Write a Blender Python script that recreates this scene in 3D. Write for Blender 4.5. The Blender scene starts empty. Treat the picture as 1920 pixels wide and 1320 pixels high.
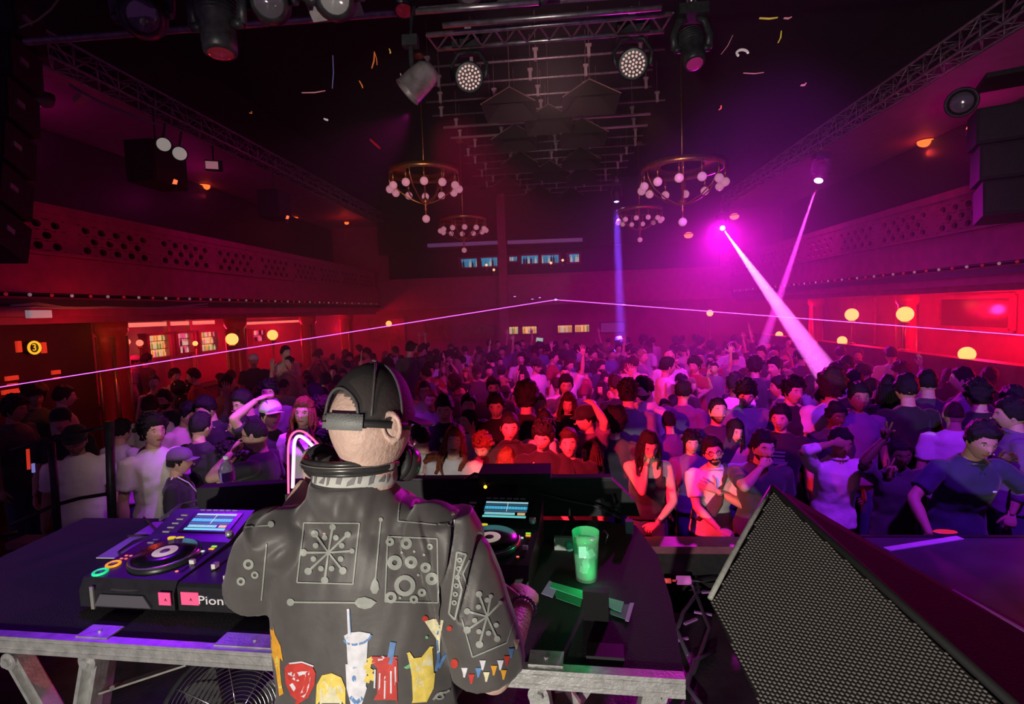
import bpy, math, random
import numpy as np
from mathutils import Vector, Matrix, noise
from mathutils.bvhtree import BVHTree
PI = math.pi
R = math.radians
sc = bpy.context.scene
col = sc.collection
random.seed(7)

# ------------------------------------------------------------------ camera
FPX = 1000.0                       # focal length in pixels of the 1920 x 1320 frame
CAM = Vector((0, 0, 2.7))
cam = bpy.data.objects.new('camera', bpy.data.cameras.new('camera'))
col.objects.link(cam)
sc.camera = cam
cam.data.sensor_width = 36
cam.data.lens = 36 * FPX / 1920
cam.data.clip_start = .05
CR = (Matrix.Rotation(R(5.15), 3, 'Z') @ Matrix.Rotation(R(90 - 4.45), 3, 'X') @ Matrix.Rotation(R(-2), 3, 'Z'))
cam.matrix_world = Matrix.Translation(CAM) @ CR.to_4x4()

# ------------------------------------------------------------------ view, world
vs = sc.view_settings
vs.view_transform = 'Standard'
vs.look = 'None'
vs.gamma = 1
vs.use_curve_mapping = False
vs.exposure = 0
w = bpy.data.worlds.new('world')
sc.world = w
w.use_nodes = True
w.node_tree.nodes['Background'].inputs[0].default_value = (.4, .14, .55, 1)
w.node_tree.nodes['Background'].inputs[1].default_value = .17
sc.cycles.max_bounces = 5
sc.cycles.diffuse_bounces = 2
sc.cycles.glossy_bounces = 2
sc.cycles.transmission_bounces = 5
sc.cycles.volume_bounces = 0
sc.cycles.transparent_max_bounces = 6
sc.cycles.use_denoising = True
sc.cycles.sample_clamp_indirect = 3

# ------------------------------------------------------------------ stage lights
def spot(name, loc, tgt, ang, pw, c, r=.05, blend=.3):
    l = bpy.data.lights.new(name, 'SPOT')
    o = bpy.data.objects.new(name, l)
    col.objects.link(o)
    o.location = loc
    o.rotation_euler = (Vector(tgt) - Vector(loc)).to_track_quat('-Z', 'Y').to_euler()
    l.energy = pw
    l.spot_size = R(ang)
    l.spot_blend = blend
    l.color = c
    l.shadow_soft_size = r
    return o
def point(name, loc, pw, c, r=.1):
    l = bpy.data.lights.new(name, 'POINT')
    o = bpy.data.objects.new(name, l)
    col.objects.link(o)
    o.location = loc
    l.energy = pw
    l.color = c
    l.shadow_soft_size = r
    return o
# visible beams
spot('beam_light', (4.881, 16.407, 4.871), (3.726, 7.808, 1.665), 2.1, 560000, (1, .16, .95), .012, .25)
spot('beam_light', (5.655, 12.364, 5.173), (3.909, 10.843, 1.632), 2.9, 230000, (1, .05, .85), .012, .25)
spot('beam_light', (1.758, 15.985, 5.616), (1.761, 15.378, 1.563), 4.6, 280000, (.2, .045, 1), .1, .4)
# hard white light from low behind the booth
spot('key_light', (-1.0, -2.6, 2.0), (-.25, 1.3, 1.95), 66, 640, (1, .93, .82), .03, .25)
spot('rig_fill', (.1, 2.3, 3.3), (-.1, 4.5, 5.6), 95, 9, (1, .8, .82), .1, .6)  # added fill pointing up, lifts the fixtures out of the dark
# red wash on the front of the crowd, red and violet washes from the rig
spot('red_wash', (-.75, 2.9, 2.35), (.5, 5.0, 1.35), 66, 850, (1, .018, .05), .05, .8)
spot('red_wash', (-1.2, 5.5, 5.0), (.0, 9.0, 1.2), 60, 900, (1, .015, .16), .08, .9)
spot('violet_wash', (2.4, 1.6, 5.2), (3.0, 4.9, 1.3), 60, 1150, (.32, .012, 1), .1, .8)
spot('violet_wash', (2.9, 4.3, 5.5), (1.3, 10.0, 1.2), 60, 2600, (.62, .03, .95), .1, .8)
spot('violet_wash', (-3.0, 3.3, 4.2), (-1.75, 1.9, 1.7), 36, 150, (.26, .008, 1), .1, .7)
spot('violet_wash', (-1.9, 4.3, 4.9), (-2.8, 5.4, 1.3), 50, 1400, (.5, .02, 1), .1, .8)
spot('pale_fill', (-1.9, 2.8, 3.6), (-3.7, 4.9, 1.4), 34, 75, (1, .68, .55), .05, .7)  # added fill for the pale light on the left front row
spot('ceiling_fill', (0, 5.4, 4.9), (0, 12, 7.2), 56, 420, (1, .5, .55), .1, .9)  # added fill so the bars under the ceiling show
for x_ in (-2.6, 2.1): spot('chandelier_fill', (x_ * .4, 5.4, 4.7), (x_, 9.8, 4.9), 16, 150, (1, .3, .22), .04, .6)  # added spots that brighten the chandelier rings
point('column_fill', (-6.3, 6.9, 2.5), 14, (1, .09, .02), .06)  # added red fill for the near left column
# magenta wash from the far right, red light under the two galleries
spot('magenta_wash', (4.7, 16.2, 4.9), (2.9, 7.5, 1.3), 54, 4200, (1, .006, .85), .15, .95)
spot('magenta_wash', (5.2, 11.0, 5.4), (3.6, 17, 2.6), 100, 600, (1, .006, .85), .15, .9)
spot('red_wash', (5.4, 8.0, 5.9), (6.2, 12.0, 3.4), 80, 130, (1, .01, .4), .1, .9)
spot('red_wash', (-2.5, 9.5, 6.2), (-6.8, 11.5, 3.6), 75, 170, (1, .005, .5), .1, .9)
for (x, y, z, p) in ((8.4, 8.0, 2.3, 300), (8.3, 11.2, 2.4, 240), (7.8, 14.5, 2.3, 120), (7.4, 18, 2.2, 60),
                     (-8.2, 11.6, 2.4, 38), (-8.3, 15.0, 2.4, 70), (-7.7, 18.0, 2.3, 130), (-7.9, 8.9, 2.4, 14),
                     (-8.4, 8.0, 5.6, 4), (-8.4, 12.0, 5.6, 4), (7.8, 7.5, 5.5, 9), (7.8, 11.0, 5.5, 9)):  # upper points added to brighten the gallery ceiling strips
    point('gallery_light_and_fill', (x, y, z), p, (1, .005, .05 if z < 4 else .45), .12)
# ------------------------------------------------------------------ pixel -> point helpers
def ray(px, py):
    return CR @ Vector(((px - 960) / FPX, (660 - py) / FPX, -1))
def at_x(px, py, X):
    d = ray(px, py); return CAM + d * ((X - CAM.x) / d.x)
def at_y(px, py, Y):
    d = ray(px, py); return CAM + d * ((Y - CAM.y) / d.y)
def at_z(px, py, Z):
    d = ray(px, py); return CAM + d * ((Z - CAM.z) / d.z)
def at_d(px, py, D):
    return CAM + ray(px, py) * D
def proj(p):
    v = CR.transposed() @ (Vector(p) - CAM)
    return (960 + FPX * v.x / -v.z, 660 - FPX * v.y / -v.z, -v.z)

# ------------------------------------------------------------------ materials
MATS = {}
def mat(name, c=(.5, .5, .5), rough=.6, metal=0., emit=None, es=1., spec=.5, var=.0, scale=20., bump=0., bscale=60., alpha=1., trans=0., sheen=0., ior=1.45, coat=0.):
    if name in MATS:
        return MATS[name]
    m = bpy.data.materials.new(name)
    m.use_nodes = True
    nt = m.node_tree
    b = nt.nodes['Principled BSDF']
    b.inputs['Base Color'].default_value = (*c, 1)
    b.inputs['Roughness'].default_value = rough
    b.inputs['Metallic'].default_value = metal
    b.inputs['Specular IOR Level'].default_value = spec
    b.inputs['IOR'].default_value = ior
    b.inputs['Alpha'].default_value = alpha
    b.inputs['Transmission Weight'].default_value = trans
    b.inputs['Sheen Weight'].default_value = sheen
    b.inputs['Coat Weight'].default_value = coat
    if emit:
        b.inputs['Emission Color'].default_value = (*emit, 1)
        b.inputs['Emission Strength'].default_value = es
    tc = None
    if var > 0:
        tc = nt.nodes.new('ShaderNodeTexCoord')
        n = nt.nodes.new('ShaderNodeTexNoise')
        n.inputs['Scale'].default_value = scale
        n.inputs['Detail'].default_value = 4
        nt.links.new(tc.outputs['Object'], n.inputs['Vector'])
        r = nt.nodes.new('ShaderNodeValToRGB')
        r.color_ramp.elements[0].position = .3
        r.color_ramp.elements[1].position = .7
        r.color_ramp.elements[0].color = (*[max(0, x * (1 - var)) for x in c], 1)
        r.color_ramp.elements[1].color = (*[min(1, x * (1 + var)) for x in c], 1)
        nt.links.new(n.outputs['Fac'], r.inputs['Fac'])
        nt.links.new(r.outputs['Color'], b.inputs['Base Color'])
    if bump > 0:
        if not tc:
            tc = nt.nodes.new('ShaderNodeTexCoord')
        n2 = nt.nodes.new('ShaderNodeTexNoise')
        n2.inputs['Scale'].default_value = bscale
        n2.inputs['Detail'].default_value = 3
        nt.links.new(tc.outputs['Object'], n2.inputs['Vector'])
        bp = nt.nodes.new('ShaderNodeBump')
        bp.inputs['Strength'].default_value = bump
        bp.inputs['Distance'].default_value = .02
        nt.links.new(n2.outputs['Fac'], bp.inputs['Height'])
        nt.links.new(bp.outputs['Normal'], b.inputs['Normal'])
    MATS[name] = m
    return m

# ------------------------------------------------------------------ mesh builder
class MB:
    def __init__(s):
        s.v = []; s.f = []; s.m = []; s.mi = 0
    def add(s, vs, fs):
        o = len(s.v)
        s.v.extend([tuple(x) for x in vs])
        s.f.extend([tuple(i + o for i in f) for f in fs])
        s.m.extend([s.mi] * len(fs))
    def box(s, c, d, rot=None, bev=0):
        x, y, z = d[0] / 2, d[1] / 2, d[2] / 2
        vs = [Vector((a * x, b * y, e * z)) for e in (-1, 1) for b in (-1, 1) for a in (-1, 1)]
        if rot is not None:
            if not isinstance(rot, Matrix): rot = Matrix.Rotation(rot, 3, 'Z')
            vs = [rot @ v for v in vs]
        c = Vector(c)
        s.add([v + c for v in vs], [(0, 2, 3, 1), (4, 5, 7, 6), (0, 1, 5, 4), (2, 6, 7, 3), (0, 4, 6, 2), (1, 3, 7, 5)])
    def bar(s, a, b, w, h, up=(0, 0, 1)):
        a = Vector(a); b = Vector(b); d = (b - a).normalized(); u = Vector(up)
        x = d.cross(u).normalized(); u = x.cross(d)
        vs = [p + x * (i * w / 2) + u * (j * h / 2) for p in (a, b) for (i, j) in ((-1, -1), (1, -1), (1, 1), (-1, 1))]
        s.add(vs, [(0, 3, 2, 1), (4, 5, 6, 7), (0, 1, 5, 4), (1, 2, 6, 5), (2, 3, 7, 6), (3, 0, 4, 7)])
    def tube(s, pts, rad, n=10, caps=True, flat=1., up=None):
        pts = [Vector(p) for p in pts]
        if not isinstance(rad, (list, tuple)): rad = [rad] * len(pts)
        vs = []; px = None
        for i, p in enumerate(pts):
            a = pts[max(0, i - 1)]; b = pts[min(len(pts) - 1, i + 1)]
            d = (b - a)
            d = d.normalized() if d.length > 1e-9 else Vector((0, 0, 1))
            if px is None:
                ref = Vector(up) if up else (Vector((0, 0, 1)) if abs(d.z) < .9 else Vector((1, 0, 0)))
                px = d.cross(ref).normalized()
            else:
                px = (px - d * px.dot(d)).normalized()
            py = d.cross(px)
            for k in range(n):
                t = 2 * PI * k / n
                vs.append(p + px * (math.cos(t) * rad[i]) + py * (math.sin(t) * rad[i] * flat))
        fs = []
        for i in range(len(pts) - 1):
            for k in range(n):
                k2 = (k + 1) % n
                fs.append((i * n + k, i * n + k2, (i + 1) * n + k2, (i + 1) * n + k))
        if caps:
            fs.append(tuple(range(n))[::-1])
            fs.append(tuple((len(pts) - 1) * n + k for k in range(n)))
        s.add(vs, fs)
    def cap(s, a, b, r0, r1, n=10, flat=1.):
        """capsule-like tapered limb"""
        a = Vector(a); b = Vector(b); d = (b - a).normalized()
        pts = []; rr = []
        for t in (0, .4, .75, 1):
            an = t * PI / 2
            pts.append(a - d * r0 * math.cos(an)); rr.append(max(r0 * math.sin(an), .0008))
        for t in (.33, .66):
            pts.append(a.lerp(b, t)); rr.append(r0 + (r1 - r0) * t)
        for t in (1, .75, .4, 0):
            an = t * PI / 2
            pts.append(b + d * r1 * math.cos(an)); rr.append(max(r1 * math.sin(an), .0008))
        s.tube(pts, rr, n, flat=flat)
    def loft(s, rings, n=20, caps=True, p=2.3):
        """rings: (cx,cy,cz,rx,ry)"""
        vs = []
        for (cx, cy, cz, rx, ry) in rings:
            for k in range(n):
                t = 2 * PI * k / n
                c, q = math.cos(t), math.sin(t)
                vs.append((cx + rx * math.copysign(abs(c) ** (2 / p), c), cy + ry * math.copysign(abs(q) ** (2 / p), q), cz))
        fs = []
        for i in range(len(rings) - 1):
            for k in range(n):
                k2 = (k + 1) % n
                fs.append((i * n + k, i * n + k2, (i + 1) * n + k2, (i + 1) * n + k))
        if caps:
            fs.append(tuple(range(n))[::-1])
            fs.append(tuple((len(rings) - 1) * n + k for k in range(n)))
        s.add(vs, fs)
    def sphere(s, c, r, nu=16, nv=10, rot=None):
        if not isinstance(r, (list, tuple)): r = (r, r, r)
        c = Vector(c)
        vs = [(0, 0, r[2])]
        for j in range(1, nv):
            a = PI * j / nv
            for k in range(nu):
                t = 2 * PI * k / nu
                vs.append((r[0] * math.sin(a) * math.cos(t), r[1] * math.sin(a) * math.sin(t), r[2] * math.cos(a)))
        vs.append((0, 0, -r[2]))
        vs = [Vector(v) for v in vs]
        if rot is not None: vs = [rot @ v for v in vs]
        fs = [(0, 1 + k, 1 + (k + 1) % nu) for k in range(nu)]
        for j in range(nv - 2):
            for k in range(nu):
                k2 = (k + 1) % nu
                fs.append((1 + j * nu + k, 1 + (j + 1) * nu + k, 1 + (j + 1) * nu + k2, 1 + j * nu + k2))
        e = len(vs) - 1; b = 1 + (nv - 2) * nu
        fs += [(e, b + (k + 1) % nu, b + k) for k in range(nu)]
        s.add([v + c for v in vs], fs)
    def lathe(s, c, prof, n=20, rot=None):
        """prof: (r,z) list, open ends unless r ~ 0"""
        c = Vector(c); vs = []
        for (r, z) in prof:
            for k in range(n):
                t = 2 * PI * k / n
                v = Vector((max(r, .0003) * math.cos(t), max(r, .0003) * math.sin(t), z))
                if rot is not None: v = rot @ v
                vs.append(v + c)
        fs = []
        for i in range(len(prof) - 1):
            for k in range(n):
                k2 = (k + 1) % n
                fs.append((i * n + k, i * n + k2, (i + 1) * n + k2, (i + 1) * n + k))
        s.add(vs, fs)
    def torus(s, c, r, t, n=32, k=8, rot=None, a0=0, a1=2 * PI):
        c = Vector(c); full = abs(a1 - a0 - 2 * PI) < 1e-6
        pts = []
        m = n if full else n + 1
        vs = []
        for i in range(m):
            a = a0 + (a1 - a0) * i / n
            for j in range(k):
                b = 2 * PI * j / k
                v = Vector(((r + t * math.cos(b)) * math.cos(a), (r + t * math.cos(b)) * math.sin(a), t * math.sin(b)))
                if rot is not None: v = rot @ v
                vs.append(v + c)
        fs = []
        for i in range(n if full else n):
            i2 = (i + 1) % m
            for j in range(k):
                j2 = (j + 1) % k
                fs.append((i * k + j, i2 * k + j, i2 * k + j2, i * k + j2))
        s.add(vs, fs)
    def prism(s, poly, off):
        """poly: 3D points, extruded by off"""
        n = len(poly); poly = [Vector(p) for p in poly]; off = Vector(off)
        s.add(poly + [p + off for p in poly], [tuple(range(n))[::-1], tuple(range(n, 2 * n))] + [(i, (i + 1) % n, n + (i + 1) % n, n + i) for i in range(n)])
    def xform(s, M, start=0):
        s.v[start:] = [tuple(M @ Vector(v)) for v in s.v[start:]]
        return s
    def build(s, name, mats, parent=None, smooth=False, loc=None, rz=0):
        me = bpy.data.meshes.new(name)
        me.from_pydata(s.v, [], s.f)
        if not isinstance(mats, (list, tuple)): mats = [mats]
        for m in mats: me.materials.append(m)
        if len(mats) > 1: me.polygons.foreach_set('material_index', s.m)
        if smooth: me.polygons.foreach_set('use_smooth', [True] * len(me.polygons))
        me.update()
        o = bpy.data.objects.new(name, me)
        col.objects.link(o)
        if parent is not None: o.parent = parent
        if loc is not None: o.location = loc
        o.rotation_euler.z = rz
        return o
def tag(o, label=None, cat=None, group=None, kind=None):
    if label: o['label'] = label
    if cat: o['category'] = cat
    if group: o['group'] = group
    if kind: o['kind'] = kind
    return o
def empty(name, label, cat, loc=(0, 0, 0), rz=0, group=None):
    o = bpy.data.objects.new(name, None)
    o.empty_display_size = .1
    col.objects.link(o)
    o.location = loc
    o.rotation_euler.z = rz
    return tag(o, label, cat, group)
def struct(name, mb, m, **k):
    return tag(mb.build(name, m, **k), kind='structure')
def aim(d, up=(0, 0, 1)):
    """rotation taking local -Z to direction d"""
    return Vector(d).to_track_quat('-Z', 'Y').to_matrix()
def aimz(d):
    return Vector(d).to_track_quat('Z', 'Y').to_matrix()
def copy_tree(o, parent=None):
    c = o.copy(); col.objects.link(c); c.parent = parent
    for ch in list(o.children): copy_tree(ch, c)
    return c
TMP = bpy.data.scenes.new('tmp')
def voxelize(mb, vox, smooth=4):
    """one continuous skin out of overlapping closed forms -> (verts, faces)"""
    me = bpy.data.meshes.new('tmp')
    me.from_pydata(mb.v, [], mb.f)
    o = bpy.data.objects.new('tmp', me)
    TMP.collection.objects.link(o)
    r = o.modifiers.new('r', 'REMESH'); r.mode = 'VOXEL'; r.voxel_size = vox
    if smooth:
        q = o.modifiers.new('s', 'SMOOTH'); q.iterations = smooth; q.factor = .6
    vl = TMP.view_layers[0]; vl.update()
    e = o.evaluated_get(vl.depsgraph).to_mesh()
    n = len(e.vertices)
    V = np.empty(n * 3, 'f'); e.vertices.foreach_get('co', V)
    L = np.empty(len(e.loops), 'i'); e.loops.foreach_get('vertex_index', L)
    S = np.empty(len(e.polygons), 'i'); e.polygons.foreach_get('loop_start', S)
    T = np.empty(len(e.polygons), 'i'); e.polygons.foreach_get('loop_total', T)
    L = L.tolist(); F = [tuple(L[a:a + c]) for a, c in zip(S.tolist(), T.tolist())]
    bpy.data.objects.remove(o); bpy.data.meshes.remove(me)
    return V.reshape(-1, 3).astype(float), F
# ------------------------------------------------------------------ the hall
XL, XR, YB = -6.8, 6.2, 20.0          # gallery fronts and the front of the rear gallery
M_black = mat('black_paint', (.012, .011, .013), .7, var=.3, scale=6, bump=.2)
M_floor = mat('dark_floor', (.05, .03, .03), .55, var=.3, scale=3)
M_stage = mat('stage_floor', (.03, .028, .032), .45, var=.5, scale=8, bump=.2, bscale=40)
M_redwall = mat('deep_red_wall', (.4, .03, .16), .6, var=.15, scale=3, bump=.1, bscale=20)
M_redpaint = mat('red_paint', (.34, .02, .13), .45, var=.2, scale=5)
M_cream = mat('cream_paint', (.45, .18, .3), .6, var=.1, scale=5)
M_dark = mat('dark_fitting', (.02, .018, .02), .5, var=.3, scale=30)
M_metal = mat('bare_metal', (.55, .52, .5), .35, .9, var=.15, scale=40)
M_alu = mat('brushed_aluminium', (.62, .62, .6), .38, .7, var=.2, scale=30, bump=.1, bscale=120)
M_brass = mat('brass', (.6, .36, .13), .3, .9, var=.2, scale=30)

b = MB(); b.box((-.25, 12, -.05), (20, 17.7, .1)); struct('floor', b, M_floor)
b = MB(); b.box((-.25, 0.1, .4), (16, 6.1, .9)); struct('stage_floor', b, M_stage)
b = MB(); b.box((-.25, 10, 7.6), (20, 27, .2)); struct('ceiling', b, M_black)
b = MB(); b.box((-10.1, 12.1, 3.7), (.2, 17.7, 7.6)); struct('wall_left', b, M_redwall)
b = MB(); b.box((9.6, 12.1, 3.7), (.2, 17.7, 7.6)); struct('wall_right', b, M_redwall)
b = MB(); b.box((-.25, 21.6, 3.7), (20, .2, 7.6)); struct('wall_back', b, M_redwall)

# stage haze filling the hall
b = MB(); b.box((-.25, 13.6, 3.75), (19.3, 15.4, 7.3))
hz = b.build('haze', [])
hm = bpy.data.materials.new('haze'); hm.use_nodes = True; nt = hm.node_tree; nt.nodes.clear()
vv = nt.nodes.new('ShaderNodeVolumeScatter'); vv.inputs['Density'].default_value = .03; vv.inputs['Anisotropy'].default_value = .35
vo = nt.nodes.new('ShaderNodeOutputMaterial'); nt.links.new(vv.outputs[0], vo.inputs['Volume'])
hz.data.materials.append(hm)
tag(hz, 'thin stage haze filling the hall and showing the light beams', 'haze', kind='stuff')

def holed_strip(b, X, nx, y0, y1, z0, z1, ry, rz, dep):
    """one square cell of panel with an oval hole, front face at X looking along nx, real thickness dep"""
    n = 14; yc, zc = (y0 + y1) / 2, (z0 + z1) / 2
    out = []; inn = []
    for k in range(n):
        t = 2 * PI * (k + .5) / n
        c, s_ = math.cos(t), math.sin(t)
        q = 1 / max(abs(c), abs(s_))
        out.append((yc + c * q * (y1 - y0) / 2, zc + s_ * q * (z1 - z0) / 2))
        inn.append((yc + c * ry, zc + s_ * rz))
    vs = [(X, *p) for p in out] + [(X, *p) for p in inn] + [(X - nx * dep, *p) for p in inn]
    fs = []
    for k in range(n):
        k2 = (k + 1) % n
        fs.append((k, k2, n + k2, n + k)); fs.append((n + k, n + k2, 2 * n + k2, 2 * n + k))
    b.add(vs, fs)
def gallery(side, X, xo, y0, label):
    s_ = -1 if side == 'left' else 1
    nx = -s_                                      # towards the hall
    b = MB(); b.box(((X + xo) / 2, (y0 + 21.5) / 2, 3.03), (abs(xo - X) - .12, 21.5 - y0, .14))
    struct('gallery_floor_' + side, b, M_redpaint)
    # perforated parapet
    t = empty('parapet', label, 'parapet', (0, 0, 0)); t['kind'] = 'structure'
    del t['category']
    b = MB()
    b.box((X + s_ * .05, (y0 + 20) / 2, 4.28), (.14, 20 - y0, .12))           # hand rail
    b.box((X + s_ * .05, (y0 + 20) / 2, 3.4), (.08, 20 - y0, .5))             # lower fascia
    b.box((X + s_ * .03, (y0 + 20) / 2, 3.68), (.14, 20 - y0, .05))           # ledge
    b.build('fascia', M_redpaint, t)
    b = MB(); y = y0; g = 0
    rows = ((3.99, 4.14), (3.85, 3.99), (3.71, 3.85))
    while y < 19.3:
        w_ = .27
        for k in range(5):
            for r_, (za, zb) in enumerate(rows):
                off = w_ / 2 if r_ == 1 else 0
                ya = y + k * w_ + off
                if r_ == 1 and k == 4: continue
                holed_strip(b, X, nx, ya, ya + w_, za, zb, .066, .052, .05)
        ye = y + 5 * w_
        for (a_, c_, z_, h_) in ((y, y + w_ / 2, 3.92, .14), (ye - w_ / 2, ye, 3.92, .14)):
            b.box((X + s_ * .02, (a_ + c_) / 2, z_), (.04, c_ - a_, h_))
        b.box((X + s_ * .02, ye + .1, 3.96), (.04, .2, .54))
        b.box((X + s_ * .02, (y + ye) / 2, 4.18), (.04, ye - y, .08))
        y = ye + .2
    b.build('perforated_panel', M_redpaint, t)
    b = MB(); b.box((X + s_ * .3, (y0 + 20) / 2, 3.9), (.03, 20 - y0, .7)); b.build('shade_sheet', M_black, t)  # dark sheet standing in for the shade behind the holes
    # stepped beams below
    b = MB()
    b.box((X + s_ * .16, (y0 + 20) / 2, 2.9), (.22, 20 - y0, .12))
    b.box((X + s_ * .3, (y0 + 20) / 2, 2.79), (.22, 20 - y0, .1))
    struct('gallery_beam_' + side, b, M_redpaint)
    b = MB(); b.box((X + s_ * .1, (y0 + 20) / 2, 3.02), (.16, 20 - y0, .1)); struct('trim_' + side, b, M_dark)
    # upper gallery: ceiling strip, dark rear wall, cornice
    b = MB(); b.box(((X + xo) / 2 , (y0 + 21.5) / 2, 6.35), (abs(xo - X) - .1, 21.5 - y0 + 2, .1)); struct('gallery_ceiling_' + side, b, M_cream)
    b = MB(); b.box((X + s_ * 2.45, (y0 + 21.5) / 2, 4.68), (.1, 21.5 - y0 + 2, 3.14)); struct('gallery_wall_' + side, b, M_dark)
    b = MB(); b.box((X, (y0 + 20) / 2 - 1, 6.88), (.35, 22 - y0, 1.2)); struct('cornice_' + side, b, M_black)
    # string of bulbs under the ledge
    t = empty('light_string', 'string of small red and white bulbs along the underside of the %s gallery front' % side, 'light string')
    mr = mat('bulb_red', (.6, .03, .05), .3, emit=(1, .03, .05), es=.13); mw = mat('bulb_white', (.7, .55, .6), .3, emit=(1, .6, .65), es=.14)
    b = MB(); b.bar((X - s_ * .0 + s_ * .02, y0, 3.135), (X + s_ * .02, 20, 3.135), .012, .012); b.build('cable', M_dark, t)
    n = int((19.8 - y0) / .3)
    p0 = None
    for k in range(n):
        if p0 is None or k < 2:
            b = MB(); b.sphere((0, 0, 0), (.022, .022, .024), 8, 6); o = b.build('bulb', mr if k % 2 else mw, t, True)
            p0 = p0 or []; p0.append(o)
        else:
            o = p0[k % 2].copy(); col.objects.link(o); o.parent = t
        o.location = (X - s_ * .012, y0 + .15 + k * .3, 3.12)
gallery('left', XL, -10, 5.6, 'red perforated parapet of the left gallery')
gallery('right', XR, 9.5, 5.0, 'red perforated parapet of the right gallery')

# rear gallery
b = MB()
b.box((-.3, YB + .05, 3.45), (13.0, .1, 1.0)); b.box((-.3, YB + .8, 2.92), (13.0, 1.5, .1)); b.box((-.3, YB, 3.98), (13.0, .16, .08))
struct('gallery_rear', b, M_redpaint)
b = MB(); b.box((-.3, YB + .2, 6.2), (13.0, .2, 2.4)); struct('wall_upper_rear', b, M_black)
b = MB(); b.box((-.3, 21.35, 4.4), (13.0, .1, 1.4)); struct('wall_rear_room', b, M_dark)
# pale strips above the upper bar, a faint violet glow built in
for k, (a, c) in enumerate((((803, 461), (938, 455)), ((952, 455), (1092, 450)))):
    p, q = at_y(*a, YB + .05), at_y(*c, YB + .05)
    b = MB(); b.bar(p, q, .3, .12); struct('trim_%d' % (k + 1), b, mat('pale_glow_strip', (.4, .25, .45), .5, emit=(.5, .2, .7), es=.12))
# middle pillar of the rear gallery
p = at_y(945, 560, YB - .1)
b = MB(); b.box((p.x, YB - .1, 3.6), (.3, .25, 7.2)); struct('pillar', b, M_redpaint)

# columns below the galleries
def column(x, y, r, lbl):
    t = empty('column', lbl, 'column', (x, y, 0))
    b = MB(); b.lathe((0, 0, 0), [(r + .06, 0), (r + .06, .12), (r, .18), (r, 2.5), (r + .05, 2.58), (r + .05, 2.74), (.0, 2.74)], 24); b.build('shaft', mat('column_red', (.5, .03, .03), .3, coat=.3, var=.1), t, True)
    for a in range(4):
        an = PI / 4 + a * PI / 2
        b = MB(); b.tube([(math.cos(an) * r, math.sin(an) * r, .2), (math.cos(an) * r, math.sin(an) * r, 2.5)], .035, 8); b.build('gilt_rib', M_brass, t, True)
    t['kind'] = 'structure'; del t['category']
for k, (px, s_) in enumerate(((208, 'L'), (442, 'L'), (578, 'L'), (650, 'L'), (1700, 'R'), (1530, 'R'), (1410, 'R'), (1350, 'R'))):
    p = at_x(px, 620, XL - .55 if s_ == 'L' else XR + 2.0)
    column(p.x, p.y, .19, ('round red column with gilt ribs under the %s gallery, %s' % ('left' if s_ == 'L' else 'right', ('beside the left bar mirror', 'between the two left bars', 'right of the second bar', 'near the back', 'by the large globe lamps', 'behind the crossing beams', 'past the beams', 'near the back')[k])))
# raised terrace front on the right
b = MB(); b.box((XR + .75, 12.6, .78), (.14, 15.4, 1.56)); b.box((XR + .75, 12.6, 1.58), (.26, 15.4, .06)); struct('terrace_wall_right', b, M_redpaint)
b = MB(); b.box((XR + 2.05, 12.6, .3), (2.4, 15.4, .6)); struct('terrace_floor_right', b, M_floor)
b = MB(); b.box((-8.8, 13.0, .225), (2.3, 14.6, .45)); struct('terrace_floor_left', b, M_floor)
# mirror frame on the right wall, wall panels
def frame_on_x(X, pa, pb, t_, name, m, nx, inner=None):
    a, c = at_x(*pa, X), at_x(*pb, X)
    b = MB(); y0, y1, z0, z1 = min(a.y, c.y), max(a.y, c.y), min(a.z, c.z), max(a.z, c.z)
    for (yy, zz, dy, dz) in (((y0 + y1) / 2, z0, y1 - y0, t_), ((y0 + y1) / 2, z1, y1 - y0, t_), (y0, (z0 + z1) / 2, t_, z1 - z0), (y1, (z0 + z1) / 2, t_, z1 - z0)):
        b.box((X, yy, zz), (.08, dy, dz))
    return b, (y0, y1, z0, z1)
t = empty('mirror', 'large framed dark mirror on the right wall under the gallery', 'mirror')
b, q = frame_on_x(9.4, (1762, 558), (1897, 620), .1, 'frame', M_redpaint, -1); b.build('frame', M_redpaint, t)
b = MB(); b.box((9.43, (q[0] + q[1]) / 2, (q[2] + q[3]) / 2), (.04, q[1] - q[0], q[3] - q[2])); b.build('glass', mat('mirror_glass', (.3, .08, .1), .1, .8), t)
for k, (pa, pb) in enumerate((((1640, 560), (1600, 640)), ((1520, 570), (1495, 640)))):
    b, q = frame_on_x(9.42, pa, pb, .08, 'f', M_redpaint, -1); struct('trim_%d' % (k + 3), b, M_redpaint)

# hall ceiling: cable lines, truss along both cornices
def truss(name, lbl, a, c, r=.025, s_=.28, n=14, m=None):
    a = Vector(a); c = Vector(c); t = empty(name, lbl, 'truss'); m = m or M_dark
    d = (c - a).normalized(); x = d.cross(Vector((0, 0, 1))).normalized(); u = x.cross(d)
    cs = [(x * i + u * j) * s_ / 2 for (i, j) in ((-1, -1), (1, -1), (1, 1), (-1, 1))]
    for o_ in cs:
        b = MB(); b.tube([a + o_, c + o_], r, 8); b.build('chord', m, t, True)
    b = MB()
    for k in range(n):
        p, q = a.lerp(c, k / n), a.lerp(c, (k + 1) / n)
        for i in range(4):
            o1, o2 = cs[i], cs[(i + 1) % 4]
            b.tube([p + (o1 if k % 2 else o2), q + (o2 if k % 2 else o1)], r * .55, 5)
            b.tube([p + o1, p + o2], r * .5, 5)
    b.build('lattice', m, t, True)
    return t
M_truss = mat('truss_metal', (.34, .31, .33), .45, .7, var=.3, scale=20)
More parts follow.
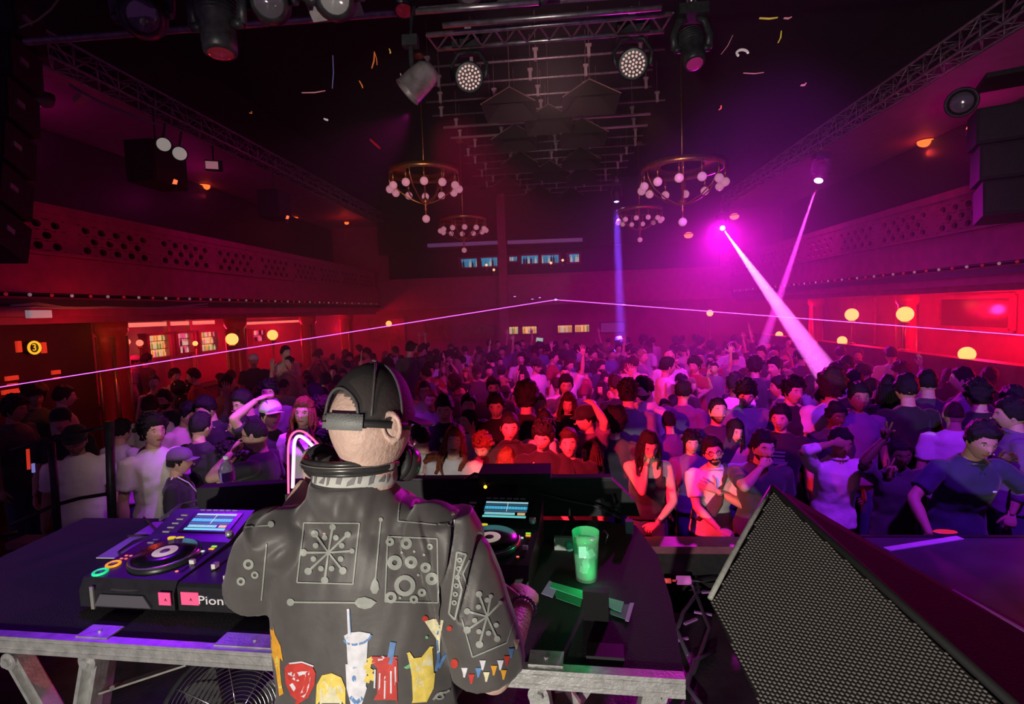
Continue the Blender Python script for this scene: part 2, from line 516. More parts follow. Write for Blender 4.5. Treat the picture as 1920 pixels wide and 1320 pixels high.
truss('lighting_truss', 'dark lighting truss running back along the left cornice', (XL + .35, 5.0, 6.25), (XL + .35, 19.5, 6.25), .022, .3, 40, M_truss)
truss('lighting_truss', 'dark lighting truss running back along the right cornice', (XR - .35, 4.6, 6.25), (XR - .35, 19.5, 6.25), .022, .3, 40, M_truss)
# stage truss, its four long tubes run across the top of the picture
t = empty('stage_truss', 'black stage truss with four bright tubes across the top centre', 'truss')
for (pa, pb, Y) in (((780, 22), (1010, 4), 3.9), ((830, 48), (1240, 14), 4.2), ((800, 66), (1260, 26), 4.6), ((820, 92), (1245, 58), 5.0)):
    b = MB(); b.tube([at_y(*pa, Y), at_y(*pb, Y)], .021, 10); b.build('tube', mat('scuffed_tube', (.4, .36, .37), .35, .85, var=.4, scale=15), t, True)
b = MB()
for px in range(800, 1250, 42):
    p, q = at_y(px, 66 - (px - 800) * .09, 4.6), at_y(px + 20, 93 - (px - 800) * .085, 5.0)
    b.tube([p, q], .009, 5); b.tube([q, at_y(px + 42, 62 - (px - 800) * .09, 4.6)], .009, 5)
b.build('lattice', M_truss, t)
t2 = [at_y(700, 80, 4.6), at_y(1330, 30, 4.6)]
b = MB(); b.tube([t2[0] + Vector((-3.2, 0, .25)), t2[1] + Vector((2.4, 0, .2))], .03, 10)
tag(b.build('lighting_bar', M_truss, smooth=True), 'long black bar across the rig that the stage lights hang from', 'lighting bar')

# rows of bars with clamps above the dance floor
for k in range(15):
    Y = 9.0 + k * .72; z = 6.75
    t = empty('ceiling_bar', 'thin ceiling bar with clamps above the dance floor, row %s from the stage' % ('first second third fourth fifth sixth seventh eighth ninth tenth eleventh twelfth thirteenth fourteenth fifteenth'.split()[k]), 'bar', (0, Y, z), 0, 'ceiling bars over the dance floor')
    x0, x1 = -2.3 + random.uniform(-.2, .3), 2.0 + random.uniform(-.3, .3)
    br = k in (4, 5)
    b = MB(); b.tube([(x0, 0, 0), (x1, 0, 0)], .03 if br else .02, 8); b.build('tube', mat('pale_tube', (.75, .6, .62), .35, .6) if br else M_truss, t, True)
    for x in [x0 + .25 + j * (x1 - x0 - .5) / 4 for j in range(5)]:
        b = MB(); x += random.uniform(-.15, .15)
        b.box((x, 0, .05), (.05, .05, .16)); b.box((x, 0, .15), (.09, .05, .04)); b.tube([(x, 0, .1), (x, 0, .76)], .004, 4)
        b.build('clamp', mat('worn_clamp', (.6, .5, .5), .4, .6), t)
n_ = 0
for k, (px, py, w_) in enumerate(((955, 163, 100), (1105, 148, 104), (1028, 195, 90), (1092, 221, 88), (965, 232, 84), (1088, 275, 72), (975, 283, 70), (1030, 300, 64), (1090, 310, 60), (950, 330, 56), (1010, 345, 52), (1070, 350, 48))):
    p = at_z(px, py, 6.42); s_ = w_ / 2 * p.y / FPX * .95
    t = empty('acoustic_pyramid', 'dark hanging acoustic pyramid under the ceiling, %s' % ('front row left;front row right;second row, alone in the middle;third row right;third row left;fourth row right;fourth row left;fifth row middle;fifth row right;sixth row left;sixth row middle;sixth row right'.split(';')[k]), 'acoustic panel', p, 0, 'acoustic pyramids')
    h = s_ * .95
    cs = [(-s_, -s_, -h), (s_, -s_, -h), (s_, s_, -h), (-s_, s_, -h)]
    b = MB(); b.add(cs + [(0, 0, 0), (0, 0, -.03)], [(0, 1, 4), (1, 2, 4), (2, 3, 4), (3, 0, 4), (1, 0, 5), (2, 1, 5), (3, 2, 5), (0, 3, 5)])
    b.build('panel', mat('brown_felt', (.018, .012, .014), .95), t)
    b = MB()
    for c_ in cs[:2]: b.tube([c_, (0, 0, 0)], .012, 5)
    b.tube([(0, 0, 0), (0, 0, 1.08)], .005, 5)
    b.build('edge', mat('brown_edge', (.2, .12, .12), .6), t)

# ------------------------------------------------------------------ chandeliers
M_globe = mat('opal_pink_glow', (.85, .7, .75), .25, emit=(1, .35, .5), es=.3)  # pink glow stands in for magenta light falling on white glass
def chandelier(px, py, r, Y, lbl):
    c = at_y(px, py, Y)
    t = empty('chandelier', lbl, 'chandelier', c, .13, 'chandeliers over the dance floor')
    b = MB(); b.lathe((0, 0, 0), [(r, -.05), (r + .02, -.05), (r + .03, .05), (r, .05), (r, -.05)], 40)
    b.lathe((0, 0, .04), [(r * .55, 0), (r + .01, .0), (r + .01, .012), (r * .55, .012)], 40); b.build('ring', M_brass, t, True)
    b = MB(); b.tube([(0, 0, -r * .95), (0, 0, 7.45 - c.z)], .012, 8); b.lathe((0, 0, -r * .9), [(.0, -.16), (.02, -.14), (.03, -.1), (.015, -.06), (.05, 0), (.07, .05), (.02, .1), (0, .14)], 14); b.lathe((0, 0, 7.35 - c.z), [(0, .12), (.1, .1), (.1, .04), (0, 0)], 14)
    b.build('stem', M_brass, t, True)
    for k in range(6):
        a = k * PI / 3 + .2
        b = MB(); b.tube([(math.cos(a) * q * r, math.sin(a) * q * r, z * r) for (q, z) in ((1, 0), (.96, -.25), (.8, -.52), (.5, -.75), (.2, -.88), (.03, -.9))], .012, 7); b.build('arm', M_brass, t, True)
    first = None
    for k in range(12):
        a = k * PI / 6 + .1
        if first is None:
            b = MB(); b.tube([(0, 0, -.02), (0, 0, -.1), (0, 0, -.2)], [.01, .018, .01], 8); b.lathe((0, 0, -.21), [(0, .03), (.03, .02), (.035, 0), (0, -.01)], 10)
            o = b.build('bulb_rod', M_brass, t, True); b = MB(); b.sphere((0, 0, -.27), .072, 16, 12); g = b.build('globe', M_globe, o, True); first = o
        else:
            o = first.copy(); col.objects.link(o); o.parent = t; g2 = first.children[0].copy(); col.objects.link(g2); g2.parent = o
        o.location = (math.cos(a) * r * 1.03, math.sin(a) * r * 1.03, -.03)
    b = MB(); b.tube([(0, 0, -r * .9), (0, 0, -r * 1.25)], .014, 8); o = b.build('bulb_rod', M_brass, t, True)
    b = MB(); b.sphere((0, 0, -r * 1.25 - .07), .072, 16, 12); b.build('globe', M_globe, o, True)
chandelier(795, 324, .62, 10.0, 'brass ring chandelier with hanging opal globes, large one on the left')
chandelier(1279, 316, .66, 9.5, 'brass ring chandelier with hanging opal globes, large one on the right')
chandelier(868, 412, .62, 15.0, 'smaller distant brass globe chandelier above the blue upper bar')
chandelier(1199, 395, .62, 16.2, 'smaller distant brass globe chandelier right beside the blue beam')

# ------------------------------------------------------------------ stage light fixtures
M_case = mat('fixture_black', (.03, .03, .033), .4, var=.4, scale=20, spec=.5)
M_lens = mat('fixture_lens', (.25, .22, .25), .08, .5, spec=.8)
M_lensred = mat('lens_reddish', (.25, .03, .05), .08, .4, emit=(1, .05, .1), es=.05)
def moving_head(px, py, D, tgt, lbl, s_=1., lens=None, hang=True, col_=None):
    """head centre at a pixel and depth; lens looks at tgt"""
    c = at_d(px, py, D); d = (Vector(tgt) - c).normalized()
    t = empty('moving_head_light', lbl, 'stage light', c, 0, 'moving head stage lights')
    Rm = aimz(-d)                                   # local z = backwards
    b = MB()
    b.lathe((0, 0, 0), [(.0, -.17), (.075, -.17), (.095, -.16), (.1, -.1), (.095, 0), (.115, .03), (.115, .12), (.09, .17), (.03, .2), (0, .2)], 20, Rm)
    for k in range(5): b.lathe(Rm @ Vector((0, 0, .04 + k * .025)), [(.115, 0), (.121, .004), (.115, .008)], 20, Rm)
    b.xform(Matrix.Diagonal((s_, s_, s_)).to_4x4()); b.build('head', M_case, t, True)
    b = MB(); b.lathe(Rm @ Vector((0, 0, -.172)), [(.0, -.02), (.04, -.016), (.072, 0)], 18, Rm); b.xform(Matrix.Diagonal((s_, s_, s_)).to_4x4()); b.build('lens', lens or M_lens, t, True)
    b = MB()
    for q in (-1, 1):
        b.tube([(q * .15, 0, 0), (q * .16, 0, .12), (q * .12, 0, .24), (q * .05, 0, .27)], .022, 8, flat=1.6)
        b.tube([(q * .1, 0, 0), (q * .16, 0, 0)], .03, 10)
    b.xform(Matrix.Diagonal((s_, s_, s_)).to_4x4()); b.build('yoke', M_case, t, True)
    b = MB(); b.box((0, 0, .31), (.26, .2, .09)); b.box((0, 0, .37), (.05, .05, .06)); b.xform(Matrix.Diagonal((s_, s_, s_)).to_4x4()); b.build('base', M_case, t)
    b = MB(); b.tube([(0, 0, .38 * s_), (0, 0, .55 * s_)], .015, 7); b.torus((0, 0, .42 * s_), .035, .01, 16, 6, Matrix.Rotation(PI / 2, 3, 'X')); b.build('hook_clamp', M_metal, t, True)
    return t
moving_head(408, 48, 3.2, at_d(440, 330, 3.2), 'black moving head light pointing down with reddish lens, top left rig', 1.0, M_lensred)
moving_head(268, 30, 3.3, at_d(300, 60, 1.0), 'black moving head light with round glass front, far left of the rig', 1.15)
moving_head(505, 4, 3.3, at_d(515, 60, 1.0), 'black moving head light left of the white square plate', 1.1)
moving_head(628, -4, 3.2, at_d(610, 40, 1.2), 'black moving head light with shiny lens in front of white plate', 1.1, mat('lens_bright', (.8, .78, .75), .12, .6))
moving_head(757, -10, 4.4, at_d(765, 330, 4.0), 'black moving head light pointing straight down left of the tubes', .95, M_lensred)
moving_head(1297, 92, 4.6, at_d(1345, 330, 4.2), 'black moving head light angled down right, magenta lens, right of washes', .95, mat('lens_magenta', (.4, .03, .18), .1, .3, emit=(1, .05, .4), es=.12))
moving_head(878, -22, 3.9, at_d(880, 150, 2.0), 'black moving head light above the left end of the tubes', 1.0)
moving_head(1004, -20, 3.9, at_d(1006, 150, 2.0), 'black moving head light above the middle of the tubes', 1.0)
M_beamlens = mat('lens_beam', (1, .6, 1), .2, emit=(1, .3, 1), es=14)
def beam_head(px, py, Y, tgt, lbl, m, s_=1):
    L = at_y(px, py, Y); d = (Vector(tgt) - L).normalized(); c = L - d * .2 * s_
    q = proj(c); moving_head(q[0], q[1], q[2], Vector(tgt), lbl, s_, m)
beam_head(1355, 428, 16.5, (3.726, 7.808, 1.665), 'moving head light throwing the bright pink beam, right side', M_beamlens)
beam_head(1534, 341, 12.4, (3.909, 10.843, 1.632), 'moving head light throwing the fainter magenta beam under the right cornice', M_beamlens, 1.2)
beam_head(1156, 380, 16.0, (1.761, 15.378, 1.563), 'moving head light throwing the blue beam near the middle', mat('lens_blue', (.5, .5, 1), .2, emit=(.35, .3, 1), es=6))
# white plate behind the fourth head
b = MB(); c = at_d(618, -2, 3.7); b.box(c, (.42, .012, .42), aim(ray(600, 0)) @ Matrix.Rotation(R(60), 3, 'X') @ Matrix.Rotation(R(35), 3, 'Z'))
ps = [at_d(*q) for q in ((556, -30, 3.6), (588, 42, 3.55), (682, 28, 3.55), (660, -40, 3.6))]
b = MB(); b.prism(ps, Vector((0, .012, .006))); tag(b.build('white_plate', mat('dull_white', (.5, .42, .44), .6, var=.1)), 'dull white square plate behind a stage light at the top', 'plate')
def wash(px, py, D, lbl):
    c = at_d(px, py, D); d = (Vector((0, 0, 2.2)) - c).normalized(); Rm = aimz(d)
    t = empty('wash_light', lbl, 'stage light', c, 0, 'round wash lights on the stage truss')
    b = MB(); b.lathe((0, 0, 0), [(0, -.16), (.07, -.15), (.1, -.08), (.13, -.02), (.135, .01), (.12, .012), (0, .008)], 24, Rm); b.build('housing', M_case, t, True)
    b = MB()
    for (n, r_) in ((1, 0), (6, .032), (12, .064), (18, .094)):
        for k in range(n):
            a = 2 * PI * k / n + r_ * 9
            b.sphere(Rm @ Vector((math.cos(a) * r_, math.sin(a) * r_, .013)), .0115, 8, 4, Rm)
    o = b.build('led_lenses', mat('led_lens', (.9, .7, .68), .25, emit=(1, .6, .55), es=.5), t, True); o['kind'] = 'stuff'
    b = MB()
    for q in (-1, 1): b.tube([(q * .15, 0, -.02), (q * .17, .01, .1), (q * .1, .02, .22), (0, .02, .23)], .018, 8)
    b.build('yoke', M_case, t, True)
    b = MB(); b.box((0, .03, .3), (.28, .2, .12)); b.build('base', M_case, t)
    b = MB(); b.tube([(0, .03, .36), (0, .03, .5)], .018, 8); b.box((0, .03, .42), (.06, .04, .07)); b.build('hook_clamp', mat('worn_clamp'), t)
wash(880, 145, 4.9, 'round wash light with clustered lenses, left one of the pair')
wash(1187, 120, 4.75, 'round wash light with clustered lenses, right one of the pair')
# big grey par can below the left end of the rig
c = at_d(785, 152, 4.2); Rm = aimz((at_d(760, 182, 4.2) - at_d(815, 128, 4.2)).normalized())
t = empty('par_can', 'large grey par can tilted down below the left end of the truss', 'stage light', c)
b = MB(); b.lathe((0, 0, 0), [(0, -.16), (.06, -.15), (.1, -.1), (.11, -.02), (.115, .12), (.12, .125), (.115, .13), (.105, .12), (.1, 0)], 22, Rm); b.build('housing', mat('scuffed_can', (.3, .26, .26), .4, .3, var=.4, scale=10), t, True)
b = MB(); b.lathe(Rm @ Vector((0, 0, .09)), [(0, .0), (.1, -.01)], 18, Rm); b.build('lens', M_lens, t, True)
b = MB(); b.tube([(0, 0, 0), (-.05, 0, .12), (-.05, 0, .3)], .02, 8); b.box((-.05, 0, .3), (.12, .08, .08)); b.tube([(-.05, 0, .3), (-.05, .1, .62)], .012, 6); b.build('bracket', M_case, t)
# pair of small lenses and a flood on the left truss
for (px, py, r_, lbl) in ((307, 271, .05, 'upper left'), (337, 288, .045, 'lower right')):
    c = at_d(px, py, 7.6); Rm = aimz((CAM - c).normalized())
    t = empty('spotlight', 'small round spotlight on the left truss, %s one of the close pair' % lbl, 'stage light', c, 0, 'pair of small spotlights on the left truss')
    b = MB(); b.lathe((0, 0, 0), [(0, -.25), (.09, -.23), (.1, 0), (.105, .02), (.09, .02)], 18, Rm); b.build('housing', M_case, t, True)
    b = MB(); b.sphere((0, 0, 0), (.09, .09, .03), 16, 8, Rm); b.build('lens', mat('lens_white', (.8, .75, .7), .15, .3, emit=(1, .9, .8), es=.22), t, True)
    b = MB(); b.tube([(0, 0, .1), (.05, 0, .3)], .015, 6); b.build('bracket', M_case, t)
c = at_d(401, 311, 8.2)
t = empty('flood_light', 'small square flood light hanging under the left truss', 'stage light', c)
b = MB(); b.box((0, 0, 0), (.24, .12, .16), aim(-c.normalized() + Vector((0, 0, .3))) @ Matrix.Rotation(PI / 2, 3, 'X')); b.build('housing', M_case, t)
b = MB(); b.box(Vector((.02, -.08, -.01)), (.17, .012, .11), R(25)); b.build('glass', mat('flood_glass', (.7, .4, .5), .3, emit=(1, .4, .5), es=.25), t)
b = MB(); b.tube([(0, 0, .08), (0, 0, .3)], .012, 6); b.build('bracket', M_case, t)
c = at_d(153, 184, 7.0); b = MB(); b.box(c, (.3, .1, .08), R(-30)); tag(b.build('junction_box', mat('pink_grey', (.55, .3, .33), .5)), 'pale narrow box fixed beside the left truss', 'box')
c = at_d(84, 190, 6.9); t = empty('dome_camera', 'small dark dome under the left truss near the speaker array', 'camera', c)
b = MB(); b.sphere((0, 0, 0), (.1, .1, .08), 16, 8); b.build('dome', mat('dark_dome', (.12, .12, .13), .15), t, True); b = MB(); b.lathe((0, 0, .03), [(.11, 0), (.11, .06), (0, .06)], 18); b.build('mount', M_case, t, True)
# orange dome lamps on the gallery ceilings
M_dome = mat('dome_orange', (.9, .15, .05), .4, emit=(1, .13, .02), es=2.2)
for (px, py, X, r_, lbl) in ((383, 349, -7.6, .14, 'left gallery, nearest'), (552, 409, -7.4, .12, 'left gallery, second'), (650, 418, -7.4, .08, 'left gallery, small and faint'), (1735, 266, 7.2, .16, 'right gallery, nearest'), (1377, 406, 7.0, .15, 'right gallery, above the pink beam'), (1291, 441, 6.9, .15, 'right gallery, left of the pink beam')):
    c = at_z(px, py, 6.26)
    if c.y > 19.5: c = at_y(px, py, 19.2)
    t = empty('dome_lamp', 'glowing orange dome lamp on the ceiling of the %s' % lbl, 'ceiling lamp', c, 0, 'orange dome lamps')
    b = MB(); b.sphere((0, 0, 0), (r_, r_, r_ * .7), 18, 10); b.build('shade', M_dome, t, True)
    b = MB(); b.lathe((0, 0, .02), [(r_ * 1.1, 0), (r_ * 1.1, .03), (0, .03)], 18); b.build('base', M_brass, t, True)
    point('dome_light', c - Vector((0, 0, .25)), 6, (1, .05, .03), .1)
for (px, py, D, lbl) in ((327, 346, 8.2, 'beside the first left dome lamp'), (538, 411, 11.5, 'beside the second left dome lamp'), (1815, 243, 8.0, 'on the dark array at the right')):
    c = at_d(px, py, D); t = empty('indicator_lamp', 'tiny orange lamp on a short dark tube, %s' % lbl, 'lamp', c)
    b = MB(); b.tube([(0, 0, 0), (0, 0, -.1)], .035, 8); b.build('tube', M_case, t, True)
    b = MB(); b.tube([(0, 0, .0), (.03, 0, .07)], .028, 8); b.build('glow', mat('orange_glow', (1, .2, .05), .4, emit=(1, .12, .04), es=2), t, True)
# hanging speaker blocks of the galleries
for (px, py, X, sx, sz, lbl) in ((295, 312, -6.3, .75, .62, 'black speaker cabinet hanging below the left truss, nearest'), (515, 385, -6.3, .6, .6, 'black speaker cabinet hanging below the left truss, second')):
    c = at_x(px, py, X); t = empty('speaker_cabinet', lbl, 'speaker', c)
    b = MB(); b.box((0, 0, 0), (.45, sx, sz)); b.build('cabinet', M_black, t); b = MB(); b.box((.23, 0, 0), (.02, sx - .06, sz - .06)); b.build('grille', M_dark, t)
    b = MB(); b.tube([(0, 0, sz / 2), (0, 0, 1.0)], .012, 6); b.build('hanger', M_dark, t)
# line arrays left and right
def line_array(px, pys, D, w_, lbl, tilt, rz):
    c0 = at_d(px, pys[0], D); t = empty('line_array', lbl, 'speaker', c0)
    n = len(pys)
    for k, py in enumerate(pys):
        c = at_d(px - 6 * k * tilt, py, D) - c0
        Rm = Matrix.Rotation(rz, 3, 'Z') @ Matrix.Rotation(R(-4 * k), 3, 'X')
        b = MB(); b.box(c, (w_, .5, abs(pys[1] - pys[0]) * D / FPX * .93), Rm); o = b.build('cabinet', M_black, t)
        b = MB(); b.box(c + Rm @ Vector((0, -.255, 0)), (w_ - .05, .02, abs(pys[1] - pys[0]) * D / FPX * .8), Rm); b.build('grille', M_dark, o)
        b = MB(); b.box(c + Rm @ Vector((w_ / 2 + .01, -.1, 0)), (.03, .12, .05), Rm); b.build('rigging_bracket', mat('grey_bracket', (.35, .33, .36), .4, .6), o)
    b = MB(); b.box(at_d(px, pys[0] - 90, D) - c0, (w_ * .8, .6, .06), rz); b.build('frame', M_dark, t)
line_array(-32, (40, 120, 200, 280, 360, 440), 5.2, .8, 'tall black line array speaker hanging at the left picture edge', 1.1, R(20))
line_array(1905, (235, 305, 375), 6.6, .85, 'dark speaker array hanging under the right cornice', -1.0, R(-25))
c = at_d(1803, 192, 6.4); Rm = aimz((CAM - c).normalized())
t = empty('scoop_light', 'dark round stage light beside the right speaker array', 'stage light', c)
b = MB(); b.lathe((0, 0, 0), [(0, -.22), (.1, -.2), (.16, -.05), (.17, .02), (.14, .02), (.12, -.03)], 20, Rm); b.build('housing', M_case, t, True)
b = MB(); b.sphere((0, 0, 0), (.12, .12, .03), 16, 8, Rm); b.build('lens', M_lens, t, True)
# loose coloured streamers and oddments in the rig
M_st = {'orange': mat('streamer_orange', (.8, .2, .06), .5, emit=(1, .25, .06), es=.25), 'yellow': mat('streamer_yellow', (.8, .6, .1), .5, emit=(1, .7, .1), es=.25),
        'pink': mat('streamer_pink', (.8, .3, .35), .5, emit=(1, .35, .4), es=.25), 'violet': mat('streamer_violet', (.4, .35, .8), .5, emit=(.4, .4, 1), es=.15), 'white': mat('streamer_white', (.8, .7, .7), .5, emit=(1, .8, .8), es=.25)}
for (pts, r_, c_, nm, lbl) in (
    (((697, 128), (702, 97)), .012, 'orange', 'streamer', 'orange paper streamer hanging left of the par can'), (((702, 97), (707, 122)), .01, 'orange', 'streamer', 'second leg of the folded orange paper streamer'),
    (((730, 92), (731, 100)), .014, 'yellow', 'streamer', 'short yellow paper streamer in the rig'), (((751, 138), (753, 156)), .012, 'pink', 'streamer', 'pink paper streamer beside the par can'),
    (((624, 104), (623, 166)), .008, 'violet', 'rod', 'thin violet rod hanging from the rig'), (((674, 152), (680, 165)), .016, 'orange', 'streamer', 'small orange scrap below the folded streamer'),
    (((608, 223), (615, 224)), .022, 'white', 'bulb', 'small white round bulb in the dark rig'), (((1424, 34), (1458, 33)), .016, 'yellow', 'streamer', 'row of yellow paper scraps high on the right'),
    (((1470, 34), (1484, 32)), .016, 'pink', 'streamer', 'pinkish scrap at the end of the yellow scraps'), (((1459, 80), (1465, 58)), .012, 'yellow', 'streamer', 'curled yellow streamer below the yellow scraps'),
    (((1352, 102), (1374, 66)), .007, 'pink', 'streamer', 'thin pink streamer right of the moving head'), (((1394, 137), (1432, 136)), .01, 'pink', 'streamer', 'dim pink scraps under the ring light'),
    (((1348, 206), (1352, 198)), .014, 'orange', 'streamer', 'tiny orange scrap left of the right truss'), (((1502, 160), (1511, 156)), .02, 'pink', 'bulb', 'small pinkish bulb under the dark ceiling'),
    (((566, 174), (610, 170)), .01, 'pink', 'streamer', 'faint pink scraps left of the violet rod'), (((468, 212), (472, 209)), .012, 'orange', 'streamer', 'tiny orange scrap in the dark ceiling'),
    (((695, 262), (712, 278)), .03, 'orange', 'flag', 'small dark red flag left of the chandelier')):
    ps = [at_d(*q, 6.0) for q in pts]
    b = MB(); b.tube([ps[0], ps[0].lerp(ps[1], .5) + Vector((.01, 0, -.01)), ps[1]], [r_, r_ * 1.2, r_ * .8], 6, flat=.4)
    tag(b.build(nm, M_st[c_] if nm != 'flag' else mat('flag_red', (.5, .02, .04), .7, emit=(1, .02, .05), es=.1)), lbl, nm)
b = MB(); b.torus(at_d(1392, 100, 6.0), .06, .014, 20, 6, Matrix.Rotation(R(60), 3, 'X'), 0, PI * 1.2); tag(b.build('ring_light', M_st['white'], smooth=True), 'pale curved ring light in the dark right ceiling', 'light')
b = MB(); b.tube([at_d(37, 52, 4.4), at_d(70, 38, 4.4), at_d(96, 17, 4.4), at_d(115, -10, 4.4)], .008, 6); tag(b.build('green_cable', mat('green_rubber', (.15, .3, .12), .5), smooth=True), 'thin green cable curving through the top left corner', 'cable')
# cables drooping under the left gallery and truss
for (pts, D, lbl) in ((((20, 575), (70, 571), (120, 578), (200, 576), (300, 577), (390, 572)), 6.9, 'bundle of grey cables sagging below the left gallery bulbs'), (((130, 158), (190, 190), (240, 210), (300, 232)), 6.9, 'pinkish cable drooping along the left truss')):
    ps = [at_x(p[0], p[1], XL + .12) if D == 6.9 and p[1] > 400 else at_d(p[0], p[1], 6.6) for p in pts]
    b = MB()
    for k in range(3): b.tube([p + Vector((0, 0, random.uniform(-.03, .03))) for p in ps], .009, 6)
    tag(b.build('cable_bundle', mat('cable_grey', (.3, .28, .3), .5), smooth=True), lbl, 'cables')
# signs on the left
b = MB(); p = at_x(73, 589, XL + .1); b.box(p, (.06, .3, .1)); b.box(p + Vector((.035, 0, 0)), (.012, .27, .075)); tag(b.build('emergency_light', mat('sign_white', (.6, .45, .5), .5, emit=(1, .7, .75), es=.2)), 'plain whitish emergency light box under the left gallery', 'emergency light')
# ------------------------------------------------------------------ bars with bottles
def bottle_mesh(name, m):
    b = MB(); b.lathe((0, 0, 0), [(0, 0), (.036, 0), (.038, .01), (.038, .17), (.03, .2), (.013, .225), (.013, .285), (.016, .287), (.016, .3), (0, .3)], 10)
    o = b.build(name, m, smooth=True); me = o.data; bpy.data.objects.remove(o); return me
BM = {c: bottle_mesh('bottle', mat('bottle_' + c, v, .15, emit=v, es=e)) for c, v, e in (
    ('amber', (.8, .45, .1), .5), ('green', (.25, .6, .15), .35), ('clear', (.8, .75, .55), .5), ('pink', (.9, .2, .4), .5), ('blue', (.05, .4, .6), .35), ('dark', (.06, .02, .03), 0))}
ORDN = 'first second third fourth fifth sixth seventh eighth ninth tenth eleventh twelfth'.split()
SHN = {2: ('lower', 'upper'), 3: ('lowest', 'middle', 'top')}
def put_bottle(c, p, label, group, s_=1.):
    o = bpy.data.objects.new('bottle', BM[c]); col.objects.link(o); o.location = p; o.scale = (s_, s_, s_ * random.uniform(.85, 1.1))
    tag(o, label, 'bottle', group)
def shelf_unit(lbl, p0, p1, zb, zt, depth_dir, glow, gs, nsh, bottles, blabel, bgroup, n, s_=1.2):
    """back-bar unit between p0 and p1 (xy), glowing back panel, glass shelves, bottles on them"""
    p0 = Vector((p0[0], p0[1], 0)); p1 = Vector((p1[0], p1[1], 0)); d = (p1 - p0); L = d.length; d.normalize(); dd = Vector(depth_dir)
    t = empty('back_bar', lbl, 'shelf unit', (p0 + p1) / 2)
    o_ = (p0 + p1) / 2
    def bx(a, c, z0, z1, dep, off, nm, m):
        b = MB(); q = (a + c) / 2 + dd * off - o_; b.bar(a + dd * off - o_ + Vector((0, 0, (z0 + z1) / 2)), c + dd * off - o_ + Vector((0, 0, (z0 + z1) / 2)), dep, z1 - z0); return b.build(nm, m, t)
    bx(p0, p1, zb, zt, .03, .0, 'back_panel', mat('bar_glow_' + glow, {'warm': (.5, .3, .12), 'pink': (.5, .1, .2), 'blue': (.03, .22, .35), 'dim': (.12, .03, .05)}[glow], .5, var=.5, scale=8, emit={'warm': (1, .5, .2), 'pink': (1, .1, .25), 'blue': (.02, .42, .75), 'dim': (.5, .05, .1)}[glow], es=gs))
    for z in (zb, zt): bx(p0 - d * .06, p1 + d * .06, z - .03, z + .03, .22, .1, 'frame_rail', M_redpaint)
    for a in (p0, p1): bx(a - d * .04, a + d * .04, zb, zt, .22, .1, 'frame_post', M_redpaint)
    hs = (zt - zb) / nsh
    for k in range(nsh):
        z = zb + k * hs + .03
        if k: bx(p0, p1, z - .012, z, .16, .1, 'shelf', mat('shelf_wood', (.2, .08, .05), .4))
        for j in range(n):
            if random.random() < .12: continue
            bc = random.choice(bottles)
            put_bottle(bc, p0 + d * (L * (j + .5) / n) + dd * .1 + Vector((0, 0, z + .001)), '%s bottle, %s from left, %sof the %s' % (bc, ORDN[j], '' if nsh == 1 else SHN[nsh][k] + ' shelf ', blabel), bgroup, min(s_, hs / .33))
    return t
# left wall bars
for (xa, xb, ya, yb, glow, gs, lbl, key) in ((262, 309, 628, 672, 'warm', .9, 'lit bottle shelves behind the left bar, first bay beside the thick column', 'first left bay'),
                                             (317, 352, 624, 664, 'pink', .6, 'pink lit bottle shelves behind the left bar, middle bay', 'middle left bay'),
                                             (361, 396, 622, 660, 'warm', .9, 'lit bottle shelves behind the left bar, third bay', 'third left bay'),
                                             (462, 487, 619, 642, 'pink', .25, 'small bottle shelves between the two bright globe lamps on the left', 'bay between globes')):
    X = -9.75; a, c = at_x(xa, ya, X), at_x(xb, ya, X); zb = at_x((xa + xb) / 2, yb, X).z
    shelf_unit(lbl, (X, a.y), (X, c.y), zb, a.z, (1, 0, 0), glow, gs, 3 if yb - ya > 30 else 2, ['amber', 'green', 'clear', 'pink'] if glow == 'warm' else ['pink', 'dark', 'clear'], '%s' % key, 'bottles in the %s' % key, 9, 1.3)
a, c = at_x(236, 610, -9.6), at_x(400, 604, -9.6)
b = MB(); b.bar(a, c, .08, .1); tag(b.build('bar_lamp', mat('lamp_strip', (.8, .6, .5), .4, emit=(1, .35, .25), es=.6)), 'long pale strip lamp above the left bar bays', 'strip lamp')
a, c = at_x(452, 607, -9.6), at_x(560, 602, -9.6)
b = MB(); b.bar(a, c, .08, .08); tag(b.build('bar_lamp', mat('lamp_strip')), 'pale strip lamp above the second left bar', 'strip lamp')
for k, px in enumerate((315, 357)):
    p = at_x(px, 640, -9.6); b = MB(); b.box((p.x, p.y, 2.1), (.12, .1, 1.5)); tag(b.build('bar_post', mat('pale_post', (.6, .35, .25), .4), smooth=False), 'pale vertical post %s' % ('left of the pink bottle bay', 'right of the pink bottle bay')[k], 'post')
# counters
for (y0, y1, lbl) in ((9.5, 17.0, 'dark bar counter below the left bottle bays'), (17.3, 20.0, 'dark bar counter at the far left end')):
    t = empty('bar_counter', lbl, 'counter', (-8.9, (y0 + y1) / 2, 0))
    b = MB(); b.box((0, 0, .53), (.5, y1 - y0, 1.06)); b.build('front', M_redpaint, t); b = MB(); b.box((0, 0, 1.09), (.62, y1 - y0 + .06, .06)); b.build('top', M_dark, t)
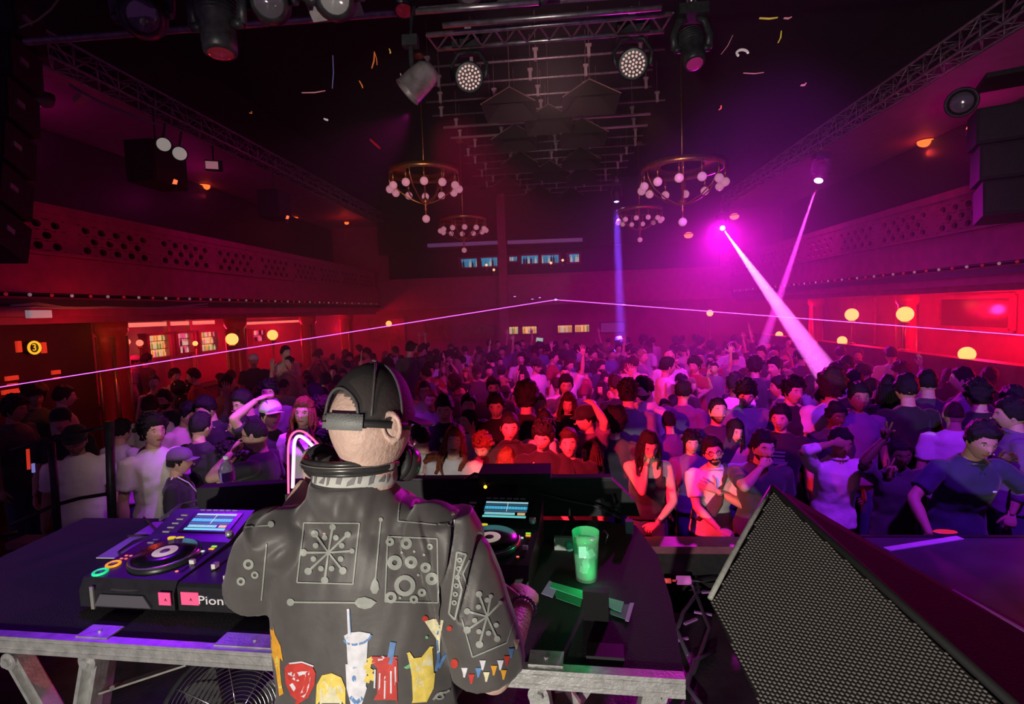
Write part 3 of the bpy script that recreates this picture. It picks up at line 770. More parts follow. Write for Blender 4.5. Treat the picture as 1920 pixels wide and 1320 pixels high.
# rear ground-floor bar
Y = 21.47
for (xa, xb, ya, yb, key, n) in ((938, 974, 612, 628, 'far left bay of the rear bar', 10), (978, 1008, 611, 627, 'second bay of the rear bar', 8), (1044, 1074, 609, 625, 'third bay of the rear bar', 9), (1076, 1106, 608, 624, 'far right bay of the rear bar', 9)):
    a, c = at_y(xa, ya, Y), at_y(xb, ya, Y); zb = at_y(xa, yb, Y).z
    shelf_unit('yellow lit bottle shelf, %s' % key, (a.x, Y), (c.x, Y), zb, a.z, (0, -1, 0), 'warm', .3, 1, ['amber', 'amber', 'green', 'clear'], 'yellow shelf, %s' % key, 'bottles, %s' % key, n, 1.1)
t = empty('bar_counter', 'dark bar counter across the back of the hall', 'counter', (.1, 20.5, 0))
b = MB(); b.box((0, 0, .55), (6.5, .5, 1.1)); b.build('front', M_redpaint, t); b = MB(); b.box((0, 0, 1.13), (6.6, .62, .06)); b.build('top', M_dark, t)
p = at_y(1011, 632, 20.6); t = empty('monitor', 'small glowing greenish screen on the rear bar', 'screen', (p.x, p.y, 1.16))
b = MB(); b.box((0, 0, .3), (.26, .03, .3), Matrix.Rotation(.15, 3, 'Y')); b.build('panel', mat('screen_green', (.4, .6, .5), .3, emit=(.45, .8, .6), es=.7), t); b = MB(); b.box((0, .04, .15), (.03, .03, .3)); b.box((0, .04, .01), (.2, .14, .02)); b.build('stand', M_dark, t)
t = empty('projection_screen', 'dim violet screen on the back wall under the blue beam', 'screen'); a, c = at_y(1127, 606, 21.35), at_y(1172, 622, 21.35)
b = MB(); b.box(((a.x + c.x) / 2, 21.42, (a.z + c.z) / 2), (c.x - a.x, .04, a.z - c.z)); b.build('panel', mat('screen_violet', (.3, .1, .35), .5, emit=(.6, .1, .7), es=.12), t)
b = MB(); b.box(((a.x + c.x) / 2, 21.45, (a.z + c.z) / 2), (c.x - a.x + .08, .04, a.z - c.z + .08)); b.build('frame', M_dark, t)
for k, (xa, xb, ya, yb) in enumerate(((865, 926, 610, 640), (795, 850, 605, 640), (690, 760, 598, 640))):
    a, c = at_y(xa, ya, 21.45), at_y(xb, yb, 21.45)
    t = empty('wall_panel', 'dim red panelled bay on the back wall, %s' % ('nearest the rear bar', 'middle one', 'farthest left')[k], 'panel'); t['kind'] = 'structure'; del t['category']
    b = MB(); b.box(((a.x + c.x) / 2, 21.47, (a.z + c.z) / 2), (c.x - a.x, .03, a.z - c.z)); b.build('panel', mat('panel_red', (.3, .03, .06), .3, var=.4, scale=6), t)
    b = MB()
    for xx in (a.x, c.x): b.box((xx, 21.44, (a.z + c.z) / 2), (.06, .08, a.z - c.z))
    for zz in (a.z, c.z): b.box(((a.x + c.x) / 2, 21.44, zz), (c.x - a.x, .08, .06))
    b.build('frame', M_redpaint, t)
# upper blue bar, seen over the rear gallery
Y = 21.25
for (xa, xb, ya, yb, key, n) in ((863, 897, 485, 504, 'first blue bay', 8), (900, 935, 483, 502, 'second blue bay', 8), (954, 973, 481, 492, 'third blue bay', 4), (976, 1011, 479, 497, 'fourth blue bay', 8), (1014, 1049, 478, 496, 'fifth blue bay', 8), (1064, 1087, 476, 494, 'sixth blue bay', 5)):
    a, c = at_y(xa, ya, Y), at_y(xb, ya, Y); zb = at_y(xa, yb, Y).z
    shelf_unit('blue lit bottle shelves of the upper bar, %s' % key, (a.x, Y), (c.x, Y), zb, a.z, (0, -1, 0), 'blue', .55, 1, ['blue', 'blue', 'clear', 'dark'], '%s, upper bar' % key, 'bottles in the %s' % key, n, 1.0)
for k, (px, py) in enumerate(((912, 497), (926, 506), (1033, 493), (1055, 488))):
    p = at_y(px, py, 20.9); t = empty('table_lamp', 'tiny warm lamp in the blue upper bar, %s' % ('below the second bay, left', 'below the second bay, right', 'in front of the fifth bay', 'between fifth and sixth bay')[k], 'lamp', p)
    b = MB(); b.sphere((0, 0, 0), .05, 10, 8); b.build('bulb', mat('warm_bulb', (1, .6, .4), .4, emit=(1, .45, .25), es=2), t, True); b = MB(); b.lathe((0, 0, -.2), [(0, 0), (.05, 0), (.05, .02), (.01, .03), (.01, .16)], 10); b.build('base', M_brass, t, True)

# ------------------------------------------------------------------ globe lamps
M_gy = mat('globe_lit', (1, .8, .4), .3, emit=(1.5, .64, .14), es=1.25)
M_gp = mat('globe_pink', (1, .5, .4), .3, emit=(1, .28, .16), es=1.0)
def globe(px, py, wpx, X, lbl, base=None, m=None, light=10):
    c = at_x(px, py, X); r = wpx / 2 * proj(c)[2] / FPX
    base = base if base is not None else 0
    t = empty('globe_lamp', lbl, 'lamp', (c.x, c.y, base), 0, 'glowing globe lamps of the hall'); h = c.z - base
    b = MB(); b.sphere((0, 0, h), r, 20, 14); b.build('globe', m or M_gy, t, True)
    b = MB(); b.lathe((0, 0, h - r - .05), [(0, 0), (r * .5, 0), (r * .6, .03), (r * .45, .06), (0, .07)], 16); b.build('collar', M_brass, t, True)
    b = MB(); b.tube([(0, 0, .02), (0, 0, h - r)], .02, 8); b.build('pole', M_brass, t, True)
    b = MB(); b.lathe((0, 0, 0), [(0, 0), (.09, 0), (.09, .02), (.03, .04)], 16); b.build('foot', M_brass, t, True)
TW = 1.61
globe(1697, 589, 28, 7.0, 'largest glowing globe lamp on a tall pole on the right terrace wall', TW)
globe(1597, 590, 23, 7.0, 'glowing globe lamp on a tall pole left of the largest one', TW)
globe(1579, 639, 17, 6.95, 'low glowing globe lamp on the right terrace wall below the pole lamps', TW)
globe(1813, 664, 27, 6.95, 'glowing globe lamp lowest on the right terrace wall, near the picture edge', TW)
globe(1461, 628, 13, 6.95, 'small glowing globe lamp between the crossing beams', TW)
globe(1331, 587, 12, 5.2, 'small glowing globe lamp left of the bright pink beam')
globe(435, 636, 22, -6.9, 'largest glowing globe lamp on the left, in front of the second bar')
globe(511, 628, 19, -7.0, 'glowing globe lamp right of the largest left one')
globe(238, 641, 12, -8.3, 'small pinkish globe lamp beside the thick left column', m=M_gp)
globe(262, 643, 12, -8.0, 'small pinkish globe lamp in front of the first left bottle bay', m=M_gp)
globe(366, 644, 9, -8.3, 'small bright globe lamp in front of the third left bottle bay')
globe(729, 607, 11, -6.2, 'small bright globe lamp on the laser line at the far left corner')
# lit round sign with a numeral, red lit niche
c = at_x(61, 652, -7.6)
t = empty('round_sign', 'round yellow lit sign with the numeral 3 on the dark left wall', 'sign', c)
b = MB(); b.lathe((0, 0, 0), [(0, -.03), (.1, -.03), (.1, .02), (0, .02)], 24, Matrix.Rotation(PI / 2, 3, 'Y')); b.build('disc', M_dark, t, True)
b = MB(); b.torus((.03, 0, 0), .085, .016, 28, 8, Matrix.Rotation(PI / 2, 3, 'Y')); b.build('ring', mat('sign_yellow', (1, .7, .05), .4, emit=(1, .55, .03), es=.9), t, True)
def text_obj(name, body, size, m, M, parent=None, ext=.002, font_shear=0):
    cu = bpy.data.curves.new(name, 'FONT'); cu.body = body; cu.size = size; cu.extrude = ext; cu.align_x = 'CENTER'; cu.align_y = 'CENTER'; cu.shear = font_shear; cu.resolution_u = 3
    tmp = bpy.data.objects.new('tmp', cu); col.objects.link(tmp)
    me = bpy.data.meshes.new_from_object(tmp.evaluated_get(bpy.context.evaluated_depsgraph_get()))
    bpy.data.objects.remove(tmp)
    o = bpy.data.objects.new(name, me); col.objects.link(o); me.materials.clear(); me.materials.append(m); o.parent = parent; o.matrix_local = M
    return o
text_obj('numeral', '3', .14, mat('sign_yellow'), Matrix.Translation((.03, 0, 0)) @ Matrix(((0, 0, 1, 0), (1, 0, 0, 0), (0, 1, 0, 0), (0, 0, 0, 1))), t)
for k, (px, py, h_) in enumerate(((35, 650, .16), (82, 652, .16))):
    c = at_x(px, py, -7.65); b = MB(); b.box(c, (.04, .06, h_)); tag(b.build('niche_lamp', mat('niche_red', (.8, .05, .03), .4, emit=(1, .05, .02), es=.5)), 'narrow red lamp strip %s of the round yellow sign' % ('left', 'right')[k], 'lamp')
for (px, py, w_, lbl) in ((22, 709, .16, 'small red lit plate on the dark left wall above the crowd'), (28, 733, .34, 'wide red glowing panel low on the left wall'), (105, 698, .12, 'two tiny red lamps beside the laser line at the left')):
    c = at_x(px, py, -7.6); b = MB(); b.box(c, (.04, w_, .06)); b.box(c + Vector((.0, 0, -.09)), (.03, w_ * .8, .03)); tag(b.build('red_lamp', mat('niche_red')), lbl, 'lamp')
b = MB(); b.box((-7.72, 7.0, 1.7), (.1, 2.3, 2.2)); struct('wall_niche', b, mat('dark_red_wall', (.08, .015, .02), .6))

# ------------------------------------------------------------------ lasers
M_las = mat('laser_light', (.8, .2, 1), .5, emit=(.75, .13, 1), es=2.3)
S = at_y(1042, 562, 19.9)
t = empty('laser_projector', 'laser projector on the rear gallery front sending two thin violet lines', 'laser', S)
b = MB(); b.box((0, .14, 0), (.26, .2, .14)); b.box((0, .14, .1), (.05, .05, .1)); b.build('housing', M_case, t)
b = MB(); b.sphere((0, .03, 0), (.06, .02, .03), 12, 8); b.build('aperture', mat('laser_core', (1, .5, 1), .4, emit=(1, .4, 1), es=4), t, True)
for (px, py, X, lbl) in ((-90, 740, -6.2, 'thin violet laser line slanting down to the left edge'), (1990, 634, 5.9, 'thin violet laser line running to the right edge')):
    e = at_x(px, py, X); b = MB(); d = [S + (e - S) * q for q in (0, .25, .5, .75, 1, 1.25, 1.5)]
    b.tube([p for p in d], [.0075 * max(.3, min(2, abs(proj(p)[2]) / 10)) for p in d], 6); tag(b.build('laser_beam', M_las), lbl, 'laser beam')
for k, (px, py) in enumerate(((1012, 558), (965, 556), (998, 561))):
    p = at_y(px, py, 19.85); t = empty('small_projector', 'small violet light on the rear gallery front, %s' % ('bright one left of the laser', 'faint leftmost one', 'between the other two')[k], 'light', p)
    b = MB(); b.box((0, .08, 0), (.14, .1, .08)); b.build('housing', M_case, t); b = MB(); b.sphere((0, .02, 0), (.05, .015, .02), 10, 6); b.build('lens', mat('violet_lens', (1, .4, 1), .4, emit=(.9, .25, .9), es=1.2 if k else 1.2), t, True)

# ------------------------------------------------------------------ crowd barrier, side deck, rails
t = empty('crowd_barrier', 'dark crowd barrier with a reddish top ledge before the front row', 'barrier', (-1.0, 3.62, 0))
b = MB(); b.box((0, 0, 1.06), (6.4, .16, .05)); b.build('ledge', mat('ledge_paint', (.25, .08, .12), .4, var=.2), t)
b = MB(); b.box((0, -.04, .53), (6.4, .04, 1.0)); b.build('panel', M_dark, t)
for x in (-3, -1.5, 0, 1.5, 3):
    b = MB(); b.tube([(x, 0, 0), (x, 0, 1.04)], .03, 8); b.tube([(x, 0, .9), (x, -.3, 0)], .02, 8); b.build('post', M_dark, t, True)
DZ = 1.22
ps = [at_z(1500, 975, DZ), at_z(1560, 985, DZ), at_z(2100, 985, DZ), at_z(2150, 1420, DZ), at_z(1690, 1330, DZ)]
ps = [Vector((1.75, 3.42, DZ)), Vector((4.3, 3.42, DZ)), Vector((4.3, 1.15, DZ)), Vector((1.75, 1.15, DZ))]
t = empty('side_deck', 'black stage-side deck glowing violet that people lean on at the right', 'stage deck', (3.0, 2.3, .85))
b = MB(); b.box((0, 0, .335), (2.6, 2.2, .07)); b.build('top', mat('deck_black', (.06, .05, .07), .4, var=.3, scale=5), t)
b = MB(); b.box((0, 0, .15), (2.5, 2.1, .3)); b.build('skirt', M_black, t)
b = MB(); b.box((0, 1.1, .345), (2.6, .03, .06)); b.build('edge', M_dark, t)
a, c = at_z(1662, 1030, DZ + .005), at_z(1800, 1008, DZ + .005)
b = MB(); b.bar(a, c, .045, .006); tag(b.build('tape_strip', mat('white_tape', (.8, .75, .8), .5, var=.1)), 'strip of white tape on the violet side deck', 'tape')
a, c = at_z(1785, 1106, DZ + .005), at_z(1925, 1185, DZ + .005)
b = MB(); b.bar(a, c, .02, .006); tag(b.build('tape_strip', mat('violet_tape', (.35, .2, .5), .5)), 'long dull tape line near the front of the side deck', 'tape')
p = at_z(1772, 997, DZ + .004); b = MB(); b.lathe(p, [(0, .004), (.05, .004), (.055, 0)], 20); b.xform(Matrix.Translation(p) @ Matrix.Diagonal((1.3, .6, 1, 1)) @ Matrix.Translation(-p)); tag(b.build('red_reflection_disc', mat('red_reflection_glow', (.8, .05, .05), .4, emit=(1, .03, .03), es=.3)), 'flat glowing disc for a red reflection on the deck beside the resting hand', 'lamp')  # glowing disc added to imitate a red reflection on the deck
# left stair rails
t = empty('stair_railing', 'black curved railing in front of the man in the white shirt', 'railing', (0, 0, 0))
for (pts, r_) in ((((205, 790, 4.0), (208, 900, 4.0), (212, 1010, 4.0)), .03), (((95, 830, 3.9), (102, 900, 3.9), (110, 1020, 3.9)), .025)):
    b = MB(); b.tube([at_d(*q) for q in pts], r_, 10); b.build('post', M_case, t, True)
for pts in (((20, 845, 3.8), (90, 822, 3.9), (140, 812, 4.0), (205, 800, 4.0)), ((20, 985, 3.6), (100, 948, 3.8), (150, 934, 3.9), (208, 925, 4.0)), ((-40, 900, 3.6), (-40, 1010, 3.4), (30, 1000, 3.6))):
    b = MB(); b.tube([at_d(*q) for q in pts], .022, 8, flat=.6); b.build('rail', M_case, t, True)
b = MB(); b.tube([at_d(52, 842, 4.6), at_d(54, 880, 4.6)], .012, 8); tag(b.build('glow_stick', mat('niche_red')), 'short glowing red stick in the dark at far left', 'glow stick')
b = MB(); b.tube([at_d(62, 869, 4.6), at_d(63, 886, 4.6)], .012, 8); tag(b.build('glow_stick', mat('blue_glow', (.3, .3, .9), .4, emit=(.3, .3, .9), es=.5)), 'short pale blue stick below the red one at far left', 'glow stick')
# dark glossy balloons in the left crowd
for k, (px, py, r_) in enumerate(((335, 727, .11), (345, 756, .12), (357, 727, .08))):
    c = at_d(px, py, 8.0); t = empty('balloon', 'dark glossy round balloon held in the left crowd, %s' % ('upper large one', 'lowest one', 'small one at the right')[k], 'balloon', c)
    b = MB(); b.sphere((0, 0, 0), (r_, r_, r_ * 1.1), 18, 12); b.lathe((0, 0, -r_ * 1.15), [(0, .02), (.015, 0), (0, -.01)], 8); b.build('envelope', mat('dark_foil', (.05, .05, .05), .08, .6), t, True)
    b = MB(); b.tube([(0, 0, -r_ * 1.1), (.02, 0, -r_ - .3)], .003, 5); b.build('string', M_dark, t)

# ------------------------------------------------------------------ monitor speaker, lower right
A, B_, C_, D_ = at_d(1447, 914, 1.78), at_d(1331, 1124, 1.5), at_d(1500, 1480, 1.12), at_d(2030, 1440, 1.05)
nrm = (B_ - A).cross(D_ - A).normalized()
if nrm.dot(CAM - A) < 0: nrm = -nrm
C_ = C_ - nrm * (C_ - A).dot(nrm)
t = empty('monitor_speaker', 'large black stage monitor speaker with woven metal grille, lower right', 'speaker')
off = (at_d(1490, 930, 2.2) - A); off = off - nrm * 0 
poly = [A, A.lerp(B_, .33) + (A - D_).normalized() * .012, A.lerp(B_, .66) + (A - D_).normalized() * .012, B_, C_, D_]
A2, D2, B2, C2 = at_d(1478, 926, 2.25), at_d(2090, 1285, 1.75), at_d(1375, 1150, 1.95), at_d(1560, 1500, 1.5)
b = MB(); sh = 0.012
f = [p - nrm * .012 for p in (A, B_, C_, D_)]; g = [A2, B2, C2, D2]
b.add(f + g, [(0, 1, 2, 3), (7, 6, 5, 4), (0, 3, 7, 4), (1, 0, 4, 5), (2, 1, 5, 6), (3, 2, 6, 7)])
b.build('cabinet', mat('speaker_paint', (.018, .012, .014), .9, spec=.15, bump=.4, bscale=150), t)
# frame lip along the upper left edge
b = MB(); q = [B_ + nrm * .004, B_.lerp(A, .33) + nrm * .004, B_.lerp(A, .66) + nrm * .004, A + nrm * .004]
q[1] += (A - D_).normalized() * .004; q[2] += (A - D_).normalized() * .004
b.tube(q, [.0075, .008, .008, .007], 8); b.build('frame_edge', mat('frame_grey', (.36, .36, .32), .5, bump=.2), t, True)
b = MB(); b.tube([A + nrm * .002, D_ + nrm * .002], .012, 8); b.build('rubber_edge', mat('rubber', (.01, .01, .01), .8), t, True)
# woven grille: raised knuckles row after row
eu = (D_ - A).normalized(); ev = eu.cross(nrm).normalized()
if ev.dot(B_ - A) < 0: ev = -ev
def inside(p, poly):
    x = (p - A).dot(eu); y = (p - A).dot(ev); c = False; n = len(poly)
    for i in range(n):
        x1, y1 = (poly[i] - A).dot(eu), (poly[i] - A).dot(ev); x2, y2 = (poly[i - 1] - A).dot(eu), (poly[i - 1] - A).dot(ev)
        if (y1 > y) != (y2 > y) and x < (x2 - x1) * (y - y1) / (y2 - y1) + x1: c = not c
    return c
rd = (at_d(1650, 1120, 1.3) - at_d(1400, 1085, 1.42)); rd = (rd - nrm * rd.dot(nrm)).normalized(); rv = rd.cross(nrm).normalized()
if rv.dot(B_ - A) < 0: rv = -rv
pu, pv = .0105, .0092
gp = [A + eu * .02 + ev * .012, B_ + eu * .012, C_ + ev * -.0 + eu * .0, D_ - eu * .02 + ev * .02]
vs = []; fs = []
for j in range(-70, 150):
    for i in range(-40, 140):
        p = A + rd * ((i + (j % 2) * .5) * pu) + rv * (j * pv)
        if not inside(p, gp): continue
        q = proj(p)
        if not (-40 < q[0] < 1990 and q[1] < 1390): continue
        o_ = len(vs); h_ = nrm * .0042
        vs += [p - rd * pu * .47, p - rv * pv * .36 - rd * pu * .1 + h_ * .6, p + rd * pu * .47, p + rv * pv * .36 + rd * pu * .1 + h_ * .2, p + h_ + rd * pu * .05]
        fs += [(o_, o_ + 1, o_ + 4), (o_ + 1, o_ + 2, o_ + 4), (o_ + 2, o_ + 3, o_ + 4), (o_ + 3, o_, o_ + 4)]
b = MB(); b.v = [tuple(v) for v in vs]; b.f = fs; b.m = [0] * len(fs)
o = b.build('grille_weave', mat('grille_metal', (.2, .185, .165), .5, .2), t, True); o['kind'] = 'stuff'
b = MB(); b.add([p + nrm * .0005 for p in gp], [(0, 1, 2, 3)]); b.build('grille_backing', mat('grille_back', (.012, .01, .01), .8), t)
p = A.lerp(D_, .02) - nrm * .02 + (A - B_).normalized() * .012
b = MB(); b.box(p, (.02, .012, .008)); b.build('corner_screw', mat('pink_metal', (.6, .3, .6), .3, .7), t)
# stand under the speaker
a = (B_ + C_) / 2; b = MB(); c0 = (A + B_ + C_ + D_) / 4 - nrm * .2; b.tube([(c0.x, c0.y, .87), (c0.x, c0.y, 1.5)], .05, 14); b.box((c0.x, c0.y, .87), (.5, .5, .03)); b.build('stand', M_dark, t)
# ------------------------------------------------------------------ the booth table
TZ = 1.77
n0, n1 = at_z(-260, 1167, TZ), at_z(1282, 1262, TZ)
f1 = at_z(1192, 985, TZ); f0 = Vector((n0.x - .05, f1.y + .08, TZ))
M_cloth = mat('black_felt', (.010, .009, .012), .85, sheen=.05, bump=.3, bscale=200)
t = empty('booth_table', 'long black-topped booth table on aluminium trestle legs', 'table')
b = MB()
mid = at_z(1232, 1040, TZ)
poly = [n0, n1, n1.lerp(mid, .5) + Vector((.012, 0, 0)), mid, f1, f1.lerp(f0, .06) + Vector((0, .05, 0)), f0]
b.prism([p - Vector((0, 0, .03)) for p in poly], (0, 0, .03)); b.build('top', M_cloth, t)
# aluminium front profile
d = (n1 - n0).normalized(); nn = Vector((d.y, -d.x, 0))
b = MB(); e0, e1 = n0 + nn * .012, n1 + nn * .012
b.bar(e0 - Vector((0, 0, .024)), e1 - Vector((0, 0, .024)), .022, .05)
b.bar(e0 - nn * .0 - Vector((0, 0, .002)), e1 - Vector((0, 0, .002)), .03, .008)
b.bar(e0 + nn * .011 - Vector((0, 0, .018)), e1 + nn * .011 - Vector((0, 0, .018)), .008, .012)
b.bar(e0 + nn * .011 - Vector((0, 0, .044)), e1 + nn * .011 - Vector((0, 0, .044)), .008, .012)
b.build('front_profile', M_alu, t)
for (px0, px1) in ((150, 215), (425, 560), (700, 760), (1000, 1060)):
    q0, q1 = at_z(px0, 1190, TZ), at_z(px1, 1190, TZ)
    s0, s1 = (q0 - n0).dot(d), (q1 - n0).dot(d)
    b = MB(); b.bar(n0 + d * s0 - nn * .02 + Vector((0, 0, .003)), n0 + d * s1 - nn * .02 + Vector((0, 0, .003)), .06, .005); b.tube([n0 + d * (s0 + s1) * .5 - nn * .02 + Vector((0, 0, .004)), n0 + d * (s0 + s1) * .5 - nn * .02 + Vector((0, 0, .009))], .006, 8)
    b.build('corner_plate', M_alu, t)
def leg(p0, p1, w_, nm='leg'):
    """channel-section leg from p0 to p1"""
    b = MB(); ax = (p1 - p0).normalized(); sx = ax.cross(nn).normalized()
    b.bar(p0, p1, .012, w_, sx)
    b.bar(p0 + sx * w_ * .42 + nn * .02, p1 + sx * w_ * .42 + nn * .02, .045, w_ * .22, sx); b.bar(p0 - sx * w_ * .42 + nn * .02, p1 - sx * w_ * .42 + nn * .02, .045, w_ * .22, sx)
    b.tube([p0 + nn * .0, p0 + nn * .05], w_ * .55, 16); b.tube([p0 + nn * .045 + ax * .0, p0 + nn * .062], .014, 8)
    return b.build(nm, M_alu, t)
def under(px, dz, back=.05):
    q = at_z(px, 1200, TZ); s_ = (q - n0).dot(d); 
    return n0 + d * s_ - nn * back - Vector((0, 0, dz))
def down(px, py, back):
    """point on the vertical plane parallel to the table front, seen at a pixel"""
    r_ = ray(px, py); o_ = n0 - nn * back; k = (o_ - CAM).dot(nn) / r_.dot(nn); return CAM + r_ * k
def legto(x0, y0, x1, y1, back, w_, nm='leg'):
    p0, p1 = down(x0, y0, back), down(x1, y1, back); k = (p0.z - .86) / (p0.z - p1.z); leg(p0, p0 + (p1 - p0) * k, w_, nm)
legto(46, 1222, 108, 1330, .06, .05)
legto(190, 1222, 172, 1330, .05, .055)
legto(205, 1222, 190, 1330, .12, .05)
b = MB(); b.bar(down(190, 1296, .03), down(352, 1243, .1), .006, .028, nn); b.tube([down(210, 1290, .02), down(210, 1290, -.0)], .007, 8); b.build('brace', mat('dull_steel', (.25, .24, .22), .45, .6, var=.3), t)
legto(1012, 1280, 1022, 1340, .04, .05)
legto(1225, 1282, 1210, 1345, .04, .055)
for (x0, y0, x1, y1, bk) in ((1060, 1285, 1100, 1345, .2), (1110, 1280, 1070, 1340, .25), (1090, 1276, 1160, 1279, .3), (1040, 1290, 1090, 1282, .2)):
    b = MB(); b.bar(down(x0, y0, bk), down(x1, y1, bk), .02, .02, nn); b.build('strut', M_alu, t)
# far black case standing along the rear of the table
M_casebl = mat('case_black', (.014, .012, .016), .55, var=.3, scale=6)
t = empty('flight_case', 'long black flight case shell standing along the rear of the table', 'case')
a, c = at_y(560, 925, f1.y + .02), at_y(1196, 962, f1.y + .02)
zt = at_y(1000, 917, f1.y - .02).z
b = MB()
ps = [Vector((a.x - .55, f1.y + .10, TZ)), Vector((a.x - .55, f1.y + .10, zt - .03)), Vector((a.x, f1.y + .1, zt)), Vector((c.x - .1, f1.y + .1, zt)), Vector((c.x + .0, f1.y + .1, zt - .1)), Vector((c.x + .02, f1.y + .1, TZ))]
b.prism(ps, (0, .06, 0)); b.build('rear_wall', M_casebl, t)
b = MB(); b.bar(ps[2] + Vector((0, .03, .004)), ps[3] + Vector((0, .03, .004)), .05, .01); b.build('edge_profile', mat('dark_edge', (.05, .04, .06), .35, .5), t)
zc = zt + .02
p = at_y(965, 905, f1.y + .06); b = MB(); b.box((p.x, f1.y + .13, zt + .02), (.32, .16, .05)); b.tube([(p.x - .12, f1.y + .04, zt + .008), (p.x - .12, f1.y + .07, zt + .008)], .008, 8); tt = b.build('power_unit', M_casebl); tag(tt, 'flat black power unit on the rear case with an orange lamp', 'power unit')
q = at_y(910, 913, f1.y + .04); b = MB(); b.sphere(q, .0075, 10, 8); o = b.build('lamp', mat('amber_led', (1, .6, .05), .4, emit=(1, .5, .03), es=3), smooth=True); o.parent = tt
for (pts, lbl) in ((((1012, 925), (1060, 938), (1120, 950), (1170, 975), (1196, 1010)), 'thin dark cable lying across the rear case'), (((870, 900), (890, 888), (915, 893), (930, 905)), 'looped black cable above the power unit'), (((1150, 930), (1153, 945), (1146, 955)), 'small pinkish connector hanging on the rear case')):
    b = MB(); b.tube([at_y(x, y, f1.y + .06) for x, y in pts], .006, 7); tag(b.build('cable', mat('black_cable', (.05, .045, .05), .4), smooth=True), lbl, 'cable')

# ------------------------------------------------------------------ players and mixer
M_body = mat('player_body', (.02, .02, .024), .35, var=.2, scale=30, spec=.5)
M_top = mat('player_top', (.045, .042, .05), .3, .3, spec=.5)
def led(nm, c, e=1.5): return mat('led_' + nm, c, .4, emit=c, es=e)
def player(lbl, loc, rz):
    """body front-left corner at the origin, x to the right, y away; .34 x .44"""
    t = empty('media_player', lbl, 'media player', loc, rz, 'media players on the table')
    W, L = .345, .43
    b = MB()
    prof = [(0, .0), (0, .055), (.02, .09), (.27, .105), (.30, .115), (.43, .165), (.43, 0)]
    b.prism([(0, y, z + .012) for (y, z) in prof], (W, 0, 0)); b.build('body', M_body, t)
    b = MB()
    for (x, y) in ((.03, .04), (W - .03, .04), (.03, L - .04), (W - .03, L - .04)): b.tube([(x, y, 0), (x, y, .014)], .018, 12)
    b.build('feet', mat('rubber'), t, True)
    top = Matrix.Rotation(math.atan2(.015, .25), 3, 'X')
    def onTop(x, y): return Vector((x, y, .102 + (y - .02) * .06))
    def onTilt(x, y): return Vector((x, y, .127 + (y - .30) * .385))
    tilt = Matrix.Rotation(math.atan(.385), 3, 'X')
    # jog wheel
    c = onTop(.185, .155)
    b = MB(); b.lathe(c, [(.112, 0), (.112, .012), (.106, .016), (.098, .012)], 40, top); j = b.build('jog_wheel', M_body, t, True)
    b = MB(); b.torus(c + Vector((0, 0, .012)), .104, .006, 48, 8, top, -2.6, .3); b.build('jog_rim', mat('silver_rim', (.7, .68, .66), .2, .9), j, True)
    b = MB(); b.lathe(c + Vector((0, 0, .017)), [(.099, -.002), (.098, .003), (.045, .0045), (.0, .0045)], 40, top); b.build('jog_plate', mat('jog_black', (.01, .01, .012), .25, coat=.4), j, True)
    b = MB(); b.lathe(c + Vector((0, 0, .0222)), [(.04, 0), (.039, .001), (.0, .001)], 30, top); b.build('jog_display', mat('jog_disp', (.6, .5, .45), .4, emit=(1, .8, .7), es=.3), j, True)
    b = MB(); b.lathe(c + Vector((0, 0, .0236)), [(.016, 0), (.015, .0006), (.0, .0006)], 24, top); b.build('jog_centre', mat('jog_dark', (.2, .15, .15), .4), j, True)
    # screen
    b = MB(); b.box(onTilt(.205, .362), (.21, .105, .006), tilt); s_ = b.build('screen', mat('jog_black'), t)
    rows = [((0, .036), (.17, .008), 'w', (.35, .6, .7)), ((0, .024), (.17, .010), 'n', (.03, .08, .12)), ((0, .008), (.17, .016), 'b', (.05, .35, .55)), ((0, -.008), (.17, .010), 'n2', (.04, .1, .16)), ((-.02, -.022), (.12, .012), 'c', (.25, .55, .6)), ((.065, -.022), (.03, .012), 'o', (.8, .4, .15)), ((0, -.037), (.17, .01), 't', (.15, .6, .6))]
    for ((x, y), (w_, h_), nm, cc) in rows:
        b = MB(); b.box(onTilt(.205 + x, .362 + y) + Vector((0, 0, .0038)), (w_, h_, .001), tilt); b.build('screen_band', led('s' + nm, cc, .9), s_)
    b = MB(); b.box(onTilt(.21, .374) + Vector((0, 0, .0046)), (.0015, .05, .001), tilt); b.build('playhead', led('white', (.9, .9, .9), .8), s_)
    for k in range(14):
        b = MB(); x = -.075 + k * .0115; b.box(onTilt(.205 + x, .370) + Vector((0, 0, .0045)), (.004, random.uniform(.006, .014), .001), tilt)
        if k % 3 == 0: b.box(onTilt(.205 + x, .340) + Vector((0, 0, .0045)), (.006, .006, .001), tilt)
        b.build('waveform_bar', led('cyan', (.1, .5, .75), .9), s_)
    # buttons
    for k in range(6):
        b = MB(); b.box(onTilt(.125 + k * .028, .424), (.02, .006, .004), tilt); b.build('button', mat('grey_button', (.4, .38, .4), .4), t)
    for k in range(8):
        q = .25 + k * .021; b = MB(); b.box(onTop(.045 + .003 * k, q) if q < .3 else onTilt(.045 + .003 * k, q), (.028, .009, .006), top); b.build('button', mat('grey_button'), t)
    for (x, y) in ((.1, .285), (.135, .285)):
        b = MB(); b.lathe(onTop(x, y) + Vector((0, 0, .004)), [(.0145, -.004), (.0145, .002), (0, .003)], 18); b.build('loop_button', led('yellow', (.9, .62, .02), .8), t, True)
    for (x, y) in ((.03, .135), (.048, .135), (.03, .155), (.048, .155), (.172, .29), (.18, .3), (.27, .285), (.29, .285), (.3, .07)):
        b = MB(); b.box(onTop(x, y), (.009, .006, .005), top); b.build('cue_button', led('orangered', (1, .2, .1), .9), t)
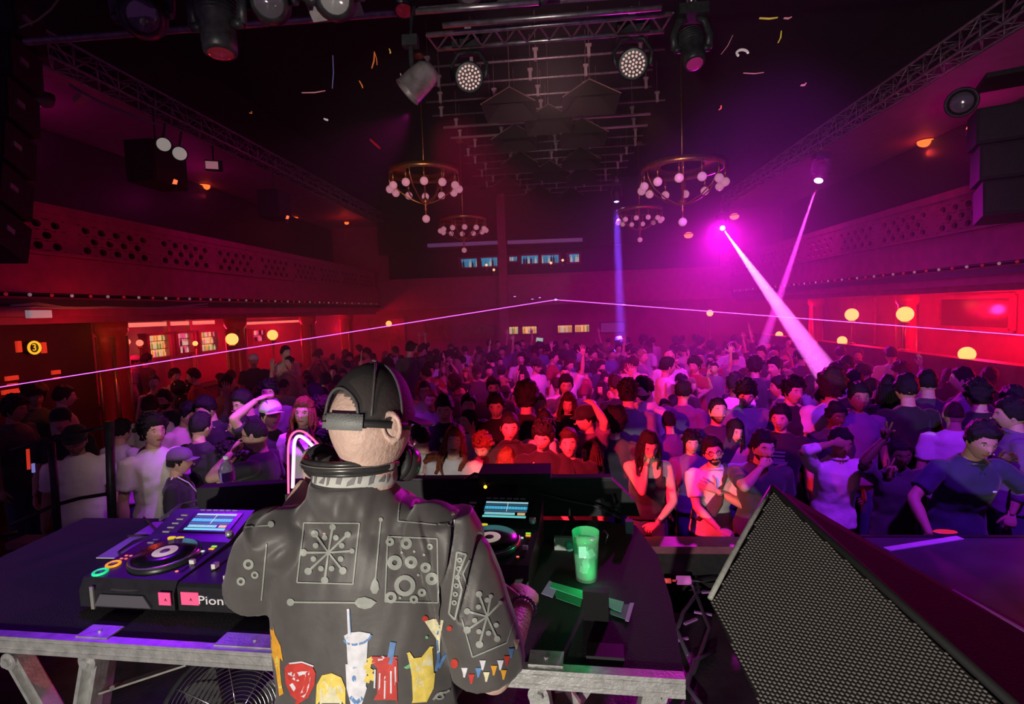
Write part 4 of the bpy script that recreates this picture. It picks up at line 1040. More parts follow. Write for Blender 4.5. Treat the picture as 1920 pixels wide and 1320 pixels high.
    for (y, nm, cc) in ((.095, 'amber', (1, .38, .02)), (.045, 'green', (.02, .75, .3))):
        b = MB(); b.torus(onTop(.037, y) + Vector((0, 0, .003)), .0195, .0045, 28, 8, top); o = b.build('play_button', led('ring_' + nm, cc, .75), t, True)
        b = MB(); b.lathe(onTop(.037, y) + Vector((0, 0, .002)), [(.015, 0), (.014, .003), (0, .003)], 20); b.build('button_face', mat('button_violet', (.3, .25, .4), .3, .4), o, True)
    # tempo slider
    b = MB(); b.box(onTop(.318, .13), (.012, .13, .002), top); sl = b.build('tempo_slot', mat('jog_black'), t); b = MB(); b.box(onTop(.318, .12) + Vector((0, 0, .008)), (.018, .01, .014), top); b.build('tempo_fader', mat('fader_white', (.75, .73, .7), .4), sl)
    for (x, y, nm, cc) in ((.312, .235, 'lgreen', (.3, .8, .05)), (.314, .218, 'lorange', (1, .42, .05)), (.29, .2, 'wht', (.6, .6, .6))):
        b = MB(); b.box(onTop(x, y), (.018, .008, .006), top); b.build('mode_button', led(nm, cc, .9), t)
    b = MB(); b.tube([onTop(.318, .31), onTop(.318, .31) + Vector((0, 0, .025))], [.014, .012], 16); b.build('rotary_knob', mat('knob_silver', (.6, .6, .62), .3, .6), t, True)
    # disc slot lip on the front
    b = MB(); b.prism([(.06, -.002, .02), (.085, -.002, .06), (.24, -.002, .06), (.265, -.002, .02)], (0, -.006, 0)); b.build('slot_lip', mat('lip_grey', (.16, .15, .18), .3, .4), t)
    b = MB(); b.lathe((.165, 0, .072), [(0, .003), (.055, .003), (.065, 0)], 24); b.xform(Matrix.Translation((.165, .012, .0)) @ Matrix.Diagonal((1, .25, 1, 1)) @ Matrix.Translation((-.165, 0, 0))); b.build('slot_highlight', mat('silver_rim'), t, True)
    b = MB(); b.box((.052, -.004, .045), (.012, .006, .075)); b.build('corner_trim', mat('lip_silver', (.5, .48, .45), .35, .6), t)
    return t
P = at_z(152, 1143, TZ + .0); P2 = at_z(334, 1152, TZ)
rz = math.atan2(P2.y - P.y, P2.x - P.x)
rz = R(-3)
pl = player('media player with lit jog wheel and blue screen left of the performer', P, rz)
pr = player('media player at the right of the performer, partly hidden, blue screen showing', Vector((-.465, 1.68, TZ)), R(-5))
def mixer(lbl, loc, rz):
    t = empty('dj_mixer', lbl, 'mixer', loc, rz); W, L, H = .36, .42, .1
    b = MB(); b.prism([(0, y, z) for (y, z) in ((0, .012), (0, H - .01), (.01, H), (L, H + .012), (L, .012))], (W, 0, 0)); b.build('body', M_body, t)
    b = MB()
    for (x, y) in ((.03, .04), (W - .03, .04), (.03, L - .04), (W - .03, L - .04)): b.tube([(x, y, 0), (x, y, .014)], .018, 12)
    b.build('feet', mat('rubber'), t, True)
    for c in range(4):
        x = .06 + c * .075
        for r_ in range(5):
            y = .2 + r_ * .042; b = MB(); b.lathe((x, y, H + .006), [(.012, 0), (.011, .018), (.009, .02), (0, .02)], 14); o = b.build('knob', mat('knob_black', (.04, .04, .045), .35), t, True)
            b = MB(); b.box((x, y + .004, H + .027), (.002, .01, .002)); b.build('pointer', mat('fader_white'), o)
        b = MB(); b.box((x, .12, H + .005), (.006, .08, .002)); sl = b.build('channel_slot', mat('jog_black'), t)
        b = MB(); b.box((x, .1 + .03 * (c % 3), H + .014), (.014, .022, .016)); b.build('channel_fader', mat('fader_white'), sl)
        b = MB(); b.box((x + .022, .19, H + .006), (.012, .008, .005)); b.build('cue_button', led('orangered', (1, .2, .1), .9), t)
    b = MB(); b.box((W / 2, .035, H + .003), (.09, .006, .002)); sl = b.build('crossfader_slot', mat('jog_black'), t); b = MB(); b.box((W / 2 - .03, .035, H + .012), (.012, .02, .014)); b.build('crossfader', mat('fader_white'), sl)
    return t
mx = mixer('black four-channel mixer between the left player and the performer', Vector((P.x + .355, P.y - .015, TZ)), R(-3))
text_obj('lettering', 'Pioneer DJ', .036, mat('logo_white', (.75, .72, .7), .5, emit=(.8, .75, .8), es=.12), Matrix.Translation((.185, -.002, .05)) @ Matrix.Rotation(PI / 2, 4, 'X') @ Matrix.Diagonal((1.45, 1.1, 1, 1)), mx, .0012)
M_tape = mat('pink_tape', (.95, .12, .3), .5, emit=(1, .08, .25), es=.12)
for (par, x, w_, k) in ((pl, .318, .042, 'left'), (mx, .045, .062, 'right')):
    b = MB(); b.box((x, -.0075 if par is pl else -.003, .055), (w_, .003, .042)); o = b.build('tape_label', M_tape, par)
    text_obj('letter', 'A', .014, M_dark, Matrix.Translation((x + .004, -.0095 if par is pl else -.005, .052)) @ Matrix.Rotation(PI / 2, 4, 'X'), o, .0005)
# sheet standing in for a violet light patch, cables along its cable shadows
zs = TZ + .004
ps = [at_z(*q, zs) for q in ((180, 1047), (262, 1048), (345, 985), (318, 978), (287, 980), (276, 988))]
b = MB(); b.prism(ps, (0, 0, .003)); tag(b.build('light_patch_sheet', mat('light_patch_pale', (.75, .72, .8), .6, emit=(.35, .2, 1), es=.0)), 'pale sheet standing in for a violet light patch beside the left player', 'sheet')
for k, (pts, lbl) in enumerate(((((232, 1052), (222, 1035), (250, 1015), (300, 1000), (350, 990)), 'thin black cable along a cable shadow in the light patch, lower one'), (((250, 1052), (262, 1030), (290, 1008), (292, 992), (280, 980), (270, 970)), 'thin black cable along a cable shadow in the light patch, crossing one'), (((240, 1005), (275, 1003), (310, 1010)), 'short black cable along a cable shadow across the middle of the light patch'))):
    b = MB(); b.tube([at_z(x, y, TZ + .014) for x, y in pts], .0045, 7); tag(b.build('cable', mat('black_cable'), smooth=True), lbl, 'cable')
# glossy clutter at the rear left of the table
M_gl = mat('glossy_violet', (.16, .12, .2), .2, .4)
b = MB(); c = at_z(430, 958, TZ); b.box(c + Vector((.02, .2, .02)), (.5, .24, .035), R(-4)); tag(b.build('effects_unit', M_gl), 'flat glossy dark unit behind the left player, violet reflections', 'audio unit')
for k, (pts) in enumerate((((300, 975), (340, 945), (400, 930), (470, 928), (560, 935)), ((310, 985), (350, 955), (420, 940), (500, 938)), ((380, 922), (450, 915), (540, 920)), ((400, 950), (440, 940), (520, 950)))):
    b = MB(); b.tube([at_z(x, y, TZ + .045) for x, y in pts], .007, 8); tag(b.build('cable', M_gl, smooth=True), 'glossy cable arching behind the left player, %s' % ('outermost', 'second', 'rearmost', 'innermost')[k], 'cable')
t = empty('water_bottle', 'clear plastic water bottle behind the left player', 'bottle', at_z(402, 945, TZ) + Vector((0, .12, .0)))
b = MB(); b.lathe((0, 0, 0), [(0, .002), (.034, .002), (.036, .02), (.034, .05), (.036, .08), (.034, .11), (.036, .14), (.03, .165), (.013, .19), (.013, .205)], 20)
b.build('body', mat('clear_plastic', (.85, .8, 1), .08, trans=.85, ior=1.2), t, True)
b = MB(); b.lathe((0, 0, .2), [(.0145, 0), (.0145, .016), (0, .017)], 16); b.build('cap', mat('cap_white', (.7, .7, .8), .4), t, True)
b = MB(); b.lathe((0, 0, .085), [(.0368, 0), (.0368, .05)], 20); b.build('label', mat('bottle_label', (.3, .2, .6), .5), t, True)
# neon-like hoop
t = empty('neon_hoop', 'bent glowing pink and white light tube beside the performer\'s head', 'neon light')
Dn = 2.0
for (pts, r_, nm, cc, e_) in ((((541, 925), (540, 860), (541, 825), (552, 808), (570, 808), (590, 826), (612, 850)), .004, 'pink_tube', (1, .12, .35), .9), (((549, 915), (551, 850), (552, 825), (560, 816), (572, 822), (588, 838), (606, 856)), .0065, 'white_tube', (1, .65, .8), .9)):
    for _ in range(3):
        q = [pts[0]]
        for i in range(len(pts) - 1):
            (x0, y0), (x1, y1) = pts[i], pts[i + 1]; q += [(x0 * .75 + x1 * .25, y0 * .75 + y1 * .25), (x0 * .25 + x1 * .75, y0 * .25 + y1 * .75)]
        pts = q + [pts[-1]]
    b = MB(); b.tube([at_d(x, y, Dn) for x, y in pts], r_, 10); b.build(nm, led(nm, cc, e_), t, True)
b = MB(); q = at_d(545, 925, Dn); b.box((q.x, q.y, (q.z + TZ) / 2), (.03, .03, q.z - TZ)); b.build('holder', M_dark, t)
# glass with the green drink
G = at_z(1100, 1086, TZ)
t = empty('tumbler', 'tall clear tumbler glowing green on the black table', 'glass', G)
b = MB(); prof = [(.0, .0), (.035, .0), (.0365, .004), (.047, .168), (.0465, .17), (.0455, .168), (.0345, .012), (.0, .012)]
b.lathe((0, 0, 0), prof, 36); b.build('glass', mat('clear_glass', (.5, .8, .6), .05, alpha=.16, spec=.8), t, True)
b = MB(); b.lathe((0, 0, .013), [(0, 0), (.0335, 0), (.0428, .125), (0, .125)], 32); b.build('drink', mat('green_drink', (.03, .42, .18), .2, alpha=.5, emit=(.01, .5, .16), es=.1), t, True)
for k, (x, y, z, s_) in enumerate(((-.012, -.01, .1, .026), (.013, .006, .085, .024), (.0, .0, .055, .022), (-.008, .008, .03, .02))):
    b = MB(); b.box((x, y, z), (s_, s_, s_), Matrix.Rotation(k * .7, 3, 'Z') @ Matrix.Rotation(k * .5 + .3, 3, 'X')); b.build('ice_cube', mat('ice', (.7, 1, .85), .1, emit=(.1, 1, .45), es=.2) if k else mat('lit_cube', (.7, 1, .9), .2, emit=(.5, 1, .75), es=1.1), t)
point('drink_light', G + Vector((-.004, -.01, .195)), .35, (.02, 1, .3), .01)
point('drink_light', G + Vector((.02, -.075, .03)), .12, (.02, 1, .3), .01)
# folded slip, green light put into its paper colour; phone in front
zs = TZ + .003
t = empty('folded_slip', 'long green-lit paper slip with violet ends in front of the tumbler', 'paper slip')
def strip(qs, nm, m, z=zs, h_=.0012, par=t):
    b = MB(); b.prism([at_z(x, y, z) for x, y in qs], (0, 0, h_)); return b.build(nm, m, par)
strip(((1036, 1092), (1030, 1101), (1165, 1148), (1170, 1129)), 'fold', mat('green_lit_paper', (.12, .75, .4), .6), zs + .002)
strip(((1034, 1094), (1043, 1122), (1088, 1138), (1095, 1112)), 'left_panel', mat('green_lit_paper_dark', (.05, .3, .16), .6))
strip(((1143, 1132), (1144, 1152), (1177, 1163), (1182, 1134)), 'right_panel', mat('green_lit_paper_dark'))
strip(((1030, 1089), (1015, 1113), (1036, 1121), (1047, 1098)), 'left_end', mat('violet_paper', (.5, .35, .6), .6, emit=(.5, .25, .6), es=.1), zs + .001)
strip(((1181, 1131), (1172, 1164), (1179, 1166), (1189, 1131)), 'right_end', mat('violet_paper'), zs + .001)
t = empty('phone', 'black phone standing in front of the green slip', 'phone', at_z(1118, 1160, TZ))
b = MB(); b.box((0, 0, .045), (.075, .03, .09), R(-8)); b.build('body', mat('phone_black', (.004, .004, .005), .6, spec=.2), t)
b = MB(); b.box((.0, -.08, .004), (.1, .06, .008), R(-4)); tag(b.build('wallet', mat('leather_black', (.015, .014, .016), .5), loc=at_z(1130, 1190, TZ)), 'flat black wallet on the table below the phone', 'wallet')
# silver adapter left of the tumbler
t = empty('adapter', 'small silver adapter plate with a teal knob left of the tumbler', 'adapter', at_z(1062, 1030, TZ))
b = MB(); b.box((-.01, .0, .025), (.07, .02, .05), R(-4)); b.build('plate', mat('adapter_grey', (.35, .4, .36), .4, .4), t); b = MB(); b.lathe((.012, -.015, .02), [(0, .013), (.016, .012), (.017, 0)], 18, Matrix.Rotation(PI / 2, 3, 'X')); b.build('knob', mat('teal', (.15, .6, .45), .35), t, True)
b = MB(); b.tube([at_z(1135, 1018, TZ + .01), at_z(1140, 1003, TZ + .05), at_z(1133, 995, TZ + .05), at_z(1129, 1000, TZ + .02)], .003, 6); tag(b.build('key_ring', mat('bare_metal'), smooth=True), 'thin wire loop just right of the tumbler rim', 'wire')
p = at_z(1180, 1000, TZ); b = MB(); b.box(p + Vector((0, 0, .03)), (.03, .03, .05)); tag(b.build('tape_roll', mat('violet_grey', (.3, .25, .4), .5)), 'small violet grey block at the rear right corner of the table', 'block')
# floor level things between table and speaker
for k, (px, py, w_, cc, lbl) in enumerate(((1251, 1089, .03, (1, .1, .1), 'small red lit plug right of the table'), (1264, 1089, .014, (1, .1, .1), 'tiny red lamp next to the plug'), (1282, 1088, .055, (.75, .15, .6), 'pink tagged connector right of the table'))):
    w_ *= 1.6; p = at_z(px, py, .89); t = empty('connector', lbl, 'connector', p); b = MB(); b.tube([(-w_ / 2, 0, 0), (w_ / 2, 0, 0)], w_ * .32, 10); b.build('plug', mat('conn%d' % k, cc, .4, emit=cc, es=.4), t, True); b = MB(); b.tube([(w_ / 2, 0, 0), (w_ / 2 + .08, 0, -.01), (w_ / 2 + .3, .1, -.01)], .006, 6); b.build('lead', mat('black_cable'), t, True)
for k, pts in enumerate((((1245, 1040), (1300, 1100), (1330, 1180), (1300, 1260), (1260, 1300)), ((1340, 1220), (1300, 1240), (1290, 1290), (1320, 1330)), ((1225, 1100), (1260, 1160), (1290, 1230)), ((1300, 1050), (1310, 1110), (1280, 1150), (1260, 1210)))):
    b = MB(); b.tube([at_z(x, y, .87) for x, y in pts], .012, 8); tag(b.build('cable', M_gl, smooth=True), 'cable on the stage floor between table and speaker, %s' % ('longest one', 'nearest one', 'leftmost one', 'rear one')[k], 'cable')
for k, (px, py) in enumerate(((1300, 1062), (1330, 1110), (1318, 1150), (1275, 1200), (1362, 1148), (1295, 1165))):
    p = at_z(px, py, .87); b = MB(); b.box(p, (.1, .015, .01), random.uniform(-1, 1)); tag(b.build('tape_scrap', mat('violet_tape2', (.5, .2, .6), .4)), 'scrap of violet tape on the stage floor, %s' % ('farthest', 'right of the connector', 'middle', 'nearest the table', 'against the speaker', 'between cables')[k], 'tape')
# floor fan under the table
F_ = down(440, 1345, .35)
t = empty('floor_fan', 'large wire-caged floor fan under the left half of the table', 'fan', F_)
fd = (CAM - F_).normalized(); fd = (fd + Vector((.15, 0, .0))).normalized(); Rm = aimz(fd)
rf = .235
for k in range(17):
    r_ = .03 + (rf - .03) * k / 16; z_ = .075 * math.sqrt(max(0, 1 - (r_ / rf) ** 2))
    b = MB(); b.torus(Rm @ Vector((0, 0, z_)), r_, .0016, 48, 5, Rm); b.build('cage_wire', mat('chrome', (.6, .58, .6), .2, .9), t, True)
for k in range(8):
    a = k * PI / 4; b = MB(); b.tube([Rm @ Vector((math.cos(a) * r_, math.sin(a) * r_, .078 * math.sqrt(max(0, 1 - (r_ / rf) ** 2)))) for r_ in (.03, .1, .16, .21, rf)], .0022, 6); b.build('cage_spoke', mat('chrome'), t, True)
b = MB(); b.lathe((0, 0, 0), [(0, .085), (.04, .083), (.045, .076)], 24, Rm); b.build('badge', mat('fan_badge', (.5, .5, .52), .3, .5), t, True)
b = MB(); b.lathe((0, 0, 0), [(rf, -.1), (rf + .012, -.08), (rf + .012, .01), (rf, .012)], 40, Rm); b.build('housing', M_case, t, True)
for k in range(3):
    a = k * 2 * PI / 3; b = MB(); q = [Rm @ Vector((math.cos(a + o_) * r_, math.sin(a + o_) * r_, z_)) for (r_, o_, z_) in ((.04, -.2, -.03), (.2, -.35, -.045), (.21, .25, .0), (.15, .5, .01), (.04, .3, -.01))]; b.prism(q, fd * .003); b.build('blade', mat('fan_blade', (.12, .12, .13), .4), t)
b = MB(); b.tube([Rm @ Vector((0, 0, -.15)), Rm @ Vector((0, 0, -.02))], .05, 14); b.build('motor', M_case, t, True)
b = MB(); b.tube([Vector((-.25, 0, .0)), Vector((-.26, .02, .84 - F_.z + .04)), Vector((.26, .02, .84 - F_.z + .04)), Vector((.25, 0, 0))], .012, 8); b.build('stand', M_case, t, True)
# ------------------------------------------------------------------ people
SKIN = {k: mat('skin_' + k, v, .5, spec=.4, var=.06, scale=30) for k, v in (('light', (.62, .38, .29)), ('mid', (.48, .28, .2)), ('tan', (.36, .2, .13)), ('dark', (.14, .075, .05)))}
M_lip = mat('lips', (.42, .13, .12), .4); M_eye = mat('eye_white', (.7, .66, .64), .25); M_iris = mat('iris', (.03, .02, .015), .15); M_stub = mat('stubble', (.2, .11, .08), .8)
HAIR = {k: mat('hair_' + k, v, .5, var=.4, scale=60, bump=.6, bscale=140, spec=.4) for k, v in (('black', (.012, .009, .01)), ('brown', (.045, .022, .014)), ('red', (.2, .05, .02)), ('ginger', (.28, .1, .04)), ('fair', (.3, .2, .12)), ('grey', (.25, .24, .24)))}
def cloth(nm, c, rough=.8):
    return mat('cloth_' + nm, c, rough, var=.08, scale=8, bump=.5, bscale=9, sheen=.15)
CL = {'white': cloth('white', (.72, .7, .7)), 'cream': cloth('cream', (.62, .55, .42)), 'black': cloth('black', (.018, .017, .02)), 'charcoal': cloth('charcoal', (.05, .048, .055)), 'grey': cloth('grey', (.22, .2, .22)),
      'purple': cloth('purple', (.16, .08, .22)), 'navy': cloth('navy', (.03, .035, .08)), 'red': cloth('red', (.35, .03, .04)), 'pink': cloth('pink', (.6, .25, .32)), 'green': cloth('green', (.05, .09, .05)), 'blue': cloth('blue', (.12, .18, .35)), 'tan': cloth('tan', (.4, .27, .17)), 'denim': cloth('denim', (.05, .07, .13))}

def head_surface(d, female=False):
    """unit direction -> point of the bare head, face towards -y"""
    x, y, z = d
    rx, ry, rz = (.0735, .094, .118) if female else (.077, .097, .12)
    X, Y, Z = x * rx, y * ry, z * rz
    t = max(0, -z)
    X *= 1 - .33 * t ** 1.7
    if y > 0: Y *= 1 - .38 * t ** 1.2
    else: Y *= 1 - .10 * t ** 2
    if y < 0:
        f = -y
        Y -= .006 * f * (1 - abs(x)) 
        Y += .0105 * math.exp(-((abs(X) - .031) / .0135) ** 2 - ((Z - .004) / .0105) ** 2) * f
        Y -= .0045 * math.exp(-((Z - .025) / .008) ** 2 - (X / .05) ** 4) * f
        # nose
        if -.05 < Z < .03:
            u = (.02 - Z) / .055
            h = .0245 * max(0, min(1, u)) ** 1.2 if u < 1 else .0245 * max(0, 1 - (u - 1) / .12)
            wn = .0085 + .006 * max(0, min(1, u))
            Y -= h * math.exp(-(X / wn) ** 2) * f
        Y -= .0055 * math.exp(-(X / .021) ** 2 - ((Z + .0585) / .005) ** 2) * f + .006 * math.exp(-(X / .018) ** 2 - ((Z + .070) / .006) ** 2) * f
        Y += .004 * math.exp(-(X / .024) ** 2 - ((Z + .0642) / .0025) ** 2) * f
        Y -= .010 * math.exp(-(X / .022) ** 2 - ((Z + .1) / .014) ** 2) * f
        Y += .003 * math.exp(-((abs(X) - .05) / .014) ** 2 - ((Z + .045) / .02) ** 2) * f
    return Vector((X, Y, Z))
def head_geom(b, female=False, beard=None, det=1):
    """materials 0 skin 1 lips 2 hair-coloured 3 eye white 4 iris 5 stubble"""
    nu, nv = (44, 38) if det else (26, 20)
    vs = [head_surface((0, 0, 1), female)]
    for j in range(1, nv):
        a = PI * j / nv
        for k in range(nu):
            t = 2 * PI * (k + .5) / nu - PI / 2
            vs.append(head_surface((math.sin(a) * math.cos(t), math.sin(a) * math.sin(t), math.cos(a)), female))
    vs.append(head_surface((0, 0, -1), female))
    fs = [(0, 1 + k, 1 + (k + 1) % nu) for k in range(nu)]
    for j in range(nv - 2):
        for k in range(nu):
            k2 = (k + 1) % nu
            fs.append((1 + j * nu + k, 1 + (j + 1) * nu + k, 1 + (j + 1) * nu + k2, 1 + j * nu + k2))
    e = len(vs) - 1; q = 1 + (nv - 2) * nu
    fs += [(e, q + (k + 1) % nu, q + k) for k in range(nu)]
    o = len(b.f); b.add(vs, fs)
    for i, f in enumerate(fs):
        c = sum((vs[j] for j in f), Vector()) / len(f)
        m = 0
        if c.y < -.04:
            if abs(c.z + .0645) < .0075 and abs(c.x) < .022: m = 1
            elif beard and beard != 'stubble' and (c.z < -.075 or (abs(c.x) > .03 and c.z < -.045) or (-.056 < c.z < -.042 and abs(c.x) < .03)): m = 2
            elif beard == 'moustache': m = 0
        elif beard and beard != 'moustache' and c.y < .01 and c.z < -.045: m = 2
        if beard == 'moustache' and m == 2: m = 0
        if beard == 'moustache' and c.y < -.04 and -.056 < c.z < -.044 and abs(c.x) < .028: m = 2
        if beard == 'stubble' and c.y < .02 and c.z < -.05 and m == 0: m = 5
        b.m[o + i] = m
    for s_ in (-1, 1):
        y0 = head_surface(Vector((s_ * .031 / .077, -.9, .004 / .12)).normalized(), female).y
        b.mi = 3; b.sphere((s_ * .031, y0 + .0075, .004), (.0135, .011, .0085), 10, 7)
        b.mi = 4; b.sphere((s_ * .031, y0 - .0015, .004), (.0055, .003, .0058), 8, 5)
        b.mi = 2; b.tube([(s_ * .014, y0 - .0095, .021), (s_ * .03, y0 - .0105, .0265), (s_ * .047, y0 + .001, .021)], [.0032, .004, .002], 6)
        b.mi = 0; b.sphere((s_ * (.0735 if female else .077), .006, -.004), (.0065, .017, .03), 8, 8, Matrix.Rotation(s_ * .35, 3, 'Z') @ Matrix.Rotation(-.2, 3, 'X'))
        b.sphere((s_ * .011, head_surface((0.1, -.98, -.2), female).y - .012, -.035), (.006, .007, .006), 8, 5)
def hair_geom(style, seed, female=False):
    """closed hair cap with an own shape, plus locks; local head coordinates"""
    b = MB(); rnd = random.Random(seed); sv = Vector((seed * 1.7, seed * .3, 0))
    P = {'buzz': (.003, .001, 40, .055, -.02), 'short': (.015, .006, 26, .062, -.035), 'crop': (.026, .012, 24, .06, -.03), 'quiff': (.024, .010, 20, .066, -.03), 'curly': (.034, .016, 30, .054, -.055), 'afro': (.07, .02, 26, .04, -.06),
         'long': (.016, .006, 16, .064, -.08), 'wavylong': (.026, .012, 20, .06, -.09), 'bun': (.008, .003, 20, .055, -.05), 'bald': (.001, 0, 10, .09, .06)}[style]
    th, am, fr, zf, zb = P
    nu, nv = 34, 22
    vs = []
    def pt(a, t):
        d = Vector((math.sin(a) * math.cos(t), math.sin(a) * math.sin(t), math.cos(a)))
        s_ = head_surface(d, female)
        n_ = noise.noise(d * fr * .14 + sv) + .6 * noise.noise(d * fr * .4 + sv)
        # hairline: z limit depends on the direction round the head
        fy = -d.y / max(1e-5, math.hypot(d.x, d.y))                # 1 front, -1 back
        lim = zf if fy > .75 else (zb + (zf - zb) * max(0, min(1, (fy - .1) / .65)) if fy > .1 else (-.015 if fy > -.25 else zb))
        if style in ('long', 'wavylong') and fy < .35: lim = zb
        k = max(0, min(1, (s_.z - lim) / .02 + .5))
        q = th * (.4 + .85 * max(0, d.z)) + am * n_ * 1.25
        if style in ('crop', 'short', 'quiff'): q += .004 * noise.noise(d * 17 + sv)
        if style == 'quiff' and fy > 0: q += .022 * max(0, d.z) * fy * (1 if d.z < .93 else .6)
        if style == 'bun': pass
        n = Vector((s_.x / .077 ** 2, s_.y / .097 ** 2, s_.z / .12 ** 2)).normalized()
        return s_ + n * (q * k - .006 * (1 - k))
    vs.append(pt(0.0001, 0))
    for j in range(1, nv):
        a = PI * .74 * j / (nv - 1)
        for k in range(nu): vs.append(pt(a, 2 * PI * k / nu))
    fs = [(0, 1 + k, 1 + (k + 1) % nu) for k in range(nu)]
    for j in range(nv - 2):
        for k in range(nu):
            k2 = (k + 1) % nu
            fs.append((1 + j * nu + k, 1 + (j + 1) * nu + k, 1 + (j + 1) * nu + k2, 1 + j * nu + k2))
    fs.append(tuple(1 + (nv - 2) * nu + k for k in range(nu)))
    b.add(vs, fs)
    if style in ('long', 'wavylong'):
        wv = .012 if style == 'long' else .026
        L = .3 if style == 'long' else .33
        for k in range(26):
            t = R(-38) + R(256) * k / 25 + rnd.uniform(-.06, .06)
            a = PI * .42
            rx, ry = .087, .105
            x, y = rx * math.cos(t), ry * math.sin(t)
            ph = rnd.uniform(0, 6); l = L * rnd.uniform(.8, 1.1); out = .045 if style == 'wavylong' else .015
            pts = []; rr = []
            for i in range(7):
                u = i / 6; q = 1 + (out * 9 * u if u < .6 else out * 9 * .6)
                pts.append((x * (.8 + .2 * min(1, u * 3)) * q + wv * math.sin(ph + u * 9) * u, y * (.8 + .2 * min(1, u * 3)) * (1 + out * 3 * u) + wv * math.cos(ph + u * 8) * u * .7 + .02 * u, .045 - u * l)); rr.append(.017 * (1 - .55 * u) * (1.25 if style == 'wavylong' else 1))
            b.tube(pts, rr, 6)
    if style == 'bun': b.sphere((0, .1, .06), (.04, .04, .038), 14, 10)
    if style == 'curly':
        for k in range(46):
            t = rnd.uniform(0, 2 * PI); a = rnd.uniform(.1, 1.35); d = Vector((math.sin(a) * math.cos(t), math.sin(a) * math.sin(t), math.cos(a)))
            if d.y < -.62 and d.z < .62: continue
            s_ = head_surface(d, female); b.sphere(s_ + d * rnd.uniform(.026, .042), rnd.uniform(.014, .022), 7, 5)
    return b
L1, L2 = .285, .26
def ik(S, W, pole):
    d = W - S; L = d.length
    if L > L1 + L2 - .005: d = d * ((L1 + L2 - .005) / L); W = S + d; L = d.length
    if L < .12: L = .12
    a = (L1 * L1 - L2 * L2 + L * L) / (2 * L); h = math.sqrt(max(0, L1 * L1 - a * a)); dn = d.normalized()
    p = (pole - dn * pole.dot(dn)).normalized()
    return S + dn * a + p * h, W
FING = {   # per finger (index..little): spread degrees, curl degrees per joint ; thumb: out angle, curl
    'relaxed': ([(6, 18), (1, 22), (-4, 26), (-9, 30)], (38, 12)), 'open': ([(14, 4), (4, 3), (-6, 4), (-16, 6)], (60, 5)), 'peace': ([(14, 3), (-8, 3), (-4, 82), (-9, 86)], (15, 55)),
    'fist': ([(4, 80), (1, 84), (-3, 86), (-7, 88)], (18, 50)), 'grip': ([(6, 50), (2, 52), (-2, 54), (-7, 56)], (45, 30)), 'flat': ([(5, 6), (1, 5), (-4, 6), (-9, 8)], (30, 8)), 'point': ([(3, 4), (1, 80), (-3, 84), (-7, 86)], (20, 50)), 'claw': ([(16, 30), (5, 34), (-6, 34), (-17, 32)], (55, 25))}
def hand_geom(b, W, d, n, pose, side, s_=1., seg=6):
    """W wrist, d finger direction, n back-of-hand normal, side +1 = left hand (thumb towards d x n side)"""
    d = d.normalized(); n = (n - d * n.dot(d)).normalized(); x = d.cross(n) * side     # x: towards the thumb
    M = Matrix((x, d, n)).transposed()
    def P(a, c, e): return W + M @ Vector((a * s_, c * s_, e * s_))
    fs, (to, tc) = FING[pose]
    b.tube([P(0, -.03, 0), P(0, 0, 0), P(.002, .025, 0), P(.002, .055, 0), P(0, .083, 0), P(0, .092, 0)], [q * s_ for q in (.024, .026, .036, .042, .041, .03)], 12, flat=.42, up=tuple(n))
    for i, (sp, cu) in enumerate(fs):
        bx = (.03, .0105, -.0095, -.0285)[i]; L = (.072, .08, .074, .058)[i]; r_ = (.0092, .0095, .009, .008)[i]
        p = P(bx, .082 - .004 * abs(i - 1), 0); pts = [P(bx * .9, .06, 0), p]; rr = [r_ * s_ * .95, r_ * s_]
        an = 0; c = p
        for j, q in enumerate((.42, .32, .26)):
            an += R(cu)
            dr = M @ Vector((math.sin(R(sp)) * math.cos(an), math.cos(an) * math.cos(R(sp)), -math.sin(an)))
            c = c + dr * (L * q * s_); pts.append(c); rr.append(r_ * s_ * (.95, .88, .7)[j])
        pts.append(c + dr * .004 * s_); rr.append(r_ * s_ * .3)
        b.tube(pts, rr, seg)
    c = P(.026, .018, -.004); pts = [P(.01, .005, 0), c]; rr = [.012 * s_, .0135 * s_]; an = 0
    for j, q in enumerate((.04, .03, .024)):
        an += R(tc) * .6
        dr = M @ Vector((math.sin(R(to) * (1 - .25 * j)), math.cos(R(to) * (1 - .25 * j)), -math.sin(an) * .8)).normalized()
        c = c + dr * q * s_; pts.append(c); rr.append((.0115, .0105, .008)[j] * s_)
    pts.append(c + dr * .004 * s_); rr.append(.003 * s_)
    b.tube(pts, rr, seg)
V3 = Vector
